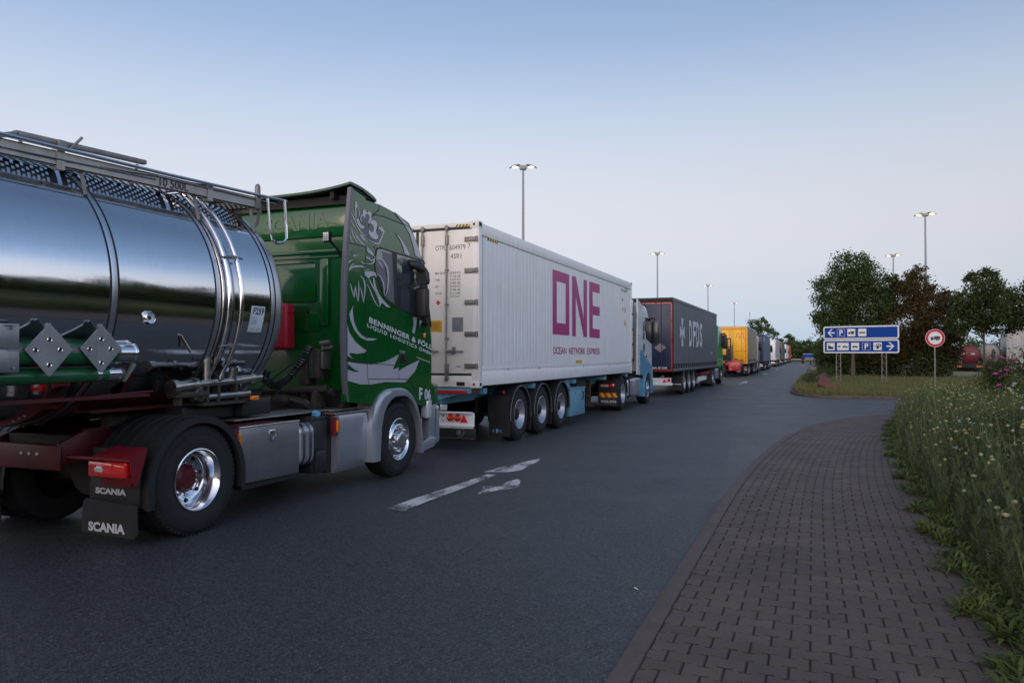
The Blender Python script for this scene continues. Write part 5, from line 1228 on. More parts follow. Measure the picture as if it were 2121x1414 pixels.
# ---------------------------------------------------------------- running gear shared by the trailers (local coordinates)
def axles(T, ys, hw, lod=1, rim='silver_paint', fend=True, kind='trailer'):
    for y in ys:
        wheel(T, hw - .03, y, 1, kind, rim, 'under', lod); wheel(T, -hw + .03, y, -1, kind, rim, 'under', lod)
    b = MB()
    for y in ys:
        b.cyl((-hw + .3, y, .51), (hw - .3, y, .51), .065, n=10)
        for x in (-.5, .45): b.box(x, x + .06, y - .5, y + .1, .55, .85)
        b.cyl((-.5, y + .2, .5), (-.5, y + .2, .85), .12, n=12); b.cyl((.5, y + .2, .5), (.5, y + .2, .85), .12, n=12)
    b.build('axle', 'under', T)
    if fend:
        for y in ys:
            for x0, x1 in ((hw - .44, hw + .01), (-hw - .01, -hw + .44)):
                q = MB()
                fender(q, y, .50, .565, .59, -5, 185, x0, x1, n=16, ext0=.02, ext1=.02)
                q.build('fender', 'black_plastic', T)
        q = MB()
        for y in ys:
            fender(q, y, .50, .563, .577, -8, 188, hw + .008, hw + .018, n=20)
        q.build('fender_trim', 'plate_alu', T)

def container_trailer():
    ox, oy = -6.61, 12.2
    T = thing('container_trailer', 'light blue skeletal trailer with three axles carrying the white container', 'trailer', (ox, oy, 0), group='trailers in the queue', local=True)
    hw = 1.22
    def fr(b):
        b.box(-hw + .02, hw - .14, .02, .16, 1.00, 1.10, bev=.01)
        b.prism('y', [(-.85, 1.0), (.85, 1.0), (.35, .86), (.33, .69), (-.33, .69), (-.35, .86)], .05, .16)
        for x in (-.45, .33): b.box(x, x + .12, .1, 11.8, .80, 1.09, bev=.01)
        for y in (.4, 3.0, 6.0, 9.0, 11.7): b.box(-1.15, 1.15, y, y + .14, .98, 1.085, bev=.01)
    part('chassis', 'blue_chassis', T, fr)
    part('twist_lock', 'grime', T, lambda b: [b.box(x, x + .08, .0, .14, .98, 1.1) for x in (1.08, -1.16)])
    part('rear_reflective_tape', 'red_tape', T, lambda b: b.box(-.98, .98, .012, .022, 1.00, 1.055))
    def lb(b):
        b.box(-1.12, 1.12, .02, .05, .43, .665, bev=.003)
        b.box(-1.12, 1.10, -.03, .03, .655, .685, bev=.004)
        b.box(-1.12, 1.12, -.03, .03, .425, .455, bev=.004)
        b.box(-1.12, 1.12, -.02, .0, .40, .418)
    l = part('light_board', 'white_box', T, lb)
    part('board_hole', 'under', l, lambda b: [b.cyl((x, .012, z), (x, .0205, z), r, n=10) for x, z, r in ((.33, .61, .015), (.53, .61, .014), (.40, .61, .007), (.41, .55, .008), (.5, .55, .008), (.35, .515, .009), (.53, .515, .009), (.59, .61, .007), (.49, .62, .006), (.72, .51, .008), (.43, .625, .006), (-.3, .61, .015), (-.5, .6, .01))], smooth=0)
    for x in (.67, .81, .24, -.67, -.81):
        part('tail_lamp', 'red_lens' if abs(x) > .3 else 'black_plastic', T, lambda b: b.lathe((x, .02, .58), 'y', [(0, -.035), (.05, -.034), (.066, -.025), (.068, 0)], 24))
        if abs(x) > .3: part('indicator_band', 'amber_lens', T, lambda b: b.box(x - .05, x + .05, -.018, -.012, .57, .592))
    for x in (.93, -.93):
        part('triangle_reflector', 'bright_lens', T, lambda b: b.prism('y', [(x - .075, .50), (x + .075, .50), (x, .635)], .0, .018, bev=.003))
    p = part('number_board', 'black_plastic', T, lambda b: b.box(-1.12, 1.16, .0, .012, .215, .405, bev=.003))
    part('board_edge', 'plate_alu', p, lambda b: b.box(-1.12, 1.15, -.004, .002, .222, .228))
    def nl(b):
        text_into(b, 'NL', (.20, -.002, .275), (1, 0, 0), (0, 0, 1), .085, .13, off=.0)
        b.box(.235, .33, -.002, .0, .375, .385)
        cx_, cz_ = .87, .325
        b.lathe((cx_, -.002, cz_), 'y', [(.070, 0), (.078, 0)], 32)
        text_into(b, 'K', (cx_ - .03, -.0025, cz_ - .045), (1, 0, 0), (0, 0, 1), .09, .07, off=.05)
        b.box(cx_ - .058, cx_ - .035, -.0025, -.001, cz_ - .03, cz_ + .03); b.box(cx_ + .045, cx_ + .06, -.0025, -.001, cz_ - .02, cz_ + .02)
    part('board_lettering', 'plate_alu', p, nl, smooth=0)
    part('inspection_lamp', 'white_lens', T, lambda b: b.box(.44, .56, .06, .12, .70, .80, bev=.01))
    axles(T, (2.05, 3.4, 4.75), hw + .0, lod=0)
    def mf(b):
        for sx in (1, -1):
            b.box(sx * 1.22, sx * .78, 1.42, 1.435, .41, .9)
            b.box(sx * 1.24, sx * .80, 1.43, 1.44, .12, .415)
            b.box(sx * 1.20, sx * .80, 2.70, 2.72, .15, .5); b.box(sx * 1.20, sx * .80, 4.05, 4.07, .15, .5)
    m = part('mudflap', 'black_plastic', T, mf)
    part('mudflap_emblem', 'blue_light', m, lambda b: [text_into(b, 'K', (.88, 1.427, .20), (1, 0, 0), (0, 0, 1), .055, .045, off=.02), text_into(b, 'K', (1.03, 1.427, .20), (1, 0, 0), (0, 0, 1), .055, .045, off=.02), b.box(.95, 1.0, 1.425, 1.428, .19, .265)], smooth=0)
    def bb(b):
        b.box(.75, 1.235, 5.45, 6.62, .21, .86, bev=.02)
        b.prism('x', [(5.3, .9), (5.8, .9), (5.65, 1.08), (5.4, 1.08)], .7, 1.1)
        b.box(.7, 1.25, 5.40, 6.66, .85, .885, bev=.008)
    x = part('equipment_box', 'blue_chassis', T, bb)
    part('box_handle', 'under', x, lambda b: [b.tube([(1.24, 6.36, .78), (1.26, 6.40, .75), (1.26, 6.40, .60), (1.24, 6.38, .57)], .012, 6), b.box(1.23, 1.242, 5.75, 5.79, .74, .77)])
    def misc(b):
        for xx in (-.9, .8): b.box(xx, xx + .12, 8.2, 8.32, .3, 1.0); b.box(xx - .06, xx + .18, 8.12, 8.4, .27, .3)
        b.cyl((-.8, 8.26, .7), (.9, 8.26, .7), .03)
        b.cyl((-.2, 5.3, .85), (-.2, 6.5, .85), .16); b.box(.5, .9, 7.0, 7.8, .7, .95)
        b.tube([(.9, 7.2, .9), (1.0, 7.6, .6), (.95, 8.0, .55)], .02)
    part('landing_gear', 'grime', T, misc)
    part('side_reflector', 'red_lens', T, lambda b: b.box(1.14, 1.16, 1.3, 1.36, .95, 1.0))
    return T
container_trailer()

# ---------------------------------------------------------------- other tractor units (local coordinates: rear of frame at y=0)
def tractor(name, label, ox, oy, body, lower, rz=0, roofz=3.75, lod=1, tank='silver_paint', glass='glass', mirror='black_plastic', defl=None, kind='a', wheelbase=3.7, arch='black_plastic', group='trucks queued along the road'):
    T = thing(name, label, 'truck', (ox, oy, 0), rz, group, local=True)
    hw = 1.23
    yr, yf = 3.35, 5.72
    fa, ra = 4.72, .95
    yft = [(1.0, yf), (2.0, yf), (2.3, yf - .06), (3.1, yf - .42), (roofz - .3, yf - .62), (roofz, yf - 1.0)]
    b = MB()
    cab_shell(b, 0, hw, yr, 1.15, yft, [(yr, roofz), (yr + .9, roofz), (yr + 1.5, roofz - .12), (yf, roofz - .55)], rc=.28, rr=.16, nz=14)
    for s in (1, -1):
        low = [(yr + .02, 1.05), (fa - .62, .98), (fa - .5, .85), (fa - .42, 1.0), (fa - .2, 1.12), (fa + .2, 1.12), (fa + .42, 1.0), (fa + .55, .8), (yf - .15, .8), (yf - .12, 1.2), (yr + .02, 1.2)]
        b.prism('x', low, s * (hw - .06), s * (hw - .002))
    cab = b.build('cab', body, T, smooth=40)
    if lower != body:
        b = MB()
        for s in (1, -1):
            P = [(yr + .01, 1.06), (fa - .62, .99), (fa - .5, .86), (fa - .42, 1.0), (fa - .2, 1.13), (fa + .2, 1.13), (fa + .42, 1.0), (fa + .55, .82), (yf - .3, .82), (yf - .3, 1.28), (yr + .9, 1.62), (yr + .35, 1.85), (yr + .01, 1.86)]
            b.poly([(s * (hw + .004), y, z) for y, z in P])
        b.build('lower_cab_panel', lower, T, smooth=0)
    for s in (1, -1):     # side fairings
        b = MB()
        b.prism('x', [(yr - .42, 1.05), (yr + .01, 1.02), (yr + .01, roofz - .12), (yr - .25, roofz - .15), (yr - .38, 2.4)], s * (hw - .03), s * (hw + .012))
        b.build('side_fairing', body, T)
    b = MB()
    windscreen(b, 0, hw, yft, 2.05, 3.0, .28, .06, yr=yr); b.build('windscreen', glass, T)
    b = MB()
    for s in (1, -1):
        x = s * hw
        b.prism('x', [(yr + 1.05, 2.25), (yf - .28, 2.08), (yf - .42, 2.95), (yr + .95, 3.0), (yr + .85, 2.6)], x - .02 * s, x + .006 * s)
        if kind == 'v': b.prism('x', [(yr + .45, 2.2), (yr + .75, 2.25), (yr + .78, 2.9), (yr + .6, 2.8)], x - .02 * s, x + .006 * s)
    b.build('side_window', glass, T, smooth=0)
    b = MB()
    for s in (1, -1):
        x = s * hw
        b.box(x - .02 * s, x + .24 * s, yf - .28, yf - .16, 2.1, 2.92, bev=.05)
        b.tube([(x - .05 * s, yf - .4, 2.98), (x + .1 * s, yf - .25, 3.02), (x + .14 * s, yf - .22, 2.85)], .035, 6)
    b.build('mirror_housing', mirror, T)
    part('wheel_arch', arch, T, lambda b: [fender(b, fa, .50, .57, .64, -12, 192, s * (hw - .25), s * (hw + .02), n=16, ext0=.0, ext1=.1) for s in (1, -1)])
    part('bumper', lower, T, lambda b: [b.box(-hw, hw, yf - .45, yf + .02, .3, .82, bev=.06)])
    part('door_step', 'black_plastic', T, lambda b: [b.box(s * (hw - .3), s * (hw + .005), fa + .56, yf - .25, z, z + .05) for s in (1, -1) for z in (.42, .75)])
    part('door_handle', 'black_gloss', T, lambda b: [b.box(s * hw, s * (hw + .012), yr + 1.0, yr + 1.2, 1.6, 1.68, bev=.004) for s in (1, -1)])
    b = MB()
    for s in (1, -1):
        b.box(s * (hw - .5), s * (hw - .01), ra + .72, ra + 1.5, .36, .92, bev=.07, seg=3)
        b.box(s * (hw - .5), s * (hw - .0), ra + 1.55, ra + 2.55, .34, .94, bev=.07, seg=3)
    tk = b.build('fuel_tank', tank, T, smooth=50)
    part('tank_strap', 'under', tk, lambda b: [b.box(s * (hw - .5), s * (hw + .006), y, y + .04, .33, .95, bev=.06) for s in (1, -1) for y in (ra + .85, ra + 1.3, ra + 1.8, ra + 2.3)])
    part('frame', 'under', T, lambda b: [b.box(-.45, -.35, 0, 5.2, .7, .95), b.box(.35, .45, 0, 5.2, .7, .95), b.box(-.6, .6, 3.2, 5.3, .5, 1.16), b.box(-.5, .5, .5, 1.3, .95, 1.05), b.box(-1.1, 1.1, 2.2, 3.2, .96, .98), b.cyl((-1, ra, .51), (1, ra, .51), .1), b.box(-1.15, 1.15, 3.1, 3.3, .9, 1.1)])
    b = MB()
    for s in (1, -1):
        fender(b, ra, .50, .565, .60, 0, 180, s * (hw - .62), s * hw, n=16, ext1=.1)
        b.box(s * (hw - .62), s * (hw), ra - .63, ra - .615, .16, .95)
    fn = b.build('rear_fender', 'black_plastic', T)
    part('tail_lamp', 'red_lens', T, lambda b: [b.box(s * (hw - .55), s * (hw - .12), ra - .68, ra - .63, .72, .83, bev=.01) for s in (1, -1)])
    wheel(T, hw - .02, fa, 1, 'front', 'silver_paint', 'satin_steel', lod); wheel(T, -hw + .02, fa, -1, 'front', 'silver_paint', 'satin_steel', lod)
    wheel(T, hw - .02, ra, 1, 'dual', 'silver_paint', 'under', lod); wheel(T, -hw + .02, ra, -1, 'dual', 'silver_paint', 'under', lod)
    if defl:
        b = MB()
        for s in (1, -1):
            b.prism('x', [(yr - .3, roofz - .35), (yr + .5, roofz - .1), (yr - .25, roofz + .1)], s * (hw - .05), s * (hw))
        b.build('roof_deflector', defl, T)
    return T

# white and blue tractor in front of the container
def volvo():
    T = tractor('tractor_unit', 'white tractor unit with light blue lower cab, pulling the white container', -6.62, 22.18, 'white_paint', 'blue_light', roofz=3.45, lod=0, kind='v', arch='blue_light', defl='white_paint', mirror='black_gloss')
    hw = 1.23
    part('hazard_board', ['hazard_red', 'hazard_yellow'], T, lambda b: [(setattr(b, 'mi', i % 2), b.poly([(.64 + .57 * (i / 6), .318, .42), (.64 + .57 * ((i + 1) / 6), .318, .42), (.64 + .57 * max(0, (i + .2) / 6), .318, .55), (.64 + .57 * max(0, (i - .8) / 6), .318, .55)])) for i in range(6)], smooth=0)
    part('mudflap_lettering', 'light_print', T, lambda b: text_into(b, 'VOLVO', (.68, .317, .255), (1, 0, 0), (0, 0, 1), .075, .48, off=.03), smooth=0)
    part('flap_small_print', 'plate_alu', T, lambda b: [b.box(.68 + .05 * i, .715 + .05 * i, .315, .3175, .385, .395) for i in range(9)])
    part('lamp_lens', 'light_print', T, lambda b: [b.box(.70 + .05 * i, .735 + .05 * i, .262, .272, .735, .80) for i in range(5)])
    part('air_intake', 'white_paint', T, lambda b: [b.box(.5, 1.1, 2.70, 3.0, z, z + .45, bev=.01) for z in (1.55, 2.05, 2.55, 3.05)])
    part('intake_gap', 'under', T, lambda b: [b.box(.55, 1.05, 2.75, 3.3, 1.5, 3.45)])
    def compass(b):
        c = Vector((hw + .0065, 4.05, 1.93))
        for k in range(8):
            a = PI / 4 * k
            r = .24 if k % 2 == 0 else .14
            d = Vector((0, math.cos(a), math.sin(a))); p = Vector((0, -math.sin(a), math.cos(a)))
            b.poly([c + d * .05 - p * .035, c + d * r, c + d * .05 + p * .035])
        b.lathe(c, 'x', [(.12, 0), (.15, 0)], 24)
    part('door_emblem', 'dark_text', T, compass, smooth=0)
    return T
volvo()

# ---------------------------------------------------------------- box and curtain trailers (local: rear right at x=hw, y=0)
def curtain_trailer(name, label, ox, oy, Ln, side, rear, roof, rz=0, hw=1.275, z0=1.0, zt=4.0, axl=(2.9, 4.2, 5.5), frame='under', lod=1, straps=True, extra=None, gear='black_plastic', trim=None, cat='trailer', kind='trailer'):
    T = thing(name, label, cat, (ox, oy, 0), rz, 'trailers in the queue', local=True)
    b = MB()
    b.box(-hw + .02, hw - .02, .04, Ln, z0 + .05, zt - .02)
    b.build('box_body', rear, T)
    b = MB()
    zb = z0 + .34 if straps else z0 + .06
    for s in (1, -1):
        n = max(20, int(Ln * 6))
        pts = [(.06 + (Ln - .1) * i / n, .010 * math.sin(i * 1.9) + .006 * math.sin(i * .7 + 2)) for i in range(n + 1)]
        rg = []
        for k in range(5):
            z = zb + (zt - .14 - zb) * k / 4
            rg.append([(s * (hw + .0 + d * (.4 + .6 * math.sin(PI * k / 4))), y, z) for y, d in pts])
        b.loft(rg, False, False, closed=False)
    cu = b.build('side_curtain', side, T, smooth=60)
    b = MB()
    for s in (1, -1):
        b.box(s * (hw - .06), s * (hw + .012), 0, Ln + .02, zt - .15, zt, bev=.01)
        b.box(s * (hw - .06), s * (hw + .004), .0, Ln, z0 + .02, z0 + .14, bev=.006)
    b.box(-hw, hw, -.01, Ln + .02, zt - .02, zt + .012, bev=.006)
    b.build('roof_rail', roof, T)
    if straps:
        b = MB()
        for s in (1, -1):
            b.box(s * (hw - .04), s * (hw - .015), .06, Ln, z0 + .1, zb)
        b.mi = 1
        k = int(Ln / .58)
        for i in range(k):
            y = .35 + (Ln - .6) * i / (k - 1)
            for s in (1, -1):
                b.box(s * (hw - .0), s * (hw + .012), y, y + .05, z0 + .06, zb + .02)
                b.box(s * (hw - .0), s * (hw + .025), y - .03, y + .08, z0 + .17, z0 + .23, bev=.004)
                b.prism('x', [(y - .13, zb + .01), (y + .18, zb + .01), (y + .05, z0 + .24), (y, z0 + .24)], s * (hw + .002), s * (hw + .006))
        b.build('curtain_strap', ['under', side], cu)
    b = MB()
    b.box(-hw, hw, .0, .06, zt - .17, zt - .0, bev=.005)
    for s in (1, -1): b.box(s * (hw - .055), s * hw, -.002, .1, z0 + .02, zt - .15, bev=.004)
    b.box(-hw, hw, .0, .06, z0, z0 + .10, bev=.005)
    b.build('rear_frame', trim or roof, T)
    for s in (1, -1):
        d = boxp('rear_door', rear, T, s * .01, s * (hw - .065), .004, .05, z0 + .11, zt - .18, bev=.006)
        part('locking_rod', 'plate_alu' if rear != 'navy' else rear, d, lambda b: [b.cyl((s * x, -.012, z0 + .08), (s * x, -.012, zt - .14), .013, n=8) for x in (.12, .8)] + [b.box(s * x - .02, s * x + .1, -.02, .01, 1.5, 1.54) for x in (.12, .8)])
    def low(b):
        for x in (-.5, .38): b.box(x, x + .12, .4, Ln - .2, .80, z0 + .03)
        for i in range(int(Ln)): b.box(-hw + .1, hw - .1, .5 + i, .58 + i, z0 - .06, z0 + .03)
        b.box(-hw + .1, hw - .1, .25, .35, .70, .80)
        for xx in (-.9, .8): b.box(xx, xx + .1, Ln - 3.0, Ln - 2.9, .32, z0)
        for s in (1, -1):
            b.box(s * (hw - .25), s * (hw - .28), .3, .34, .5, .9)
    part('chassis', frame, T, low)
    part('rear_bumper', 'light_print', T, lambda b: [b.box(-hw + .05, hw - .05, .04, .10, .46, .56, bev=.01), b.box(-hw + .1, hw - .1, .06, .1, .56, .76)])
    for s in (1, -1):
        part('tail_lamp', 'red_lens', T, lambda b: b.cyl((s * 1.09, .0, .68), (s * 1.09, .06, .68), .065, n=16))
        part('triangle_reflector', 'bright_lens', T, lambda b: b.prism('y', [(s * .91 - .085, .59), (s * .91 + .085, .59), (s * .91, .74)], .03, .058))
    part('number_plate', 'light_print', T, lambda b: b.box(-.26, .26, .045, .058, .60, .71))
    axles(T, axl, hw - .02, lod=lod, fend=True)
    part('mudflap', gear, T, lambda b: [b.box(s * (hw - .02), s * (hw - .46), axl[0] - .66, axl[0] - .645, .18, .80) for s in (1, -1)])
    if extra: extra(T)
    return T

def dfds_extra(T):
    hw, zt = 1.275, 4.0
    def red(b):
        y = -.0045
        for s in (1, -1):
            b.box(s * 1.19, s * 1.235, y, y + .004, 1.12, 2.25); b.box(s * 1.19, s * 1.235, y, y + .004, 2.29, 3.05); b.box(s * 1.19, s * 1.235, y, y + .004, 3.09, 3.80)
            b.box(s * .02, s * .55, y, y + .004, 3.765, 3.81); b.box(s * .6, s * 1.235, y, y + .004, 3.765, 3.81)
        b.box(-1.235, 1.235, y, y + .004, 1.06, 1.10)
    part('reflective_tape', 'red_tape', T, red)
    part('door_diamond', 'galv', T, lambda b: b.prism('y', [(.50, 1.98), (.75, 1.80), (1.0, 1.99), (.75, 2.17)], -.004, .003))
    part('door_lettering', 'light_print', T, lambda b: text_into(b, 'MA 81028', (.42, -.0055, 1.125), (1, 0, 0), (0, 0, 1), .085, .60, off=.02), smooth=0)
    x = hw + .0165
    def ds(b):
        P = lambda L_: b.poly([(x, y, z) for y, z in L_])
        cy_, cz_ = 2.06, 2.66
        # cross with four flared arms
        P([(cy_ - .09 * 3.2, 3.27), (cy_ + .09 * 3.2, 3.24), (cy_ + .05, cz_ + .1), (cy_ - .05, cz_ + .1)])
        P([(cy_ - .05, cz_ - .1), (cy_ + .05, cz_ - .1), (cy_ + .29, 2.07), (cy_ - .29, 2.07)])
        P([(cy_ - .60, cz_ + .30), (cy_ - .60, cz_ - .30), (cy_ - .07, cz_ - .06), (cy_ - .07, cz_ + .06)])
        P([(cy_ + .07, cz_ + .06), (cy_ + .07, cz_ - .06), (cy_ + .60, cz_ - .30), (cy_ + .60, cz_ + .30)])
        P([(cy_ - .08, cz_ - .12), (cy_ + .08, cz_ - .12), (cy_ + .08, cz_ + .12), (cy_ - .08, cz_ + .12)])
        for i, (s_, y0) in enumerate((('D', 3.80), ('F', 4.92), ('D', 5.95), ('S', 7.02))):
            text_into(b, s_, (x, y0, 2.07), (0, 1, 0), (0, 0, 1), 1.19, .88 if s_ != 'S' else .86, off=.035)
    part('logo_lettering', 'light_print', T, ds, smooth=0)
    part('small_marks', 'light_print', T, lambda b: [b.box(x - .004, x, 10.9 + .4 * i, 10.97 + .4 * i, 1.72, 1.86) for i in range(3)])
    part('mudflap_lettering', 'light_print', T, lambda b: [text_into(b, 'Cimeront', (.86, 2.235, .42), (1, 0, 0), (0, 0, 1), .07, .36, off=.02)] if 0 else b.box(.87, 1.2, 2.236, 2.239, .42, .46))
    part('air_tank', 'white_box', T, lambda b: [b.prism('x', [(7.2, .40), (10.0, .42), (10.0, .62), (7.2, .64)], 1.16, 1.2)])
    part('underside_box', 'red_frame', T, lambda b: b.box(.7, 1.15, 8.6, 11.0, .66, .82))
curtain_trailer('curtain_trailer', 'dark grey curtain trailer with white cross and DFDS lettering, red tape round its navy doors', -5.2 - 1.275, 31.1, 13.65, 'curtain_grey', 'navy', 'curtain_grey', rz=-R(.7), axl=(2.9, 4.22, 5.54), extra=dfds_extra, trim='under', lod=0)
tractor('tractor_unit', 'bright green tractor unit in front of the dark grey curtain trailer', -6.33, 42.4, 'bright_green', 'bright_green', rz=-R(.7), roofz=3.45, lod=1)

def yellow_extra(T):
    y = -.006
    def lg(b):
        P = [(.30, 3.05), (.62, 3.50), (.74, 3.50), (.60, 3.05)]
        pts = [(.33, 3.03), (.50, 3.50), (.60, 3.50), (.62, 3.04), (.68, 3.04), (.84, 3.50), (.92, 3.50), (.95, 3.04), (1.15, 3.02)]
        for p, q in zip(pts, pts[1:]):
            p, q = Vector((p[0], y, p[1])), Vector((q[0], y, q[1]))
            d = (q - p).normalized(); w = Vector((-d.z, 0, d.x)) * .016
            b.poly([p - w, q - w, q + w, p + w])
        b.box(.35, 1.15, y, y + .003, 2.0, 2.03)
        text_into(b, 'nke', (-.75, y, 3.36), (1, 0, 0), (0, 0, 1), .12, .36, off=.03)
        text_into(b, 'transporte', (-.80, y, 3.22), (1, 0, 0), (0, 0, 1), .06, .45, off=.01)
    part('door_lettering', 'red_box', T, lg, smooth=0)
    def tp(b):
        b.box(1.08, 1.13, y, y + .004, 1.15, 3.75)
        b.box(-1.13, -1.08, y, y + .004, 1.15, 3.75); b.box(-1.13, 1.13, y, y + .004, 3.76, 3.80)
        b.box(.86, .89, y, y + .004, 1.15, 1.75); b.box(.86, 1.08, y, y + .004, 1.12, 1.15)
    part('reflective_tape', 'hazard_red', T, tp)
    part('roof_light', 'white_lens', T, lambda b: b.box(1.2, 1.26, 11.0, 11.1, 3.9, 4.0))
yt = curtain_trailer('curtain_trailer', 'yellow backed trailer with tan curtains and a red forklift hung on its rear', -4.86 - 1.24, 64.4, 11.2, 'tan', 'yellow', 'blue_chassis', rz=R(.2), hw=1.25, axl=(1.4, 2.75, 7.6, 9.1), trim='yellow', extra=yellow_extra)
# ---------------------------------------------------------------- truck-mounted forklift on the yellow trailer
def forklift():
    T = thing('forklift', 'red truck-mounted forklift with black mast hung on the back of the yellow trailer', 'forklift', (-6.2, 62.6, 0), local=True)
    def body(b):
        b.prism('x', [(-.75, .48), (1.3, .45), (1.45, .9), (1.3, 1.30), (.2, 1.34), (-.2, 1.22), (-.75, 1.18)], .12, 1.02, bev=.03)
        b.box(-1.05, .2, -.3, 1.2, .82, 1.16, bev=.04)
        b.box(-1.1, -.15, -.72, -.5, 1.02, 1.26, bev=.02)
        b.box(-1.05, 1.0, .6, 1.3, .5, .9, bev=.03)
    part('body', 'fork_red', T, body)
    def mast(b):
        for x in (-1.02, -.86, -.1, .12): b.box(x, x + .08, .35, .5, .95, 3.02, bev=.01)
        b.box(-1.02, .2, .35, .45, 2.96, 3.06, bev=.01); b.box(-1.02, .2, .35, .45, 2.30, 2.38); b.box(-1.02, .2, .35, .45, 1.2, 1.3)
        for x in (-.7, -.25): b.cyl((x, .4, 1.2), (x, .4, 2.3), .05)
        b.box(-.95, .1, .5, .9, 1.2, 2.25, bev=.05)
        for x, y in ((.25, -.1), (.25, .95), (-.5, -.1)): b.cyl((x, y, 1.2), (x, y, 2.5), .03)
    part('mast', 'black_plastic', T, mast)
    part('seat', 'yellow_label', T, lambda b: b.box(-.55, -.15, .28, .5, 1.7, 2.2, bev=.08))
    part('carriage', 'grime', T, lambda b: [b.box(.45, .7, .5, .7, 1.3, 1.42), b.box(.85, 1.1, .6, .9, 1.28, 1.36), b.box(-.95, .2, -.45, -.2, 1.12, 1.3)])
    part('warning_board', 'light_print', T, lambda b: b.box(-1.02, -.35, -.77, -.755, .98, 1.10))
    part('body_lettering', 'light_print', T, lambda b: [b.box(-.1 + .07 * i, -.06 + .07 * i, -.302, -.3, 1.06, 1.13) for i in range(5)])
    part('round_lamp', 'white_lens', T, lambda b: [b.cyl((.28, -.78, .62), (.28, -.74, .62), .05), b.cyl((.4, -.78, .9), (.4, -.74, .9), .03), b.cyl((.7, -.78, .85), (.7, -.74, .85), .03)])
    wheel(T, -.15, -.35, 1, 'trailer', 'silver_paint', 'under', 1, z=.5, sc=.92); wheel(T, -1.05, -.35, -1, 'trailer', 'silver_paint', 'under', 1, z=.5, sc=.92)
    wheel(T, 1.15, 1.0, 1, 'trailer', 'silver_paint', 'under', 1, z=.5, sc=.8)
    return T
forklift()

def blue_extra(T):
    y = -.006
    part('door_lettering', 'light_print', T, lambda b: [b.box(-.5 + .12 * i, -.42 + .12 * i, y, y + .003, 3.25, 3.38) for i in range(6)], smooth=0)
    part('door_sign', 'light_print', T, lambda b: [b.box(.15, .6, y, y + .003, 1.75, 2.15), b.box(.3, .45, y, y + .003, 1.2, 1.35), b.box(.25, .5, y, y + .003, 2.3, 2.5), b.box(.3, .36, y, y + .003, 2.6, 2.9)])
    part('curtain_label', 'light_print', T, lambda b: b.box(1.265, 1.285, .8, 1.5, 3.25, 3.6))
curtain_trailer('curtain_trailer', 'dark blue box trailer behind the yellow one, white marks on its door', -5.0 - 1.25, 88.6, 13.6, 'blue_curtain', 'navy', 'blue_curtain', hw=1.25, extra=blue_extra, straps=False, trim='blue_curtain')
tractor('tractor_unit', 'dark teal tractor unit in front of the dark blue trailer', -6.25, 99.6, 'teal', 'red_frame', roofz=3.7)
tractor('tractor_unit', 'grey tractor unit in front of the yellow backed trailer', -6.1, 74.2, 'silver_paint', 'black_plastic', roofz=3.6)
curtain_trailer('box_trailer', 'white box trailer with dark window-like mark and red edge strips', -5.0 - 1.25, 119.5, 13.6, 'white_paint', 'white_paint', 'white_paint', hw=1.25, straps=False, trim='white_paint',
    extra=lambda T: [part('door_mark', 'sign_black', T, lambda b: b.prism('y', [(-.55, 2.0), (-.05, 2.2), (-.05, 3.0), (-.35, 3.1)], -.006, .0)), part('reflective_tape', 'hazard_red', T, lambda b: [b.box(1.15, 1.22, -.007, -.002, 1.1, 3.85)])])
tractor('tractor_unit', 'white tractor unit in front of the white box trailer', -6.25, 130.5, 'white_paint', 'silver_paint', roofz=3.7)
curtain_trailer('curtain_trailer', 'dark green box trailer with yellow cone mark, beyond the white one', -5.0 - 1.25, 144, 13.6, 'dark_green_box', 'dark_green_box', 'curtain_grey', hw=1.25, straps=False, trim='hazard_red',
    extra=lambda T: [part('door_mark', 'light_print', T, lambda b: [b.box(-.6, -.3, -.006, 0, 3.1, 3.3), b.box(.1, .5, -.006, 0, 3.2, 3.5), b.box(-.5, .2, -.006, 0, 2.5, 2.6)]), part('yellow_mark', 'yellow_label', T, lambda b: [b.prism('y', [(-.1, 1.2), (.15, 1.2), (.02, 1.7)], -.006, 0), b.prism('y', [(.35, 1.2), (.65, 1.2), (.5, 1.85)], -.006, 0)])])
tractor('tractor_unit', 'dark green tractor unit in front of the dark green trailer', -6.25, 155, 'green_dark', 'under', roofz=3.7)
curtain_trailer('box_trailer', 'small white box trailer near the far end of the queue', -5.0 - 1.25, 168, 13.6, 'light_print', 'warm_lit_white', 'white_paint', hw=1.25, straps=False, trim='warm_lit_white',
    extra=lambda T: [part('door_mark', 'sign_black', T, lambda b: b.prism('y', [(-.5, 2.0), (-.05, 2.2), (-.05, 2.9), (-.3, 3.0)], -.006, .0))])
tractor('tractor_unit', 'white tractor unit near the far end of the queue', -6.25, 179, 'white_paint', 'red_frame', roofz=3.7)
curtain_trailer('box_trailer', 'orange trailer at the far end of the truck queue', -5.0 - 1.25, 191, 13.6, 'orange', 'orange', 'orange', hw=1.25, straps=False, trim='orange')
tractor('tractor_unit', 'orange tractor unit at the far end of the truck queue', -6.25, 202, 'orange', 'under', roofz=3.7)

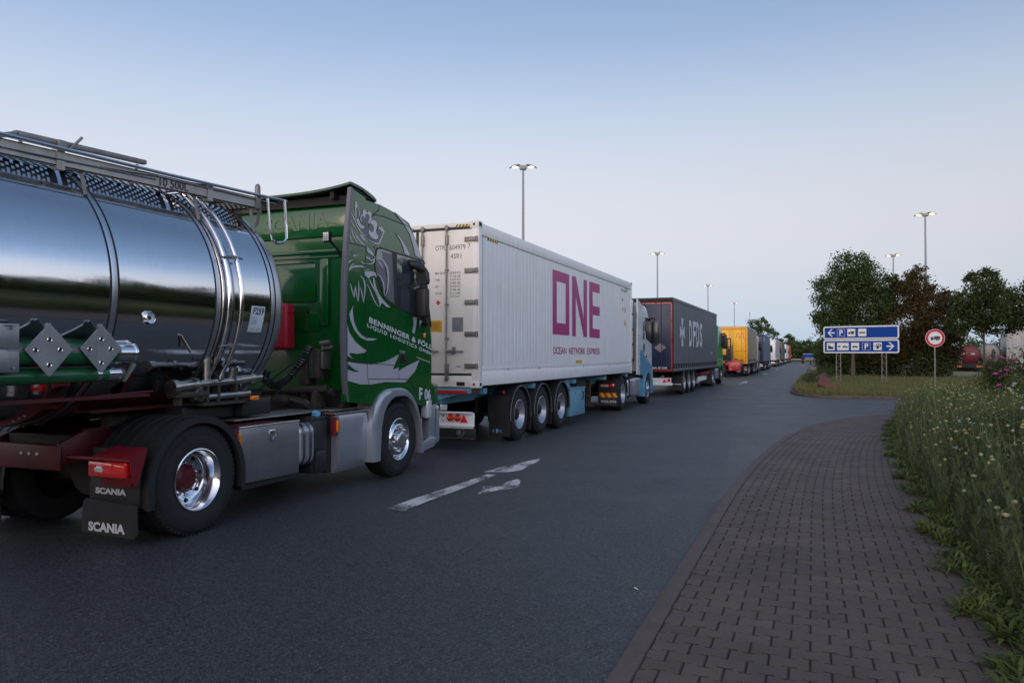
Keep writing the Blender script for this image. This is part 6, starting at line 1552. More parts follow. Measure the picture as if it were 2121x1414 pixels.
# ---------------------------------------------------------------- street lamps
M['lamp_glow'] = mat('lamp_glow_warm', (1, .62, .30), emit=2.6)
M['lamp_glow_white'] = mat('lamp_glow_white', (1, .82, .58), emit=1.5)
M['lamp_off'] = mat('lamp_unlit', (.6, .62, .62), .25)
def lamp_proto(glow, rz):
    T = thing('street_lamp', '', 'street lamp', (0, 0, 0), rz, 'tall twin street lamps', local=True)
    part('pole', 'pole', T, lambda b: [b.cyl((0, 0, 0), (0, 0, 11.8), .11, .055, n=14), b.cyl((0, 0, 0), (0, 0, .5), .13, .12, n=14)])
    h = part('lamp_bracket', 'lamp_mid', T, lambda b: [b.prism('y', [(-.24, 12.02), (.24, 12.02), (.17, 11.80), (-.17, 11.80)], -.16, .16, bev=.02)])
    for s in (1, -1):
        def wing(b):
            rg = []
            for k in range(9):
                t = k / 8
                x = s * (.17 + .58 * t); z = 12.03 + .035 * math.sin(t * 1.2) - .19 * t ** 2.2
                w = .20 * math.sqrt(max(.02, 1 - (t * .96) ** 3))
                th = .045 * (1 - .5 * t)
                rg.append([(x, w * math.cos(a), z + th * math.sin(a) * (1 if math.sin(a) > 0 else .3)) for a in [2 * PI * j / 12 for j in range(12)]])
            b.loft(rg)
        part('lamp_head', 'lamp_cap', T, wing, smooth=50)
        part('lamp_lens', glow, T, lambda b: b.ell((s * .44, 0, 11.935), (.17, .14, .06), 14, 8), smooth=60)
    return T
lamps = [(-14.6, 39.0, 1, 'the nearest, rising behind the white container'), (-14.45, 77.1, 0, 'rising behind the dark grey DFDS trailer'), (-14.2, 115.3, 0, 'rising behind the bright green cab'),
         (-14.2, 156, 0, 'rising behind the yellow trailer'), (-14.1, 195, 0, 'just left of the far round tree'), (-14.3, 242, 0, 'smallest and farthest, low over trees'),
         (7.72, 62.8, 2, 'tallest at right, above the brown tree'), (7.8, 87.4, 2, 'between the green and brown tree tops'), (9.5, -6.5, 2, 'behind the photographer')]
protos = {1: lamp_proto('lamp_glow_white', R(21)), 0: lamp_proto('lamp_glow_white', R(10)), 2: lamp_proto('lamp_glow', R(-18))}
used = set()
for x, y, k, d in lamps:
    p = protos[k]
    if k in used: p = dup(p)
    used.add(k)
    p.location = (x, y, -.02)
    p['label'] = 'twin-headed street lamp, ' + d

# ---------------------------------------------------------------- signs
def sign_board():
    P0 = Vector((.59, 46.08, 0)); P1 = Vector((4.26, 44.94, 0))
    U = (P1 - P0).normalized(); Nn = Vector((U.y, -U.x, 0)); 
    ang = math.atan2(U.y, U.x)
    k = 3.84 / 1845
    T = thing('direction_sign', 'two blue direction panels with white arrows and parking symbols on lattice posts', 'sign', (P0.x, P0.y, 0), ang, local=True)
    def rr(x0, x1, z0, z1, r, n=5):
        out_ = []
        for cx_, cz_, a0 in ((x1 - r, z1 - r, 0), (x0 + r, z1 - r, 90), (x0 + r, z0 + r, 180), (x1 - r, z0 + r, 270)):
            for i in range(n + 1):
                a = R(a0 + 90 * i / n); out_.append((cx_ + r * math.cos(a), cz_ + r * math.sin(a)))
        return out_
    W_ = 3.84
    for name, z0, z1, up in (('upper_panel', 2.56, 3.27, True), ('lower_panel', 1.80, 2.525, False)):
        pn = part('sign_panel', 'sign_white', T, lambda b: b.prism('y', rr(0, W_, z0, z1, .10), -.02, .02))
        part('blue_field', 'sign_blue', pn, lambda b: b.prism('y', rr(.07, W_ - .07, z0 + .07, z1 - .07, .04), -.026, -.018))
        H = z1 - z0; ym = (z0 + z1) / 2; s = .205
        w = MB(); bl = MB()
        def sq(x): w.box(x - s, x + s, -.031, -.024, ym - s, ym + s)
        def arrow(x, d):
            for sg in (1, -1):
                w.prism('y', [(x + d * .185, ym), (x - d * .02, ym + sg * .21), (x - d * .10, ym + sg * .21), (x + d * .11, ym)], -.031, -.025)
            w.box(x - .19, x + .12 if d > 0 else x + .19, -.0315, -.025, ym - .035, ym + .035) if d > 0 else w.box(x - .12, x + .19, -.0315, -.025, ym - .035, ym + .035)
        def Pbox(x):
            for a in ((x - s, x + s, ym + s - .012, ym + s), (x - s, x + s, ym - s, ym - s + .012), (x - s, x - s + .012, ym - s, ym + s), (x + s - .012, x + s, ym - s, ym + s)):
                w.box(a[0], a[1], -.031, -.025, a[2], a[3])
            text_into(w, 'P', (x - .085, -.032, ym - .15), (1, 0, 0), (0, 0, 1), .30, .19, off=.025)
        def truck(x):
            bl.box(x - .04, x + .15, -.036, -.030, ym - .03, ym + .07)
            bl.box(x - .15, x - .06, -.036, -.030, ym - .05, ym + .03)
            bl.box(x - .15, x + .15, -.0355, -.030, ym - .065, ym - .04)
            for q in (-.11, .03, .08): bl.cyl((x + q, -.037, ym - .07), (x + q, -.030, ym - .07), .028, n=10)
        def car(x, sc=1.):
            bl.prism('y', [(x - .16 * sc, ym - .05), (x + .16 * sc, ym - .05), (x + .16 * sc, ym), (x + .08 * sc, ym + .01), (x + .04 * sc, ym + .05), (x - .08 * sc, ym + .05), (x - .12 * sc, ym + .01), (x - .16 * sc, ym)], -.036, -.030)
            for q in (-.09, .09): bl.cyl((x + q * sc, -.037, ym - .055), (x + q * sc, -.030, ym - .055), .03 * sc, n=10)
            w.box(x - .06 * sc, x + .03 * sc, -.0375, -.0355, ym + .01, ym + .035)
        if up:
            arrow(.41, -1); Pbox(.935); sq(1.47); truck(1.47); sq(2.03)
            bl.box(2.03 - .15, 2.03 + .15, -.036, -.030, ym - .04, ym + .045, bev=0)
            for q in range(6): w.box(1.90 + .045 * q, 1.93 + .045 * q, -.0375, -.0355, ym + .005, ym + .03)
            for q in (-.09, .09): bl.cyl((2.03 + q, -.037, ym - .045), (2.03 + q, -.030, ym - .045), .025, n=10)
        else:
            sq(.39); 
            bl.prism('y', [(.25, ym - .14), (.53, ym - .14), (.53, ym - .04), (.48, ym), (.36, ym), (.33, ym + .03), (.295, ym + .15), (.26, ym + .03)], -.036, -.030)
            w.box(.73, 1.33, -.031, -.024, ym - s, ym + s)
            car(1.15, .85); bl.box(.78, .90, -.036, -.030, ym - .03, ym + .04); bl.cyl((.84, -.037, ym - .045), (.84, -.030, ym - .045), .02, n=8)
            sq(1.66); car(1.66, .9); Pbox(2.23); sq(2.79)
            bl.box(2.73, 2.86, -.036, -.030, ym - .13, ym + .13); w.box(2.76, 2.83, -.0375, -.0355, ym + .03, ym + .09)
            bl.box(2.89, 2.93, -.036, -.030, ym - .06, ym + .13); bl.box(2.93, 2.96, -.036, -.030, ym + .0, ym + .1); bl.box(2.66, 2.69, -.036, -.030, ym - .05, ym + .06)
            arrow(3.42, 1)
        w.build('white_symbol', 'sign_white', pn, smooth=0); bl.build('black_symbol', 'sign_black', pn, smooth=0)
    def post(b, x0):
        for x in (x0, x0 + .22): b.cyl((x, .06, -.1), (x, .06, 3.2), .03, n=8)
        for i in range(8):
            z = .2 + .38 * i
            b.cyl((x0, .06, z), (x0 + .22, .06, z + .19), .010, n=6)
            b.cyl((x0 + .22, .06, z + .19), (x0, .06, z + .38), .010, n=6)
    part('post', 'galv', T, lambda b: post(b, .66)); part('post', 'galv', T, lambda b: post(b, 2.98))
    part('clamp', 'galv', T, lambda b: [b.box(x, x + .05, .02, .08, z, z + .05) for x in (.64, .86, 2.96, 3.18) for z in (2.0, 2.4, 2.7, 3.1)])
    return T
sign_board()

def round_sign():
    T = thing('prohibition_sign', 'round red-rimmed no trucks sign on a single grey post', 'sign', (4.93, 37.4, 0), R(10), local=True)
    zc, r = 2.42, .385
    part('disc', 'sign_white', T, lambda b: b.cyl((0, -.01, zc), (0, .01, zc), r, n=40))
    part('red_ring', 'sign_red', T, lambda b: b.lathe((0, 0, zc), 'y', [(r * .72, -.013), (r * .965, -.013), (r * .965, -.009), (r * .72, -.009), (r * .72, -.013)], 40), smooth=0)
    def tr(b):
        b.box(-.05, .19, -.014, -.009, zc - .02, zc + .075); b.box(-.18, -.07, -.014, -.009, zc - .05, zc + .04); b.box(-.18, .19, -.0135, -.009, zc - .065, zc - .03)
        for q in (-.13, .05, .12): b.cyl((q, -.0145, zc - .07), (q, -.009, zc - .07), .032, n=12)
    part('truck_symbol', 'sign_black', T, tr, smooth=0)
    part('post', 'galv', T, lambda b: b.cyl((0, .05, -.1), (0, .05, zc + .3), .035, n=10))
    part('clamp', 'galv', T, lambda b: [b.box(-.05, .05, .01, .09, z, z + .04) for z in (zc - .2, zc + .16)])
round_sign()

def far_sign():
    T = thing('information_sign', 'small distant blue sign board beside the road end, behind the walking person', 'sign', (-.7, 152, 0), local=True)
    part('board', 'sign_blue', T, lambda b: b.box(-.9, .9, -.03, .03, 1.25, 1.95))
    part('white_edge', 'sign_white', T, lambda b: [b.box(-.94, .94, -.02, .02, 1.95, 2.0), b.box(-.94, .94, -.02, .02, 1.2, 1.25)])
    part('post', 'galv', T, lambda b: [b.cyl((x, .05, -.1), (x, .05, 1.9), .05, n=8) for x in (-.8, .8)])
far_sign()
# crash barrier at the end of the road
T = thing('crash_barrier', 'low grey steel crash barrier across the far end of the road', 'barrier', (0, 222, 0), local=True)
part('rail', 'galv', T, lambda b: b.box(-30, 26, -.05, .05, .45, .78))
part('post', 'galv', T, lambda b: [b.box(-30 + 4 * i, -29.9 + 4 * i, .05, .15, -.1, .7) for i in range(14)])

# ---------------------------------------------------------------- walking person
def person():
    P = dict(pel=(0, 0, .95), chest=(0, .02, 1.28), neck=(0, .03, 1.48), head=(0, .05, 1.60), top=(0, .05, 1.71),
             shl=(-.18, .02, 1.42), ell=(-.24, .05, 1.15), wrl=(-.22, .18, .93), hal=(-.21, .22, .85),
             shr=(.18, .02, 1.42), elr=(.25, -.06, 1.15), wrr=(.26, -.04, .90), har=(.26, -.02, .82),
             hl=(-.09, 0, .90), kl=(-.10, .12, .50), al=(-.10, .02, .09), tl=(-.10, .15, .03),
             hr=(.09, 0, .90), kr=(.10, -.02, .48), ar=(.10, -.26, .14), tr=(.10, -.14, .04))
    Rr = dict(pel=.13, chest=.14, neck=.06, head=.095, top=.07, shl=.065, ell=.045, wrl=.032, hal=.035, shr=.065, elr=.045, wrr=.032, har=.035,
              hl=.095, kl=.06, al=.042, tl=.035, hr=.095, kr=.06, ar=.042, tr=.035)
    E_ = [('pel', 'chest'), ('chest', 'neck'), ('neck', 'head'), ('head', 'top'), ('chest', 'shl'), ('shl', 'ell'), ('ell', 'wrl'), ('wrl', 'hal'), ('chest', 'shr'), ('shr', 'elr'), ('elr', 'wrr'), ('wrr', 'har'),
          ('pel', 'hl'), ('hl', 'kl'), ('kl', 'al'), ('al', 'tl'), ('pel', 'hr'), ('hr', 'kr'), ('kr', 'ar'), ('ar', 'tr')]
    def skin(keys, edges, sc, add, nm, m):
        me = bpy.data.meshes.new(nm)
        ks = list(keys)
        me.from_pydata([P[k] for k in ks], [(ks.index(a), ks.index(b)) for a, b in edges], [])
        o = bpy.data.objects.new(nm, me); COL.objects.link(o)
        o.modifiers.new('s', 'SKIN'); 
        if not me.skin_vertices: me.attributes.new('x', 'FLOAT', 'POINT')
        sv = me.skin_vertices[0].data if me.skin_vertices else None
        if sv:
            for i, k in enumerate(ks):
                sv[i].radius = (Rr[k] * sc + add, Rr[k] * sc + add); sv[i].use_root = (i == 0)
        o.modifiers.new('ss', 'SUBSURF').levels = 1
        dg = bpy.context.evaluated_depsgraph_get()
        m2 = bpy.data.meshes.new_from_object(o.evaluated_get(dg))
        bpy.data.objects.remove(o)
        m2.materials.clear(); m2.materials.append(M[m]); m2.shade_smooth()
        q = bpy.data.objects.new(nm, m2); COL.objects.link(q)
        return q
    o = skin(P.keys(), E_, 1, 0, 'person', 'skin')
    o.location = (-1.2, 113, 0)
    tag(o, 'person in dark top and shorts walking away along the road', 'person')
    k1 = ['chest', 'pel', 'shl', 'ell', 'shr', 'elr', 'neck']
    a = skin(k1, [e for e in E_ if e[0] in k1 and e[1] in k1], 1.0, .02, 'shirt', 'shirt'); a.parent = o
    k2 = ['pel', 'hl', 'kl', 'hr', 'kr']
    a = skin(k2, [e for e in E_ if e[0] in k2 and e[1] in k2], 1.0, .02, 'shorts', 'shorts'); a.parent = o
    h = MB(); h.ell((0, .035, 1.655), (.10, .115, .11)); h = h.build('hair', 'hair', None); h.parent = o
person()

# ---------------------------------------------------------------- parked trucks behind the trees on the right
M['plate_grey'] = mat('faded_white_panel', (.40, .38, .36), .5, var=.05, dirt=.4)
M['tank_red'] = mat('dull_red_tank', (.13, .010, .016), .45, var=.1, dirt=.3)
def parked():
    T = thing('tank_trailer', 'red round-ended tank trailer with orange corner lamps parked behind the trees', 'tank trailer', (13.9, 84, 0), R(-9), 'trailers parked behind the trees', local=True)
    b = MB(); b.lathe((0, 0, 1.75), 'y', [(0, -.12), (.4, -.08), (.75, .0), (.92, .14), (.95, .3), (.95, 9)], 40); b.build('tank', 'tank_red', T, smooth=60)
    part('tank_lettering', 'light_print', T, lambda b: [b.box(-.5 + .1 * i, -.43 + .1 * i, -.10, -.09, 1.75, 1.9) for i in range(10)])
    part('chassis', 'under', T, lambda b: [b.box(-1.0, 1.0, -.2, 8.5, .6, .95), b.box(-1.2, 1.2, -.25, -.1, .5, .62), b.box(-1.2, 1.2, .8, 4.6, .1, .9)])
    part('ladder', 'galv', T, lambda b: [b.cyl((x, -.25, .6), (x, -.2, 3.2), .02, n=6) for x in (-1.0, -.6)] + [b.cyl((-1, -.22, 1 + .3 * i), (-.6, -.22, 1 + .3 * i), .015, n=6) for i in range(8)])
    part('corner_lamp', 'orange', T, lambda b: [b.box(x, x + .7, -.27, -.2, .55, .72) for x in (-1.25, .6)])
    part('hazard_panel', 'yellow_label', T, lambda b: b.box(-1.75, -1.3, -.25, -.2, .85, 1.2))
    for y in (1.2, 2.5, 3.8): wheel(T, 1.2, y, 1, lod=1); wheel(T, -1.2, y, -1, lod=1)
    T = thing('tank_trailer', 'silver tank trailer parked beside the red one behind the trees', 'tank trailer', (15.9, 85.5, 0), R(-9), 'trailers parked behind the trees', local=True)
    b = MB(); b.lathe((0, 0, 1.85), 'y', [(0, -.06), (.5, -.05), (.8, .0), (.97, .08), (1.0, .3), (1.0, 9)], 40); b.build('tank', 'galv', T, smooth=60)
    part('chassis', 'under', T, lambda b: [b.box(-1.0, 1.0, -.2, 8.5, .6, .95), b.box(-1.2, 1.2, .8, 4.6, .1, .9)])
    part('side_graphic', 'dark_text', T, lambda b: [b.prism('y', [(.1, 1.5), (.4, 1.4), (.5, 2.0), (.3, 2.4), (.15, 2.1)], -.09, -.08)])
    for y in (1.2, 2.5, 3.8): wheel(T, 1.2, y, 1, lod=1); wheel(T, -1.2, y, -1, lod=1)
    curtain_trailer('box_trailer', 'pale box trailer parked at right beyond the thin trunks', 18.3, 84, 13.6, 'plate_grey', 'plate_grey', 'plate_grey', rz=R(-9), straps=False)['group'] = 'trailers parked behind the trees'
    curtain_trailer('box_trailer', 'pale box trailer at the far right behind the pink roses', 21.2, 84, 13.6, 'plate_grey', 'plate_grey', 'plate_grey', rz=R(-9), straps=False)['group'] = 'trailers parked behind the trees'
parked()
# ---------------------------------------------------------------- ground materials
def asphalt(name, base, patch=.18, speck=.5):
    m = bpy.data.materials.new(name); m.use_nodes = True
    t = m.node_tree; b = t.nodes['Principled BSDF']; lk = t.links.new
    co = t.nodes.new('ShaderNodeTexCoord'); V = co.outputs['Object']
    def noise(s, d=6, r=.6, vec=None):
        n = t.nodes.new('ShaderNodeTexNoise'); n.inputs['Scale'].default_value = s; n.inputs['Detail'].default_value = d; n.inputs['Roughness'].default_value = r
        lk(vec or V, n.inputs['Vector']); return n.outputs['Fac']
    def mr(v, a, c, d, e):
        r = t.nodes.new('ShaderNodeMapRange'); lk(v, r.inputs['Value'])
        for k, q in zip(('From Min', 'From Max', 'To Min', 'To Max'), (a, c, d, e)): r.inputs[k].default_value = q
        return r.outputs[0]
    def mul(a, c):
        r = t.nodes.new('ShaderNodeMath'); r.operation = 'MULTIPLY'; lk(a, r.inputs[0]); lk(c, r.inputs[1]); return r.outputs[0]
    mp = t.nodes.new('ShaderNodeMapping'); mp.inputs['Scale'].default_value = (1.4, .12, 1); lk(V, mp.inputs[0])
    big = mr(noise(.35, 5), .35, .65, 1 - patch, 1 + patch)
    streak = mr(noise(1.0, 4, vec=mp.outputs[0]), .3, .7, .96, 1.05)
    fine = mr(noise(120, 4, .8), .32, .68, .25, 2.0)
    v = t.nodes.new('ShaderNodeTexVoronoi'); v.inputs['Scale'].default_value = 34; lk(V, v.inputs['Vector'])
    sp = mr(v.outputs['Distance'], .10, .19, 1, 0)
    rn = t.nodes.new('ShaderNodeSeparateColor'); lk(v.outputs['Color'], rn.inputs[0])
    sp = mul(sp, mr(rn.outputs[0], .80, .9, 0, speck))
    vg = t.nodes.new('ShaderNodeTexVoronoi'); vg.inputs['Scale'].default_value = 85; lk(V, vg.inputs['Vector'])
    sg = t.nodes.new('ShaderNodeSeparateColor'); lk(vg.outputs['Color'], sg.inputs[0])
    vh = t.nodes.new('ShaderNodeTexVoronoi'); vh.inputs['Scale'].default_value = 38; lk(V, vh.inputs['Vector'])
    sh = t.nodes.new('ShaderNodeSeparateColor'); lk(vh.outputs['Color'], sh.inputs[0])
    f = mul(mul(mul(mul(big, streak), fine), mr(sg.outputs[0], 0, 1, .35, 1.65)), mr(sh.outputs[1], 0, 1, .78, 1.22))
    s = t.nodes.new('ShaderNodeVectorMath'); s.operation = 'SCALE'; s.inputs[0].default_value = base; lk(f, s.inputs['Scale'])
    mx = t.nodes.new('ShaderNodeMix'); mx.data_type = 'RGBA'; lk(sp, mx.inputs['Factor']); lk(s.outputs[0], mx.inputs['A']); mx.inputs['B'].default_value = (.26, .26, .27, 1)
    # dark stain blotches
    st = mr(noise(1.7, 5), .68, .78, 0, .35)
    m2 = t.nodes.new('ShaderNodeMix'); m2.data_type = 'RGBA'; lk(st, m2.inputs['Factor']); lk(mx.outputs['Result'], m2.inputs['A']); m2.inputs['B'].default_value = (.016, .017, .019, 1)
    lk(m2.outputs['Result'], b.inputs['Base Color'])
    lk(mr(noise(.8, 4), .3, .7, .50, .58), b.inputs['Roughness'])
    b.inputs['Specular IOR Level'].default_value = .5
    bp = t.nodes.new('ShaderNodeBump'); bp.inputs['Strength'].default_value = .9; bp.inputs['Distance'].default_value = .008
    lk(noise(95, 3, .7), bp.inputs['Height']); lk(bp.outputs[0], b.inputs['Normal'])
    return m
M['asphalt'] = asphalt('asphalt', (.036, .038, .040), patch=.05, speck=.9)
M['asphalt_side'] = asphalt('asphalt_side', (.046, .045, .046), patch=.10, speck=.5)
M['soil'] = mat('soil', (.05, .038, .028), .95, var=.5, vs=4, bump=.8, bs=25)
M['joint'] = mat('joint_soil', (.030, .022, .018), .95, var=.5, vs=12)
M['grass_ground'] = mat('dry_grass_ground', (.17, .155, .07), .95, var=.45, vs=.9, bump=.8, bs=30, dirt=.5, dcol=(.07, .10, .03))
M['far_ground'] = mat('far_ground', (.08, .10, .04), .95, var=.4, vs=.05)

def marking():
    m = mat('worn_marking_paint', (.58, .57, .57), .6, var=.12, vs=9)
    t = m.node_tree; b = t.nodes['Principled BSDF']; lk = t.links.new
    co = t.nodes.new('ShaderNodeTexCoord')
    mp = t.nodes.new('ShaderNodeMapping'); mp.inputs['Scale'].default_value = (1.5, .7, 1); lk(co.outputs['Object'], mp.inputs[0])
    n1 = t.nodes.new('ShaderNodeTexNoise'); n1.inputs['Scale'].default_value = 55; n1.inputs['Detail'].default_value = 6; n1.inputs['Roughness'].default_value = .7; lk(mp.outputs[0], n1.inputs['Vector'])
    n2 = t.nodes.new('ShaderNodeTexNoise'); n2.inputs['Scale'].default_value = 3.2; n2.inputs['Detail'].default_value = 3; lk(mp.outputs[0], n2.inputs['Vector'])
    a = t.nodes.new('ShaderNodeMath'); a.operation = 'MULTIPLY_ADD'; lk(n2.outputs['Fac'], a.inputs[0]); a.inputs[1].default_value = .75; lk(n1.outputs['Fac'], a.inputs[2])
    r = t.nodes.new('ShaderNodeMapRange'); r.inputs['From Min'].default_value = .80; r.inputs['From Max'].default_value = .87; lk(a.outputs[0], r.inputs['Value'])
    lk(r.outputs[0], b.inputs['Alpha'])
    return m
M['marking'] = marking()

def paver_mat():
    m = mat('concrete_paver', (.105, .090, .092), .8)
    t = m.node_tree; b = t.nodes['Principled BSDF']; lk = t.links.new
    at = t.nodes.new('ShaderNodeAttribute'); at.attribute_name = 'tone'
    co = t.nodes.new('ShaderNodeTexCoord')
    n = t.nodes.new('ShaderNodeTexNoise'); n.inputs['Scale'].default_value = 230; n.inputs['Detail'].default_value = 3; lk(co.outputs['Object'], n.inputs['Vector'])
    n2 = t.nodes.new('ShaderNodeTexNoise'); n2.inputs['Scale'].default_value = 1.3; n2.inputs['Detail'].default_value = 6; lk(co.outputs['Object'], n2.inputs['Vector'])
    def mr(v, a, c, d, e):
        r = t.nodes.new('ShaderNodeMapRange'); lk(v, r.inputs['Value'])
        for k, q in zip(('From Min', 'From Max', 'To Min', 'To Max'), (a, c, d, e)): r.inputs[k].default_value = q
        return r.outputs[0]
    def mul(a, c):
        r = t.nodes.new('ShaderNodeMath'); r.operation = 'MULTIPLY'; lk(a, r.inputs[0]); lk(c, r.inputs[1]); return r.outputs[0]
    f = mul(mul(mr(n.outputs['Fac'], .3, .7, .72, 1.28), mr(n2.outputs['Fac'], .3, .7, .82, 1.18)), mr(at.outputs['Fac'], -2.2, 1, .12, 1.20))
    s = t.nodes.new('ShaderNodeVectorMath'); s.operation = 'SCALE'; s.inputs[0].default_value = (.090, .067, .058); lk(f, s.inputs['Scale'])
    lk(s.outputs[0], b.inputs['Base Color'])
    bp = t.nodes.new('ShaderNodeBump'); bp.inputs['Strength'].default_value = .5; bp.inputs['Distance'].default_value = .004
    lk(n.outputs['Fac'], bp.inputs['Height']); lk(bp.outputs[0], b.inputs['Normal'])
    return m
M['paver'] = paver_mat()
M['kerb_stone'] = mat('kerb_stone', (.105, .080, .072), .8, var=.2, vs=5, bump=.4, bs=180, dirt=.4, dcol=(.07, .06, .055))
M['kerb_old'] = mat('island_kerb', (.10, .075, .068), .85, var=.25, vs=3, bump=.4, bs=80)

def struct(name, b, m, smooth=30):
    o = b.build(name, m, None, smooth=smooth)
    o['kind'] = 'structure'
    return o

b = MB(); b.poly([(-2500, -2500, -.10), (2500, -2500, -.10), (2500, 2500, -.10), (-2500, 2500, -.10)]); struct('ground', b, 'far_ground', 0)
b = MB(); b.poly([(-17, -60, 0), (40, -60, 0), (40, 34, 0), (1, 34, 0), (1, 110, 0), (-.6, 150, 0), (-.5, 215, 0), (-17, 215, 0)]); struct('road', b, 'asphalt', 0)
# side road joining from the right: a newer sheet with its seam
b = MB(); b.poly([(-1.02, 9.0, .004), (1.8, 23, .004), (40, 27, .004), (40, 33.5, .004), (1.4, 33.5, .004), (-.95, 36.5, .004), (-1.6, 30, .004), (-1.75, 22, .004), (-1.45, 15, .004)]); struct('side_road', b, 'asphalt_side', 0)
b = MB(); b.poly([(8, 66, .002), (60, 62, .002), (60, 130, .002), (8, 130, .002)]); struct('lorry_park', b, 'asphalt', 0)

# kerb line of the footway
KP = [(-.985, -8), (-.985, 0), (-.985, 4), (-.985, 7), (-.975, 9), (-.93, 11), (-.83, 13), (-.68, 15), (-.46, 17), (-.12, 19), (.42, 21), (1.08, 22.5), (1.95, 23.8), (3.1, 25.0), (4.6, 26.1), (6.5, 26.9), (9, 27.3), (14, 27.4)]
def spline(P, step=.25):
    out_ = []
    Q = [Vector((*p, 0)) for p in P]
    for i in range(len(Q) - 1):
        p0 = Q[max(i - 1, 0)]; p1 = Q[i]; p2 = Q[i + 1]; p3 = Q[min(i + 2, len(Q) - 1)]
        n = max(2, int((p2 - p1).length / step))
        for k in range(n):
            f = k / n
            out_.append(.5 * ((2 * p1) + (-p0 + p2) * f + (2 * p0 - 5 * p1 + 4 * p2 - p3) * f * f + (-p0 + 3 * p1 - 3 * p2 + p3) * f ** 3))
    out_.append(Q[-1])
    return out_
def resample(P, step):
    acc = [0]
    for a, c in zip(P, P[1:]): acc.append(acc[-1] + (c - a).length)
    L_ = acc[-1]; n = int(L_ / step); out_ = []; j = 0
    for i in range(n + 1):
        s = i * step
        while j < len(acc) - 2 and acc[j + 1] < s: j += 1
        f = (s - acc[j]) / max(1e-9, acc[j + 1] - acc[j])
        p = P[j].lerp(P[j + 1], f); d = (P[j + 1] - P[j]).normalized()
        out_.append((p, d))
    # smooth the directions
    D = [d for _, d in out_]
    res = []
    for i, (p, d) in enumerate(out_):
        a = sum((D[k] for k in range(max(0, i - 4), min(len(D), i + 5))), Vector((0, 0, 0))).normalized()
        res.append((p, a))
    return res
path = spline(KP)
def kerb(name, P, w, z1, m, step, side=1, base=-.05, r=.012, gap=.006):
    rs = resample(P, step / 8)
    b = MB()
    def sec(p, d, q=0):
        n = Vector((d.y, -d.x, 0)) * side
        return [p + n * 0 + Vector((0, 0, base)), p + Vector((0, 0, z1 - r)), p + n * r * .4 + Vector((0, 0, z1 - r * .3)), p + n * r + Vector((0, 0, z1)), p + n * (w - r * .4) + Vector((0, 0, z1)), p + n * w + Vector((0, 0, z1 - r * .5)), p + n * w + Vector((0, 0, base))]
    k = 0
    while k + 8 < len(rs):
        dz = rnd.uniform(-.003, .003)
        ring = []
        for j in range(9):
            p, d = rs[k + j]
            if j == 0: p = p + d * gap / 2
            if j == 8: p = p - d * gap / 2
            ring.append([v + Vector((0, 0, dz)) for v in sec(p, d)])
        b.loft(ring)
        k += 8
    return struct(name, b, m)
kerb('kerb', path, .12, .036, 'kerb_stone', 1.02)
# pavement: individual I-shaped blocks, each with a rounded edge
def pavement():
    pitch_s, pitch_t = .144, .209
    rs = resample(path, pitch_s)
    verts = []; faces = []; tone = []
    # outline of one block in (t, s), centred, wavy long sides
    A_ = .0125; g = .0018; hw, hs = pitch_t / 2 - g, pitch_s / 2 - .0055
    prof = [(-hw, A_), (-hw * .50, A_), (-hw * .28, -A_), (hw * .28, -A_), (hw * .50, A_), (hw, A_)]
    O = [(t, hs + a) for t, a in prof] + [(t, -hs - a) for t, a in prof[::-1]]
    nO = len(O)
    for i, (p, d) in enumerate(rs):
        if p.y < 2.2 or p.x > 9: continue
        n = Vector((d.y, -d.x, 0))
        Wd = 2.5 if p.y < 20 else 3.0
        m = int(Wd / pitch_t)
        for j in range(m):
            c_t = .128 + pitch_t * (j + .5) + (pitch_t / 2 if i % 2 else 0)
            half = (i % 2 and j == 0)
            sets = [(c_t, O)]
            if half:
                # a half block closes the row at the kerb
                H_ = [(t, s_) for t, s_ in O if t > -.001]
                H_ = [(0.0 + g, hs - A_)] + [(t, s_) for t, s_ in O[:6] if t > 0] + [(t, s_) for t, s_ in O[6:] if t > 0] + [(g, -hs + A_)]
                sets.append((.128, H_))
            for ct, OO in sets:
                dz = rnd.gauss(0, .0012); tx = rnd.gauss(0, .006); ty = rnd.gauss(0, .006)
                base = len(verts)
                for ins, z in ((0, .010), (0, .0290), (.0055, .035)):
                    for t, s_ in OO:
                        k = 1 - ins / .07
                        q = p + n * (ct + t * k) + d * (s_ * k)
                        verts.append((q.x, q.y, z + dz + (tx * t + ty * s_ if z > .02 else 0)))
                nn = len(OO)
                for L_ in range(2):
                    for k in range(nn):
                        a = base + L_ * nn + k; c = base + L_ * nn + (k + 1) % nn
                        faces.append((a, a + nn, c + nn, c))
                faces.append(tuple(base + 2 * nn + k for k in range(nn)))
                tv = min(1, max(0, rnd.gauss(.5, .22)))
                tone += [-1.7] * (2 * nn) + [tv] * nn
    me = bpy.data.meshes.new('pavement')
    me.from_pydata(verts, [], faces); me.update()
    at = me.attributes.new('tone', 'FLOAT', 'POINT'); at.data.foreach_set('value', tone)
    me.materials.append(M['paver'])
    bm = bmesh.new(); bm.from_mesh(me); bmesh.ops.recalc_face_normals(bm, faces=bm.faces); bm.to_mesh(me); bm.free()
    o = bpy.data.objects.new('pavement', me); COL.objects.link(o); o['kind'] = 'structure'
pavement()
rs = resample(path, .5)
b = MB()
b.loft([[p + Vector((d.y, -d.x, 0)) * .06 + Vector((0, 0, .0245)), p + Vector((d.y, -d.x, 0)) * 3.6 + Vector((0, 0, .0245))] for p, d in rs], False, False, closed=False)
struct('pavement_bed', b, 'joint', 0)
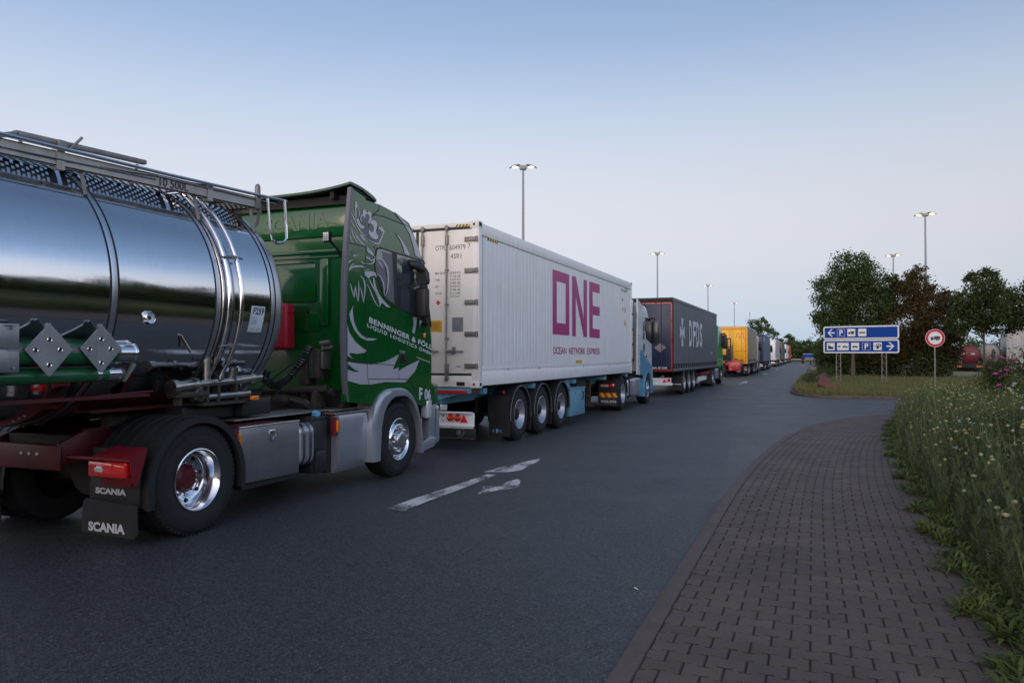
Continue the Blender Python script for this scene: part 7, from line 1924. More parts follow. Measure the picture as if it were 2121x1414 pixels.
# garden bed on the right: soil with small lumps
def bed_edge(y):      # the ragged edge between footway and plants
    return lerp([(-10, .93), (4.6, .93), (7, .97), (9.3, 1.03), (11.3, 1.10), (13.8, 1.17), (18, 1.42), (21, 1.75), (23.4, 2.3), (24.5, 3.2), (25.6, 5), (26.3, 8), (26.6, 12)], y)
b = MB()
rg = []
for k in range(90):
    y = -10 + 36.5 * k / 89
    e = bed_edge(y) + .12 + .05 * math.sin(y * 5.3) + .03 * math.sin(y * 13)
    rg.append([(e + q * q * (14 - e), y, (.03 if q == 0 else .048 + .02 * math.sin(y * 3 + q * 40) * q) + .0) for q in (0, .05, .1, .15, .2, .3, .4, .6, .8, 1)])
b.loft(rg, False, False, closed=False)
struct('garden_soil', b, 'soil', 60)
# grass island with its kerb
IP = [(-.45, 110), (-.6, 73), (-.9, 55), (-1.0, 44), (-.97, 38), (-.85, 35.6), (-.55, 33.8), (-.05, 32.9), (.8, 32.4), (2, 32.4), (4, 32.7), (8, 33.0), (16, 33.2), (30, 33.2)]
kerb('kerb', spline(IP, .5), .13, .11, 'kerb_old', 1.0, side=-1, r=.025)
def isl_edge(y): return lerp([(32.5, 1.2), (33, -.0), (33.8, -.5), (35.6, -.80), (38, -.92), (44, -.95), (55, -.85), (73, -.55), (110, -.4)], y)
def gz(x, y):
    e = min(1, max(0, (x - isl_edge(y)) / 2.0)) * min(1, max(0, (y - 32.6) / 4))
    return .10 + .10 * e * (1 - .5 * min(1, max(0, (x - 3) / 5))) + .012 * math.sin(x * 2.1) * math.cos(y * 1.3)
b = MB()
ys = [32.55 + .15 * k for k in range(14)] + [34.8 + .6 * k for k in range(60)] + [72 + 5 * k for k in range(8)] + [110]
b.loft([[(isl_edge(y) + .13 + q * (30 - isl_edge(y)), y, gz(isl_edge(y) + .13 + q * 29, y)) for q in [0, .01, .02, .035, .05, .07, .1, .14, .18, .25, .35, .5, .7, 1]] for y in ys], False, False, closed=False)
struct('grass_island', b, 'grass_ground', 60)
b = MB(); b.loft([[(x - .55, y, .06), (x + .9, y, .06)] for x, y in ((.3, 74), (.35, 90), (.5, 110), (.4, 150), (.4, 200))], False, False, closed=False)
struct('footpath', b, 'kerb_old', 0)
# left of the trucks: verge
b = MB(); b.poly([(-60, -60, -.02), (-17, -60, -.02), (-17, 215, -.02), (-60, 215, -.02)]); struct('verge', b, 'grass_ground', 0)
b = MB(); b.poly([(-200, 215, -.01), (100, 215, -.01), (100, 260, -.01), (-200, 260, -.01)]); struct('far_verge', b, 'grass_ground', 0)

# worn lane arrows
z = .0055
b = MB()
for P in ([(-4.33, 7.32), (-4.34, 7.9), (-4.31, 8.4), (-4.29, 9.0), (-4.27, 9.95), (-4.13, 9.95), (-4.10, 9.4), (-4.10, 8.5), (-4.11, 7.9), (-4.09, 7.26)],
          [(-4.40, 10.1), (-4.33, 10.73), (-4.22, 11.25), (-4.12, 11.85), (-4.03, 11.4), (-3.99, 10.9), (-3.95, 10.45), (-4.05, 10.25)],
          [(-3.76, 8.47), (-3.84, 8.83), (-3.94, 9.02), (-3.80, 9.08), (-3.72, 9.1), (-3.76, 9.44), (-3.72, 9.72), (-3.64, 9.62), (-3.48, 9.12), (-3.57, 8.92), (-3.62, 8.83), (-3.69, 8.66)]):
    b.poly([(x, y, z) for x, y in P])
struct('road_arrow', b, 'marking', 0)
b = MB()
for y0 in (46.8, 70.3, 94.5, 118, 142):
    for P in ([(-4.03, 0), (-4.05, 3.5), (-3.95, 3.5), (-3.93, 0)], [(-4.12, 3.2), (-4.0, 5.2), (-3.82, 4.3), (-3.80, 3.1)], [(-3.95, 1.2), (-3.72, 1.9), (-3.72, 2.6), (-3.82, 3.1), (-3.95, 1.8)]):
        b.poly([(x, y0 + y, z) for x, y in P])
o = struct('road_arrow', b, mat('marking_far', (.5, .5, .5), .6, var=.2, vs=5), 0)

b = MB()
for xa in (-3.2, -2.6): b.poly([(xa, 31.4, z), (xa + .5, 31.4, z), (xa + .5, 31.7, z), (xa, 31.7, z)])
struct('road_marking', b, mat('faded_marking', (.11, .11, .11), .6, var=.3, vs=8), 0)

# boulders
def boulder(name, label, c, r, seed, m):
    rr_ = random.Random(seed)
    bm = bmesh.new()
    bmesh.ops.create_icosphere(bm, subdivisions=4, radius=1)
    planes = [(Vector((rr_.gauss(0, 1), rr_.gauss(0, 1), rr_.gauss(.3, .8))).normalized(), rr_.uniform(.42, .78)) for _ in range(9)]
    for v in bm.verts:
        for n, d in planes:
            k = v.co.dot(n)
            if k > d: v.co -= n * (k - d)
        v.co *= 1 + .02 * math.sin(v.co.x * 9 + seed) * math.cos(v.co.y * 8 + v.co.z * 7)
        v.co = Vector((v.co.x * r[0], v.co.y * r[1], v.co.z * r[2]))
    me = bpy.data.meshes.new(name); bm.to_mesh(me); bm.free()
    me.materials.append(m); me.shade_smooth(); me.set_sharp_from_angle(angle=R(25))
    o = bpy.data.objects.new(name, me); COL.objects.link(o); o.location = c
    tag(o, label, 'boulder', 'boulders at the tip of the island')
bs = mat('red_sandstone', (.115, .055, .042), .85, var=.3, vs=3, bump=.6, bs=14)
bg_ = mat('grey_stone', (.07, .062, .055), .85, var=.35, vs=3, bump=.6, bs=14)
boulder('boulder', 'reddish brown sandstone boulder in front of the direction sign', (.55, 37.7, .25), (.70, .55, .56), 12, bs)
boulder('boulder', 'dull grey-brown boulder half hidden in weeds behind the reddish one', (.35, 46.5, .25), (.6, .6, .55), 9, bg_)

T = MB()
for i in range(260):
    y = rnd.uniform(2.5, 22); x = lerp([(0, -1), (9, -.99), (15, -.7), (19, -.14), (22, .9)], y) - abs(rnd.gauss(0, .16)) - .02
    r = rnd.uniform(.002, .007); a = rnd.uniform(0, 6)
    T.poly([(x + r * math.cos(a + k * 1.6) * rnd.uniform(.6, 1.2), y + r * math.sin(a + k * 1.6) * rnd.uniform(.8, 1.6), .006) for k in range(4)])
o = T.build('grit', mat('pale_grit', (.30, .28, .25), .9, var=.3, vs=40), None, smooth=0)
tag(o, 'scattered pale grit and bits along the kerb', 'grit', kind='stuff')
f = MB(); f.tube([(-1.20, 5.485, .008), (-1.195, 5.46, .014), (-1.18, 5.445, .014), (-1.165, 5.44, .008)], lambda t: .0045 * math.sin(.4 + 2.4 * t), 6)
o = f.build('feather', mat('white_feather', (.6, .62, .6), .8), None)
tag(o, 'tiny curled white feather lying on the asphalt near the kerb', 'feather')
# ---------------------------------------------------------------- vegetation
def leafmat(name, c1, c2, c3=None, rough=.6, sc=1.2, tr=.25):
    m = bpy.data.materials.new(name); m.use_nodes = True
    t = m.node_tree; b = t.nodes['Principled BSDF']; lk = t.links.new
    co = t.nodes.new('ShaderNodeTexCoord')
    n = t.nodes.new('ShaderNodeTexNoise'); n.inputs['Scale'].default_value = sc; n.inputs['Detail'].default_value = 3
    lk(co.outputs['Object'], n.inputs['Vector'])
    at = t.nodes.new('ShaderNodeAttribute'); at.attribute_name = 'tone'
    a = t.nodes.new('ShaderNodeMath'); a.operation = 'ADD'; lk(n.outputs['Fac'], a.inputs[0]); lk(at.outputs['Fac'], a.inputs[1])
    r = t.nodes.new('ShaderNodeValToRGB'); lk(a.outputs[0], r.inputs[0])
    e = r.color_ramp.elements
    e[0].position = .35; e[0].color = (*c1, 1); e[1].position = 1.0; e[1].color = (*c2, 1)
    if c3: q = e.new(.72); q.color = (*c3, 1)
    # ramp clamps at 1: rescale
    s = t.nodes.new('ShaderNodeMath'); s.operation = 'MULTIPLY'; s.inputs[1].default_value = .62; lk(a.outputs[0], s.inputs[0]); lk(s.outputs[0], r.inputs[0])
    e[0].position = .25; e[-1].position = .85
    lk(r.outputs[0], b.inputs['Base Color'])
    b.inputs['Roughness'].default_value = rough
    b.inputs['Specular IOR Level'].default_value = .25
    tl = t.nodes.new('ShaderNodeBsdfTranslucent'); lk(r.outputs[0], tl.inputs['Color'])
    mx = t.nodes.new('ShaderNodeMixShader'); mx.inputs[0].default_value = tr
    lk(b.outputs[0], mx.inputs[1]); lk(tl.outputs[0], mx.inputs[2]); lk(mx.outputs[0], t.nodes['Material Output'].inputs[0])
    return m
M['leaf_green'] = leafmat('leaf_green', (.030, .052, .016), (.17, .22, .06), (.075, .12, .032), sc=.7)
M['leaf_brown'] = leafmat('leaf_brown', (.042, .034, .014), (.23, .145, .040), (.11, .076, .024), sc=.8)
M['leaf_dark'] = leafmat('leaf_dark', (.020, .034, .013), (.11, .14, .04), sc=.6)
M['leaf_far'] = leafmat('leaf_far', (.04, .07, .022), (.22, .27, .08), (.10, .155, .045), sc=.25)
M['leaf_yarrow'] = leafmat('leaf_yarrow', (.078, .105, .045), (.34, .37, .18), (.18, .215, .09), sc=2.5, tr=.35)
M['leaf_weed'] = leafmat('leaf_weed', (.05, .085, .02), (.17, .21, .05), sc=4)
M['leaf_rose'] = leafmat('leaf_rose', (.03, .05, .015), (.11, .15, .045), sc=3)
M['dry_grass'] = leafmat('dry_grass', (.11, .12, .04), (.34, .30, .14), (.22, .20, .08), sc=.8)
M['bark'] = mat('bark', (.11, .085, .06), .9, var=.4, vs=8, bump=.8, bs=18)
M['yarrow_flower'] = mat('yarrow_flower', (.33, .32, .16), .8, var=.25, vs=30)
M['pink_petal'] = mat('pink_petal', (.42, .06, .22), .6, var=.2, vs=20)
M['white_petal'] = mat('white_petal', (.42, .44, .45), .6)
M['purple_petal'] = mat('purple_petal', (.16, .10, .22), .7)

rng = np.random.default_rng(11)
def quads_mesh(name, V4, tone, mats, midx=None, parent=None, loc=(0, 0, 0)):
    """V4: (n, 4, 3) quads"""
    n = len(V4)
    me = bpy.data.meshes.new(name)
    me.vertices.add(4 * n); me.vertices.foreach_set('co', V4.reshape(-1).astype(np.float32))
    me.loops.add(4 * n); me.loops.foreach_set('vertex_index', np.arange(4 * n, dtype=np.int32))
    me.polygons.add(n); me.polygons.foreach_set('loop_start', np.arange(0, 4 * n, 4, dtype=np.int32))
    if midx is not None: me.polygons.foreach_set('material_index', midx.astype(np.int32))
    me.update()
    at = me.attributes.new('tone', 'FLOAT', 'POINT'); at.data.foreach_set('value', np.repeat(tone, 4).astype(np.float32))
    for m in mats: me.materials.append(M[m])
    o = bpy.data.objects.new(name, me); COL.objects.link(o); o.location = loc
    if parent: o.parent = parent
    return o
def leaf_quads(C, size, up=.3, asp=.55):
    n = len(C)
    d = rng.normal(size=(n, 3)); d[:, 2] *= .7; d /= np.linalg.norm(d, axis=1)[:, None]
    r = rng.normal(size=(n, 3)); r[:, 2] += up; u = np.cross(d, r); u /= np.linalg.norm(u, axis=1)[:, None] + 1e-9
    s = (size * rng.uniform(.6, 1.35, n))[:, None]
    a = C - d * s * .5; c = C + d * s * .5; m = C + d * s * .05
    return np.stack([a, m + u * s * asp * .5, c, m - u * s * asp * .5], 1)
def crown_points(lobes, n, shell=.55, clump=.0, ncl=0):
    w = np.array([r[0] * r[1] * r[2] for _, r in lobes]) ** .67; w /= w.sum()
    P = []
    for (c, r), k in zip(lobes, (w * n).astype(int)):
        c = np.array(c); r = np.array(r)
        nc = max(8, int(k / 55))
        d = rng.normal(size=(nc, 3)); d /= np.linalg.norm(d, axis=1)[:, None]
        rad = rng.uniform(shell, 1.0, nc) ** .6
        cc = c + d * r * rad[:, None]
        idx = rng.integers(0, nc, k)
        sp = .10 * r.mean() + .11
        P.append(cc[idx] + rng.normal(size=(k, 3)) * sp * np.array([1, 1, .75]))
    return np.concatenate(P)
def tree(name, label, cat, x, y, lobes, n, size, m, trunk=.16, h=2.5, branch=6, z0=0., group=None, lean=0.):
    T = thing(name, label, cat, (x, y, z0), 0, group, local=True)
    C = crown_points(lobes, n)
    C = C[C[:, 2] > .02]
    Q = leaf_quads(C, size)
    # tone: per leaf random
    tone = rng.uniform(0, .55, len(C))
    quads_mesh('crown', Q, tone, [m], parent=T)
    def tk(b):
        top = max(c[2] for c, r in lobes)
        b.tube([(0, 0, -.2), (lean * .3, 0, h * .5), (lean * .8, .03, h), (lean, .0, top * .9)], lambda t: trunk * (1 - .75 * t), 10)
        for i in range(branch):
            c, r = lobes[i % len(lobes)]
            s = Vector((lean * .8, 0, h * (.75 + .35 * rnd.random())))
            e = Vector(c) + Vector((rnd.uniform(-.6, .6) * r[0], rnd.uniform(-.6, .6) * r[1], rnd.uniform(-.2, .6) * r[2]))
            mid = s.lerp(e, .5) + Vector((0, 0, -.15))
            b.tube([s, mid, e], lambda t: trunk * .5 * (1 - .8 * t), 6)
    part('trunk', 'bark', T, tk)
    return T
# the group on the island behind the sign
tree('broadleaf_tree', 'tall rounded dark green tree behind the direction sign', 'tree', 2.72, 60,
     [((0, 0, 7.4), (1.5, 1.5, 1.6)), ((-.7, 0, 6.2), (1.9, 1.8, 1.5)), ((.9, -.2, 6.4), (1.7, 1.7, 1.6)), ((-1.3, .1, 4.9), (1.4, 1.6, 1.3)), ((.9, 0, 4.8), (1.9, 1.8, 1.5)), ((-.3, -.3, 3.6), (2.0, 1.7, 1.0)), ((-1.9, .1, 3.9), (.7, .9, .8)), ((1.9, .2, 5.4), (.9, 1.0, 1.2))],
     30000, .17, 'leaf_green', .17, 2.2, 10, .15)
tree('broadleaf_tree', 'broad brownish tree of ragged outline right of the tall green one', 'tree', 6.7, 60.5,
     [((0, 0, 6.3), (1.0, 1.2, 1.3)), ((-.9, 0, 5.6), (1.3, 1.5, 1.3)), ((1.0, 0, 5.3), (1.3, 1.5, 1.0)), ((2.0, 0, 5.2), (.55, .8, .8)), ((-.5, -.2, 3.9), (2.2, 2.0, 1.6)), ((1.2, 0, 3.4), (1.5, 1.7, 1.3)), ((.2, 0, 7.1), (.5, .6, .7)), ((-1.4, 0, 6.7), (.4, .5, .6)), ((2.2, .2, 2.3), (.8, 1.2, 1.0)), ((-1.6, 0, 2.2), (1.5, 1.5, 1.3))],
     30000, .18, 'leaf_brown', .15, 1.6, 10, .1)
tree('broadleaf_tree', 'slender open-crowned tree with a bare thin trunk in front of the red tank trailer', 'tree', 10.2, 56.5,
     [((0, 0, 6.0), (.9, 1.0, .85)), ((-.9, 0, 5.0), (.9, 1.0, .8)), ((.9, 0, 5.2), (1.0, 1.0, .8)), ((0, 0, 4.3), (1.5, 1.3, .8)), ((-1.4, .1, 3.6), (.7, .8, .8)), ((.8, 0, 3.5), (1.3, 1.2, .7)), ((-.6, 0, 6.5), (.35, .4, .4)), ((.35, 0, 6.75), (.4, .4, .35)), ((-1.5, 0, 4.4), (.45, .5, .4))],
     17000, .17, 'leaf_dark', .09, 3.2, 9, .1)
tree('broadleaf_tree', 'wide dark tree cut by the right edge of the picture, leaning trunk', 'tree', 13.2, 55,
     [((0, 0, 5.2), (1.6, 1.6, 1.1)), ((-1.0, 0, 4.4), (1.5, 1.5, 1.0)), ((1.6, 0, 5.2), (1.6, 1.6, 1.2)), ((.8, 0, 6.2), (1.0, 1.0, .7)), ((-1.8, 0, 3.9), (.9, 1.0, .7)), ((.8, 0, 3.9), (1.7, 1.6, .8)), ((3, 0, 4.4), (1.6, 1.6, 1.4))],
     20000, .18, 'leaf_dark', .12, 2.8, 9, .1, lean=.5)
# undergrowth between the trunks
tree('shrub', 'dense dark shrubs filling the space under the green tree', 'shrub', 2.3, 62.5, [((.2, 0, 1.3), (1.9, 1.5, 1.3)), ((-.9, 0, 1.6), (1.0, 1.0, 1.6)), ((2, 0, 1.5), (1.6, 1.2, 1.5)), ((-1.2, -.5, .7), (.8, .8, .8))], 15000, .17, 'leaf_dark', .05, .6, 4, .1)
tree('shrub', 'dense dark shrubs under the brownish tree reaching down to the grass', 'shrub', 6.9, 61, [((0, 0, 1.4), (2.1, 1.4, 1.5)), ((1.3, 0, 1.5), (1.1, 1.2, 1.5)), ((-1.8, 0, 1.3), (1.4, 1.2, 1.3))], 15000, .17, 'leaf_dark', .05, .6, 4, .1)
tree('shrub', 'low weedy bush on the tip of the grass island by the road', 'shrub', -.15, 44.5, [((0, 0, .12), (.4, 1.0, .22)), ((.2, 3.0, .18), (.5, 1.6, .26)), ((.4, 7, .2), (.5, 2, .3)), ((1.0, 12, .3), (.5, 2.2, .5))], 5000, .08, 'leaf_dark', .02, .2, 2, .1)
tree('shrub', 'tall dark shrub at the left foot of the tree group, beside the road', 'shrub', 2.2, 70, [((0, 0, 1.6), (1.1, 1.6, 1.6)), ((-.3, 5, 1.6), (1.1, 2.2, 1.8)), ((-.2, 10, 1.6), (1.2, 2.6, 1.9)), ((0, 0, 3.0), (.7, .8, 1.0))], 12000, .18, 'leaf_dark', .05, .6, 3, .1)
# distant trees beyond the end of the road
far = [('large round tree rising over the far trailers', -14.5, 236, 5.6, 12.6, 9000, .55), ('low dark tree above the far white trailers', -24, 240, 5, 7, 3500, .6),
       ('rounded tree left of the road end', -6.5, 240, 3.6, 7.8, 5000, .45), ('wide low tree right behind the road end', -1.5, 238, 4, 6.0, 5000, .45), ('rounded tree behind the small blue sign', 4, 232, 4, 7.6, 5000, .45),
       ('tall tree right of the small blue sign', 11, 230, 6, 9.5, 5000, .5), ('tree farther right beyond the road end', 17, 228, 7, 10, 4000, .6)]
for d, x, y, r, h, n, s in far:
    tree('distant_tree', d, 'tree', x, y, [((0, 0, h * .62), (r * .75, r * .6, h * .36)), ((-r * .5, 0, h * .45), (r * .5, r * .4, h * .28)), ((r * .45, 0, h * .48), (r * .55, r * .4, h * .3)), ((r * .1, 0, h * .85), (r * .4, r * .3, h * .16)), ((0, -r * .2, h * .22), (r * .95, r * .4, h * .24))], n, s, 'leaf_far', .3, h * .3, 5, 0, group='trees at the far end of the road')
def strip(name, label, X0, X1, Y0, Y1, z1, n, size, m, base=.0, kind='stuff'):
    C = np.stack([rng.uniform(X0, X1, n), rng.uniform(Y0, Y1, n), rng.uniform(0, 1, n) ** .8], 1)
    hh = z1 * (.72 + .16 * np.sin(C[:, 1] * .9 + C[:, 0]) + .12 * np.sin(C[:, 1] * 2.3) + .08 * np.sin(C[:, 1] * 5.1) + .12 * np.sin(C[:, 0] * .8))
    C[:, 2] = base + C[:, 2] * hh
    o = quads_mesh(name, leaf_quads(C, size), rng.uniform(0, .55, n), [m])
    o['kind'] = kind
    if label: o['label'] = label
    o['category'] = 'hedge'
    return o
strip('woodland', 'far low woodland behind the road end', -110, 60, 240, 250, 7, 26000, .9, 'leaf_far')
strip('hedge', 'dark hedge along the verge beyond the queue of trucks', -19.5, -18, -30, 210, 2.6, 30000, .32, 'leaf_dark')

# bank and trees behind the photographer: what the polished tank mirrors
b = MB()
b.loft([[(9 + q * 60, y, -.05 + 2.4 * min(1, q * 6) * (1 + .15 * math.sin(y * .13))) for q in (0, .03, .08, .17, 1)] for y in (-80, -60, -40, -20, -10, 0, 10, 18, 24)], False, False, closed=False)
struct('grass_bank', b, mat('bank_grass', (.028, .042, .012), .95, var=.4, vs=.8, bump=.5, bs=8), 60)
strip('bank_hedge', 'bushes on the bank behind the photographer', 13, 19, -60, 24, 4.2, 36000, .5, 'leaf_dark', base=1.6)
strip('side_hedge', 'tall hedge beside the side road, right of the picture', 15.5, 20, 24, 56, 8.0, 34000, .45, 'leaf_dark')
strip('bank_hedge', 'bushes beyond the lorry park behind the photographer', -60, 12, -75, -70, 5, 9000, .8, 'leaf_dark')

# ---------------------------------------------------------------- yarrow bed
def yarrow():
    Q = []; Tn = []; Mi = []
    stems = []
    y = -2.0
    for _ in range(4700):
        y = 3.0 + 22.5 * rng.random() ** .85
        e = bed_edge(y)
        xmax = max(e + 2.2, .235 * y + 1.6)
        x = e + .16 + (xmax - e) * rng.random() ** .9
        stems.append((x, y))
    for x, y in stems:
        e = bed_edge(y); dd = min(1, (x - e) / .55)
        h = (.34 + .60 * dd) * rng.uniform(.72, 1.12)
        if y < 5.2: h *= .75
        if y > 17: h *= .92
        lean = np.array([rng.normal(-.05, .09), rng.normal(0, .09)]) * (1.5 - .5 * dd)
        K = 6
        P = []
        for k in range(K + 1):
            t = k / K
            P.append(np.array([x + lean[0] * h * t ** 1.6, y + lean[1] * h * t ** 1.6, .045 + h * t]))
        w = .004 if y < 12 else .006
        a = rng.uniform(0, PI); sd_ = np.array([math.cos(a), math.sin(a), 0]) * w
        tn = rng.uniform(0, .5)
        for k in range(K):
            Q.append([P[k] - sd_, P[k] + sd_, P[k + 1] + sd_ * .7, P[k + 1] - sd_ * .7]); Tn.append(tn); Mi.append(0)
        nl = int(22 if y < 10 else 15)
        for j in range(nl):
            t = (j + rng.random()) / nl * .93
            k = min(int(t * K), K - 1); p = P[k] + (P[k + 1] - P[k]) * (t * K - k)
            a = rng.uniform(0, 2 * PI); L_ = (.15 - .09 * t) * rng.uniform(.7, 1.4)
            up = rng.uniform(.6, 2.6)
            d = np.array([math.cos(a), math.sin(a), up]); d /= np.linalg.norm(d)
            s_ = np.array([-math.sin(a), math.cos(a), 0]) * L_ * (.055 if y < 10 else .085)
            dr = np.array([0, 0, -.10 * L_])
            m_ = p + d * L_ * .55
            Q.append([p - s_ * .3, p + s_ * .3, m_ + s_, m_ - s_]); Tn.append(tn + rng.uniform(-.1, .12)); Mi.append(0)
            Q.append([m_ - s_, m_ + s_, p + d * L_ + dr + s_ * .1, p + d * L_ + dr - s_ * .1]); Tn.append(tn + rng.uniform(-.1, .12)); Mi.append(0)
            if y < 9:      # feathery side leaflets close to the camera
                for q in (.3, .5, .7):
                    c = p + d * L_ * q
                    Q.append([c, c + s_ * 2.6 + d * .012, c + s_ * 2.8 + d * .018, c + d * .010]); Tn.append(tn); Mi.append(0)
                    Q.append([c, c - s_ * 2.6 + d * .012, c - s_ * 2.8 + d * .018, c + d * .010]); Tn.append(tn); Mi.append(0)
        if rng.random() < .21 and dd > .3:      # flat flower head
            p = P[-1]; r = rng.uniform(.010, .024)
            for k in range(6):
                a0, a1 = 2 * PI * k / 6, 2 * PI * (k + 1) / 6
                A = p + np.array([r * math.cos(a0), r * math.sin(a0), .006 + rng.uniform(-.003, .003)]); B = p + np.array([r * math.cos(a1), r * math.sin(a1), .006])
                Q.append([p + [0, 0, .016], A, B, p + [0, 0, .016]]); Tn.append(.5); Mi.append(1)
                Q.append([A, B, B - [r * .2 * math.cos(a1), r * .2 * math.sin(a1), .012], A - [r * .2 * math.cos(a0), r * .2 * math.sin(a0), .012]]); Tn.append(.5); Mi.append(1)
    o = quads_mesh('yarrow_bed', np.array(Q), np.array(Tn), ['leaf_yarrow', 'yarrow_flower'], np.array(Mi))
    tag(o, 'mass of grey-green yarrow with flat pale yellow flower heads beside the footway', 'flower bed', kind='stuff')
yarrow()
def weeds():
    n = 15000
    y = 2.5 + 22 * rng.random(n) ** 1.1
    e = np.array([bed_edge(v) for v in y])
    wob = .10 * np.sin(y * 5.3) + .06 * np.sin(y * 13) + .05 * np.sin(y * 29)
    x = e + wob + np.abs(rng.normal(0, .17, n)) * (1 + .5 * np.sin(y * 2.1)) + .05
    L_ = rng.uniform(.05, .17, n) * np.clip(1.3 - .03 * y, .8, 1.2)
    a = rng.uniform(0, 2 * PI, n); up = rng.uniform(.15, 1.5, n)
    d = np.stack([np.cos(a), np.sin(a), up], 1); d /= np.linalg.norm(d, axis=1)[:, None]
    s = np.stack([-np.sin(a), np.cos(a), np.zeros(n)], 1) * (L_ * rng.uniform(.03, .09, n))[:, None]
    p = np.stack([x, y, np.full(n, .04)], 1); m = p + d * (L_ * .55)[:, None]; t = p + d * L_[:, None]; t[:, 2] -= L_ * .25
    Q = np.concatenate([np.stack([p - s * .4, p + s * .4, m + s, m - s], 1), np.stack([m - s, m + s, t + s * .15, t - s * .15], 1)])
    tn = rng.uniform(0, .6, n)
    o = quads_mesh('edge_weeds', Q, np.concatenate([tn, tn]), ['leaf_weed'])
    tag(o, 'low weeds and grass tufts creeping over the footway edge', 'weeds', kind='stuff')
weeds()
def grass():
    n = 42000
    y = 32.8 + 30 * rng.random(n) ** 1.5
    e = np.array([isl_edge(v) for v in y]) + .12
    x = e + (np.maximum(.25 * y + 1, 5) - e) * rng.random(n)
    h = rng.uniform(.05, .16, n) * (1 + .8 * (np.abs(x - e) < .5))
    a = rng.uniform(0, 2 * PI, n)
    s = np.stack([np.cos(a), np.sin(a), np.zeros(n)], 1) * .012
    z = np.array([gz(u, v) for u, v in zip(x, y)])
    p = np.stack([x, y, z - .01], 1); t = p + np.stack([rng.normal(0, .03, n), rng.normal(0, .03, n), h], 1)
    o = quads_mesh('dry_grass', np.stack([p - s, p + s, t + s * .3, t - s * .3], 1), rng.uniform(0, .6, n), ['dry_grass'])
    tag(o, 'dry yellowish grass covering the traffic island', 'grass', kind='stuff')
grass()
# white-flowered shrub inside the yarrow, pink roses, white roses
def flowers(T, name, m, C, r, k=5):
    b = MB()
    for c in C:
        q = r * rng.uniform(.7, 1.25)
        for i in range(k + 2):
            a = 2 * PI * i / (k + 2) + rng.uniform(-.3, .3)
            e = rng.uniform(-.2, .9)
            p = Vector(c) + Vector((math.cos(a) * math.cos(e), math.sin(a) * math.cos(e), math.sin(e))) * q * .55
            b.ell(p, (q * .55, q * .55, q * .42), 6, 4)
    return b.build(name, m, T, smooth=60)
def bush(label, x, y, lobes, n, size, m, fl, nf, r, front=True, name='flowering_shrub'):
    T = tree(name, label, 'shrub', x, y, lobes, n, size, m, .02, .3, 4, .04)
    C = crown_points(lobes, nf * 3, shell=.9)
    C = C[np.argsort(C[:, 1] - C[:, 2] * 1.2)][:nf]
    if nf > 60: nf = 60
    C = C[rng.permutation(len(C))[:nf]]
    for c in C:
        flowers(T, 'blossom', fl, np.array([c]) , r) if nf <= 40 else None
    if nf > 40:
        cl = C
        for c in cl: flowers(T, 'blossom', fl, c + rng.normal(size=(3, 3)) * r, r)
    return T
bush('shrub with clusters of small white flowers inside the yarrow bed', 2.05, 10.2, [((0, 0, .62), (.42, .5, .40)), ((.40, .1, .64), (.45, .5, .40)), ((-.30, -.1, .52), (.28, .4, .32))], 9000, .035, 'leaf_rose', 'white_petal', 42, .016)
bush('rose bush with bright pink blooms at the right edge', 4.36, 23.0, [((-.08, 0, 1.0), (.22, .3, .38)), ((.14, 0, 1.15), (.24, .3, .40))], 3500, .055, 'leaf_rose', 'pink_petal', 22, .055, name='rose_bush')
bush('big white-flowered rose bush at the far right edge', 4.95, 21.6, [((0, 0, 1.0), (.50, .7, .75)), ((.6, 0, 1.1), (.6, .8, .85)), ((.2, 0, .5), (.6, .8, .5))], 12000, .07, 'leaf_rose', 'white_petal', 50, .04, name='rose_bush')
# clean up helper properties
for o in bpy.data.objects:
    if '_org' in o: del o['_org']

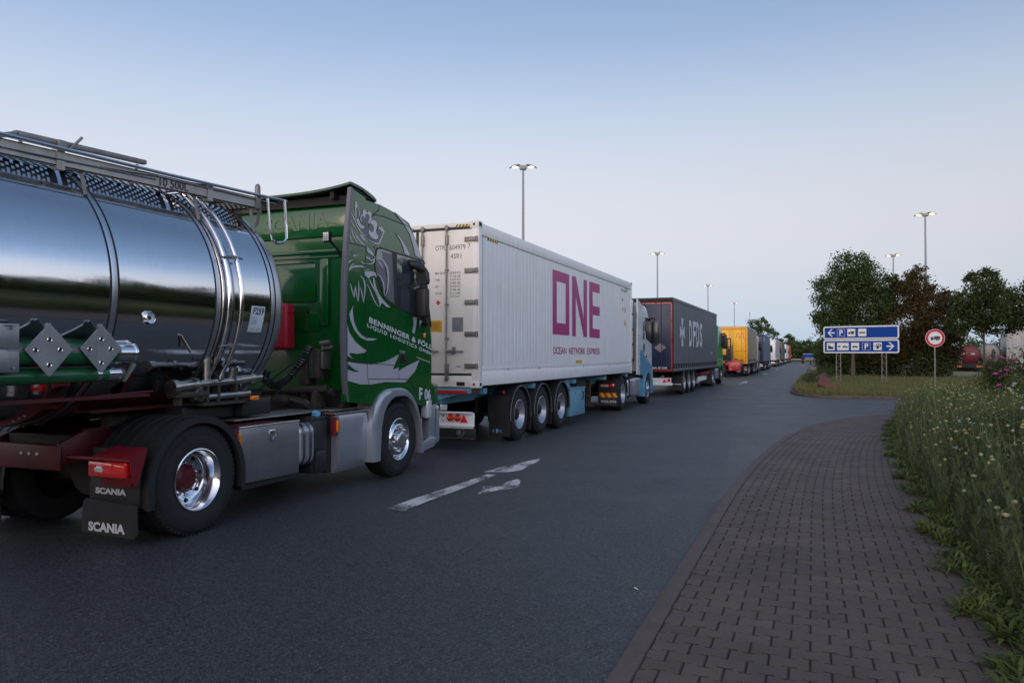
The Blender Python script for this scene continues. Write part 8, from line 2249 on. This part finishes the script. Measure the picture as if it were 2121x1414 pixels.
# ---------------------------------------------------------------- every separate piece becomes a part of its own
SKIP = ('print', 'strip', 'grating', 'hand_hole', 'crown', 'trunk', 'blossom', 'marks', 'locking_rod', 'board_hole', 'curtain', 'chassis', 'box_body', 'axle', 'manifold', 'valve', 'linkage', 'driveline', 'walkway', 'back_wall', 'emblem', 'post', 'mast', 'work_lamp_lens')
EXACT = ('wheel', 'rim', 'hub', 'rail', 'frame', 'body', 'hair', 'shirt', 'shorts', 'ladder')
def split_parts():
    for o in list(bpy.data.objects):
        if o.type != 'MESH' or o.parent is None or any(k in o.name for k in SKIP) or o.name.split('.')[0] in EXACT: continue
        me = o.data
        if me.users > 1 or len(me.vertices) > 20000: continue
        n = len(me.vertices)
        par = list(range(n))
        def find(a):
            while par[a] != a:
                par[a] = par[par[a]]; a = par[a]
            return a
        for e in me.edges:
            a, b = find(e.vertices[0]), find(e.vertices[1])
            if a != b: par[a] = b
        comp = {}
        for i, v in enumerate(me.vertices):
            r = find(i); c = v.co
            q = comp.get(r)
            if q is None: comp[r] = [c.x, c.y, c.z, c.x, c.y, c.z]
            else:
                q[0] = min(q[0], c.x); q[1] = min(q[1], c.y); q[2] = min(q[2], c.z); q[3] = max(q[3], c.x); q[4] = max(q[4], c.y); q[5] = max(q[5], c.z)
        keys = list(comp)
        if len(keys) < 2 or len(keys) > 400: continue
        g = {k: k for k in keys}
        def gf(a):
            while g[a] != a: a = g[a]
            return a
        m = .035
        for i in range(len(keys)):
            A = comp[keys[i]]
            for j in range(i + 1, len(keys)):
                B = comp[keys[j]]
                if A[0] - m < B[3] and B[0] - m < A[3] and A[1] - m < B[4] and B[1] - m < A[4] and A[2] - m < B[5] and B[2] - m < A[5]:
                    x, y = gf(keys[i]), gf(keys[j])
                    if x != y: g[x] = y
        groups = {}
        for k in keys: groups.setdefault(gf(k), []).append(k)
        if not 2 <= len(groups) <= 24: continue
        vg = {}
        for gi, (k, cs) in enumerate(groups.items()):
            for c in cs: vg[c] = gi
        gid = [vg[find(i)] for i in range(n)]
        made = []
        for gi in range(len(groups)):
            bm = bmesh.new(); bm.from_mesh(me); bm.verts.ensure_lookup_table()
            bmesh.ops.delete(bm, geom=[bm.verts[i] for i in range(n) if gid[i] != gi], context='VERTS')
            m2 = me.copy(); bm.to_mesh(m2); bm.free()
            made.append(m2)
        kids = list(o.children)
        base = o.name.split('.')[0]
        objs = [o]
        o.data = made[0]
        for m2 in made[1:]:
            c = bpy.data.objects.new(base, m2); COL.objects.link(c); c.parent = o.parent; c.matrix_local = o.matrix_local.copy(); objs.append(c)
        cen = [sum((v.co for v in q.data.vertices), Vector()) / len(q.data.vertices) for q in objs]
        for k in kids:
            if not len(k.data.vertices): continue
            kc = sum((v.co for v in k.data.vertices), Vector()) / len(k.data.vertices)
            k.parent = objs[min(range(len(objs)), key=lambda i: (cen[i] - kc).length)]
split_parts()
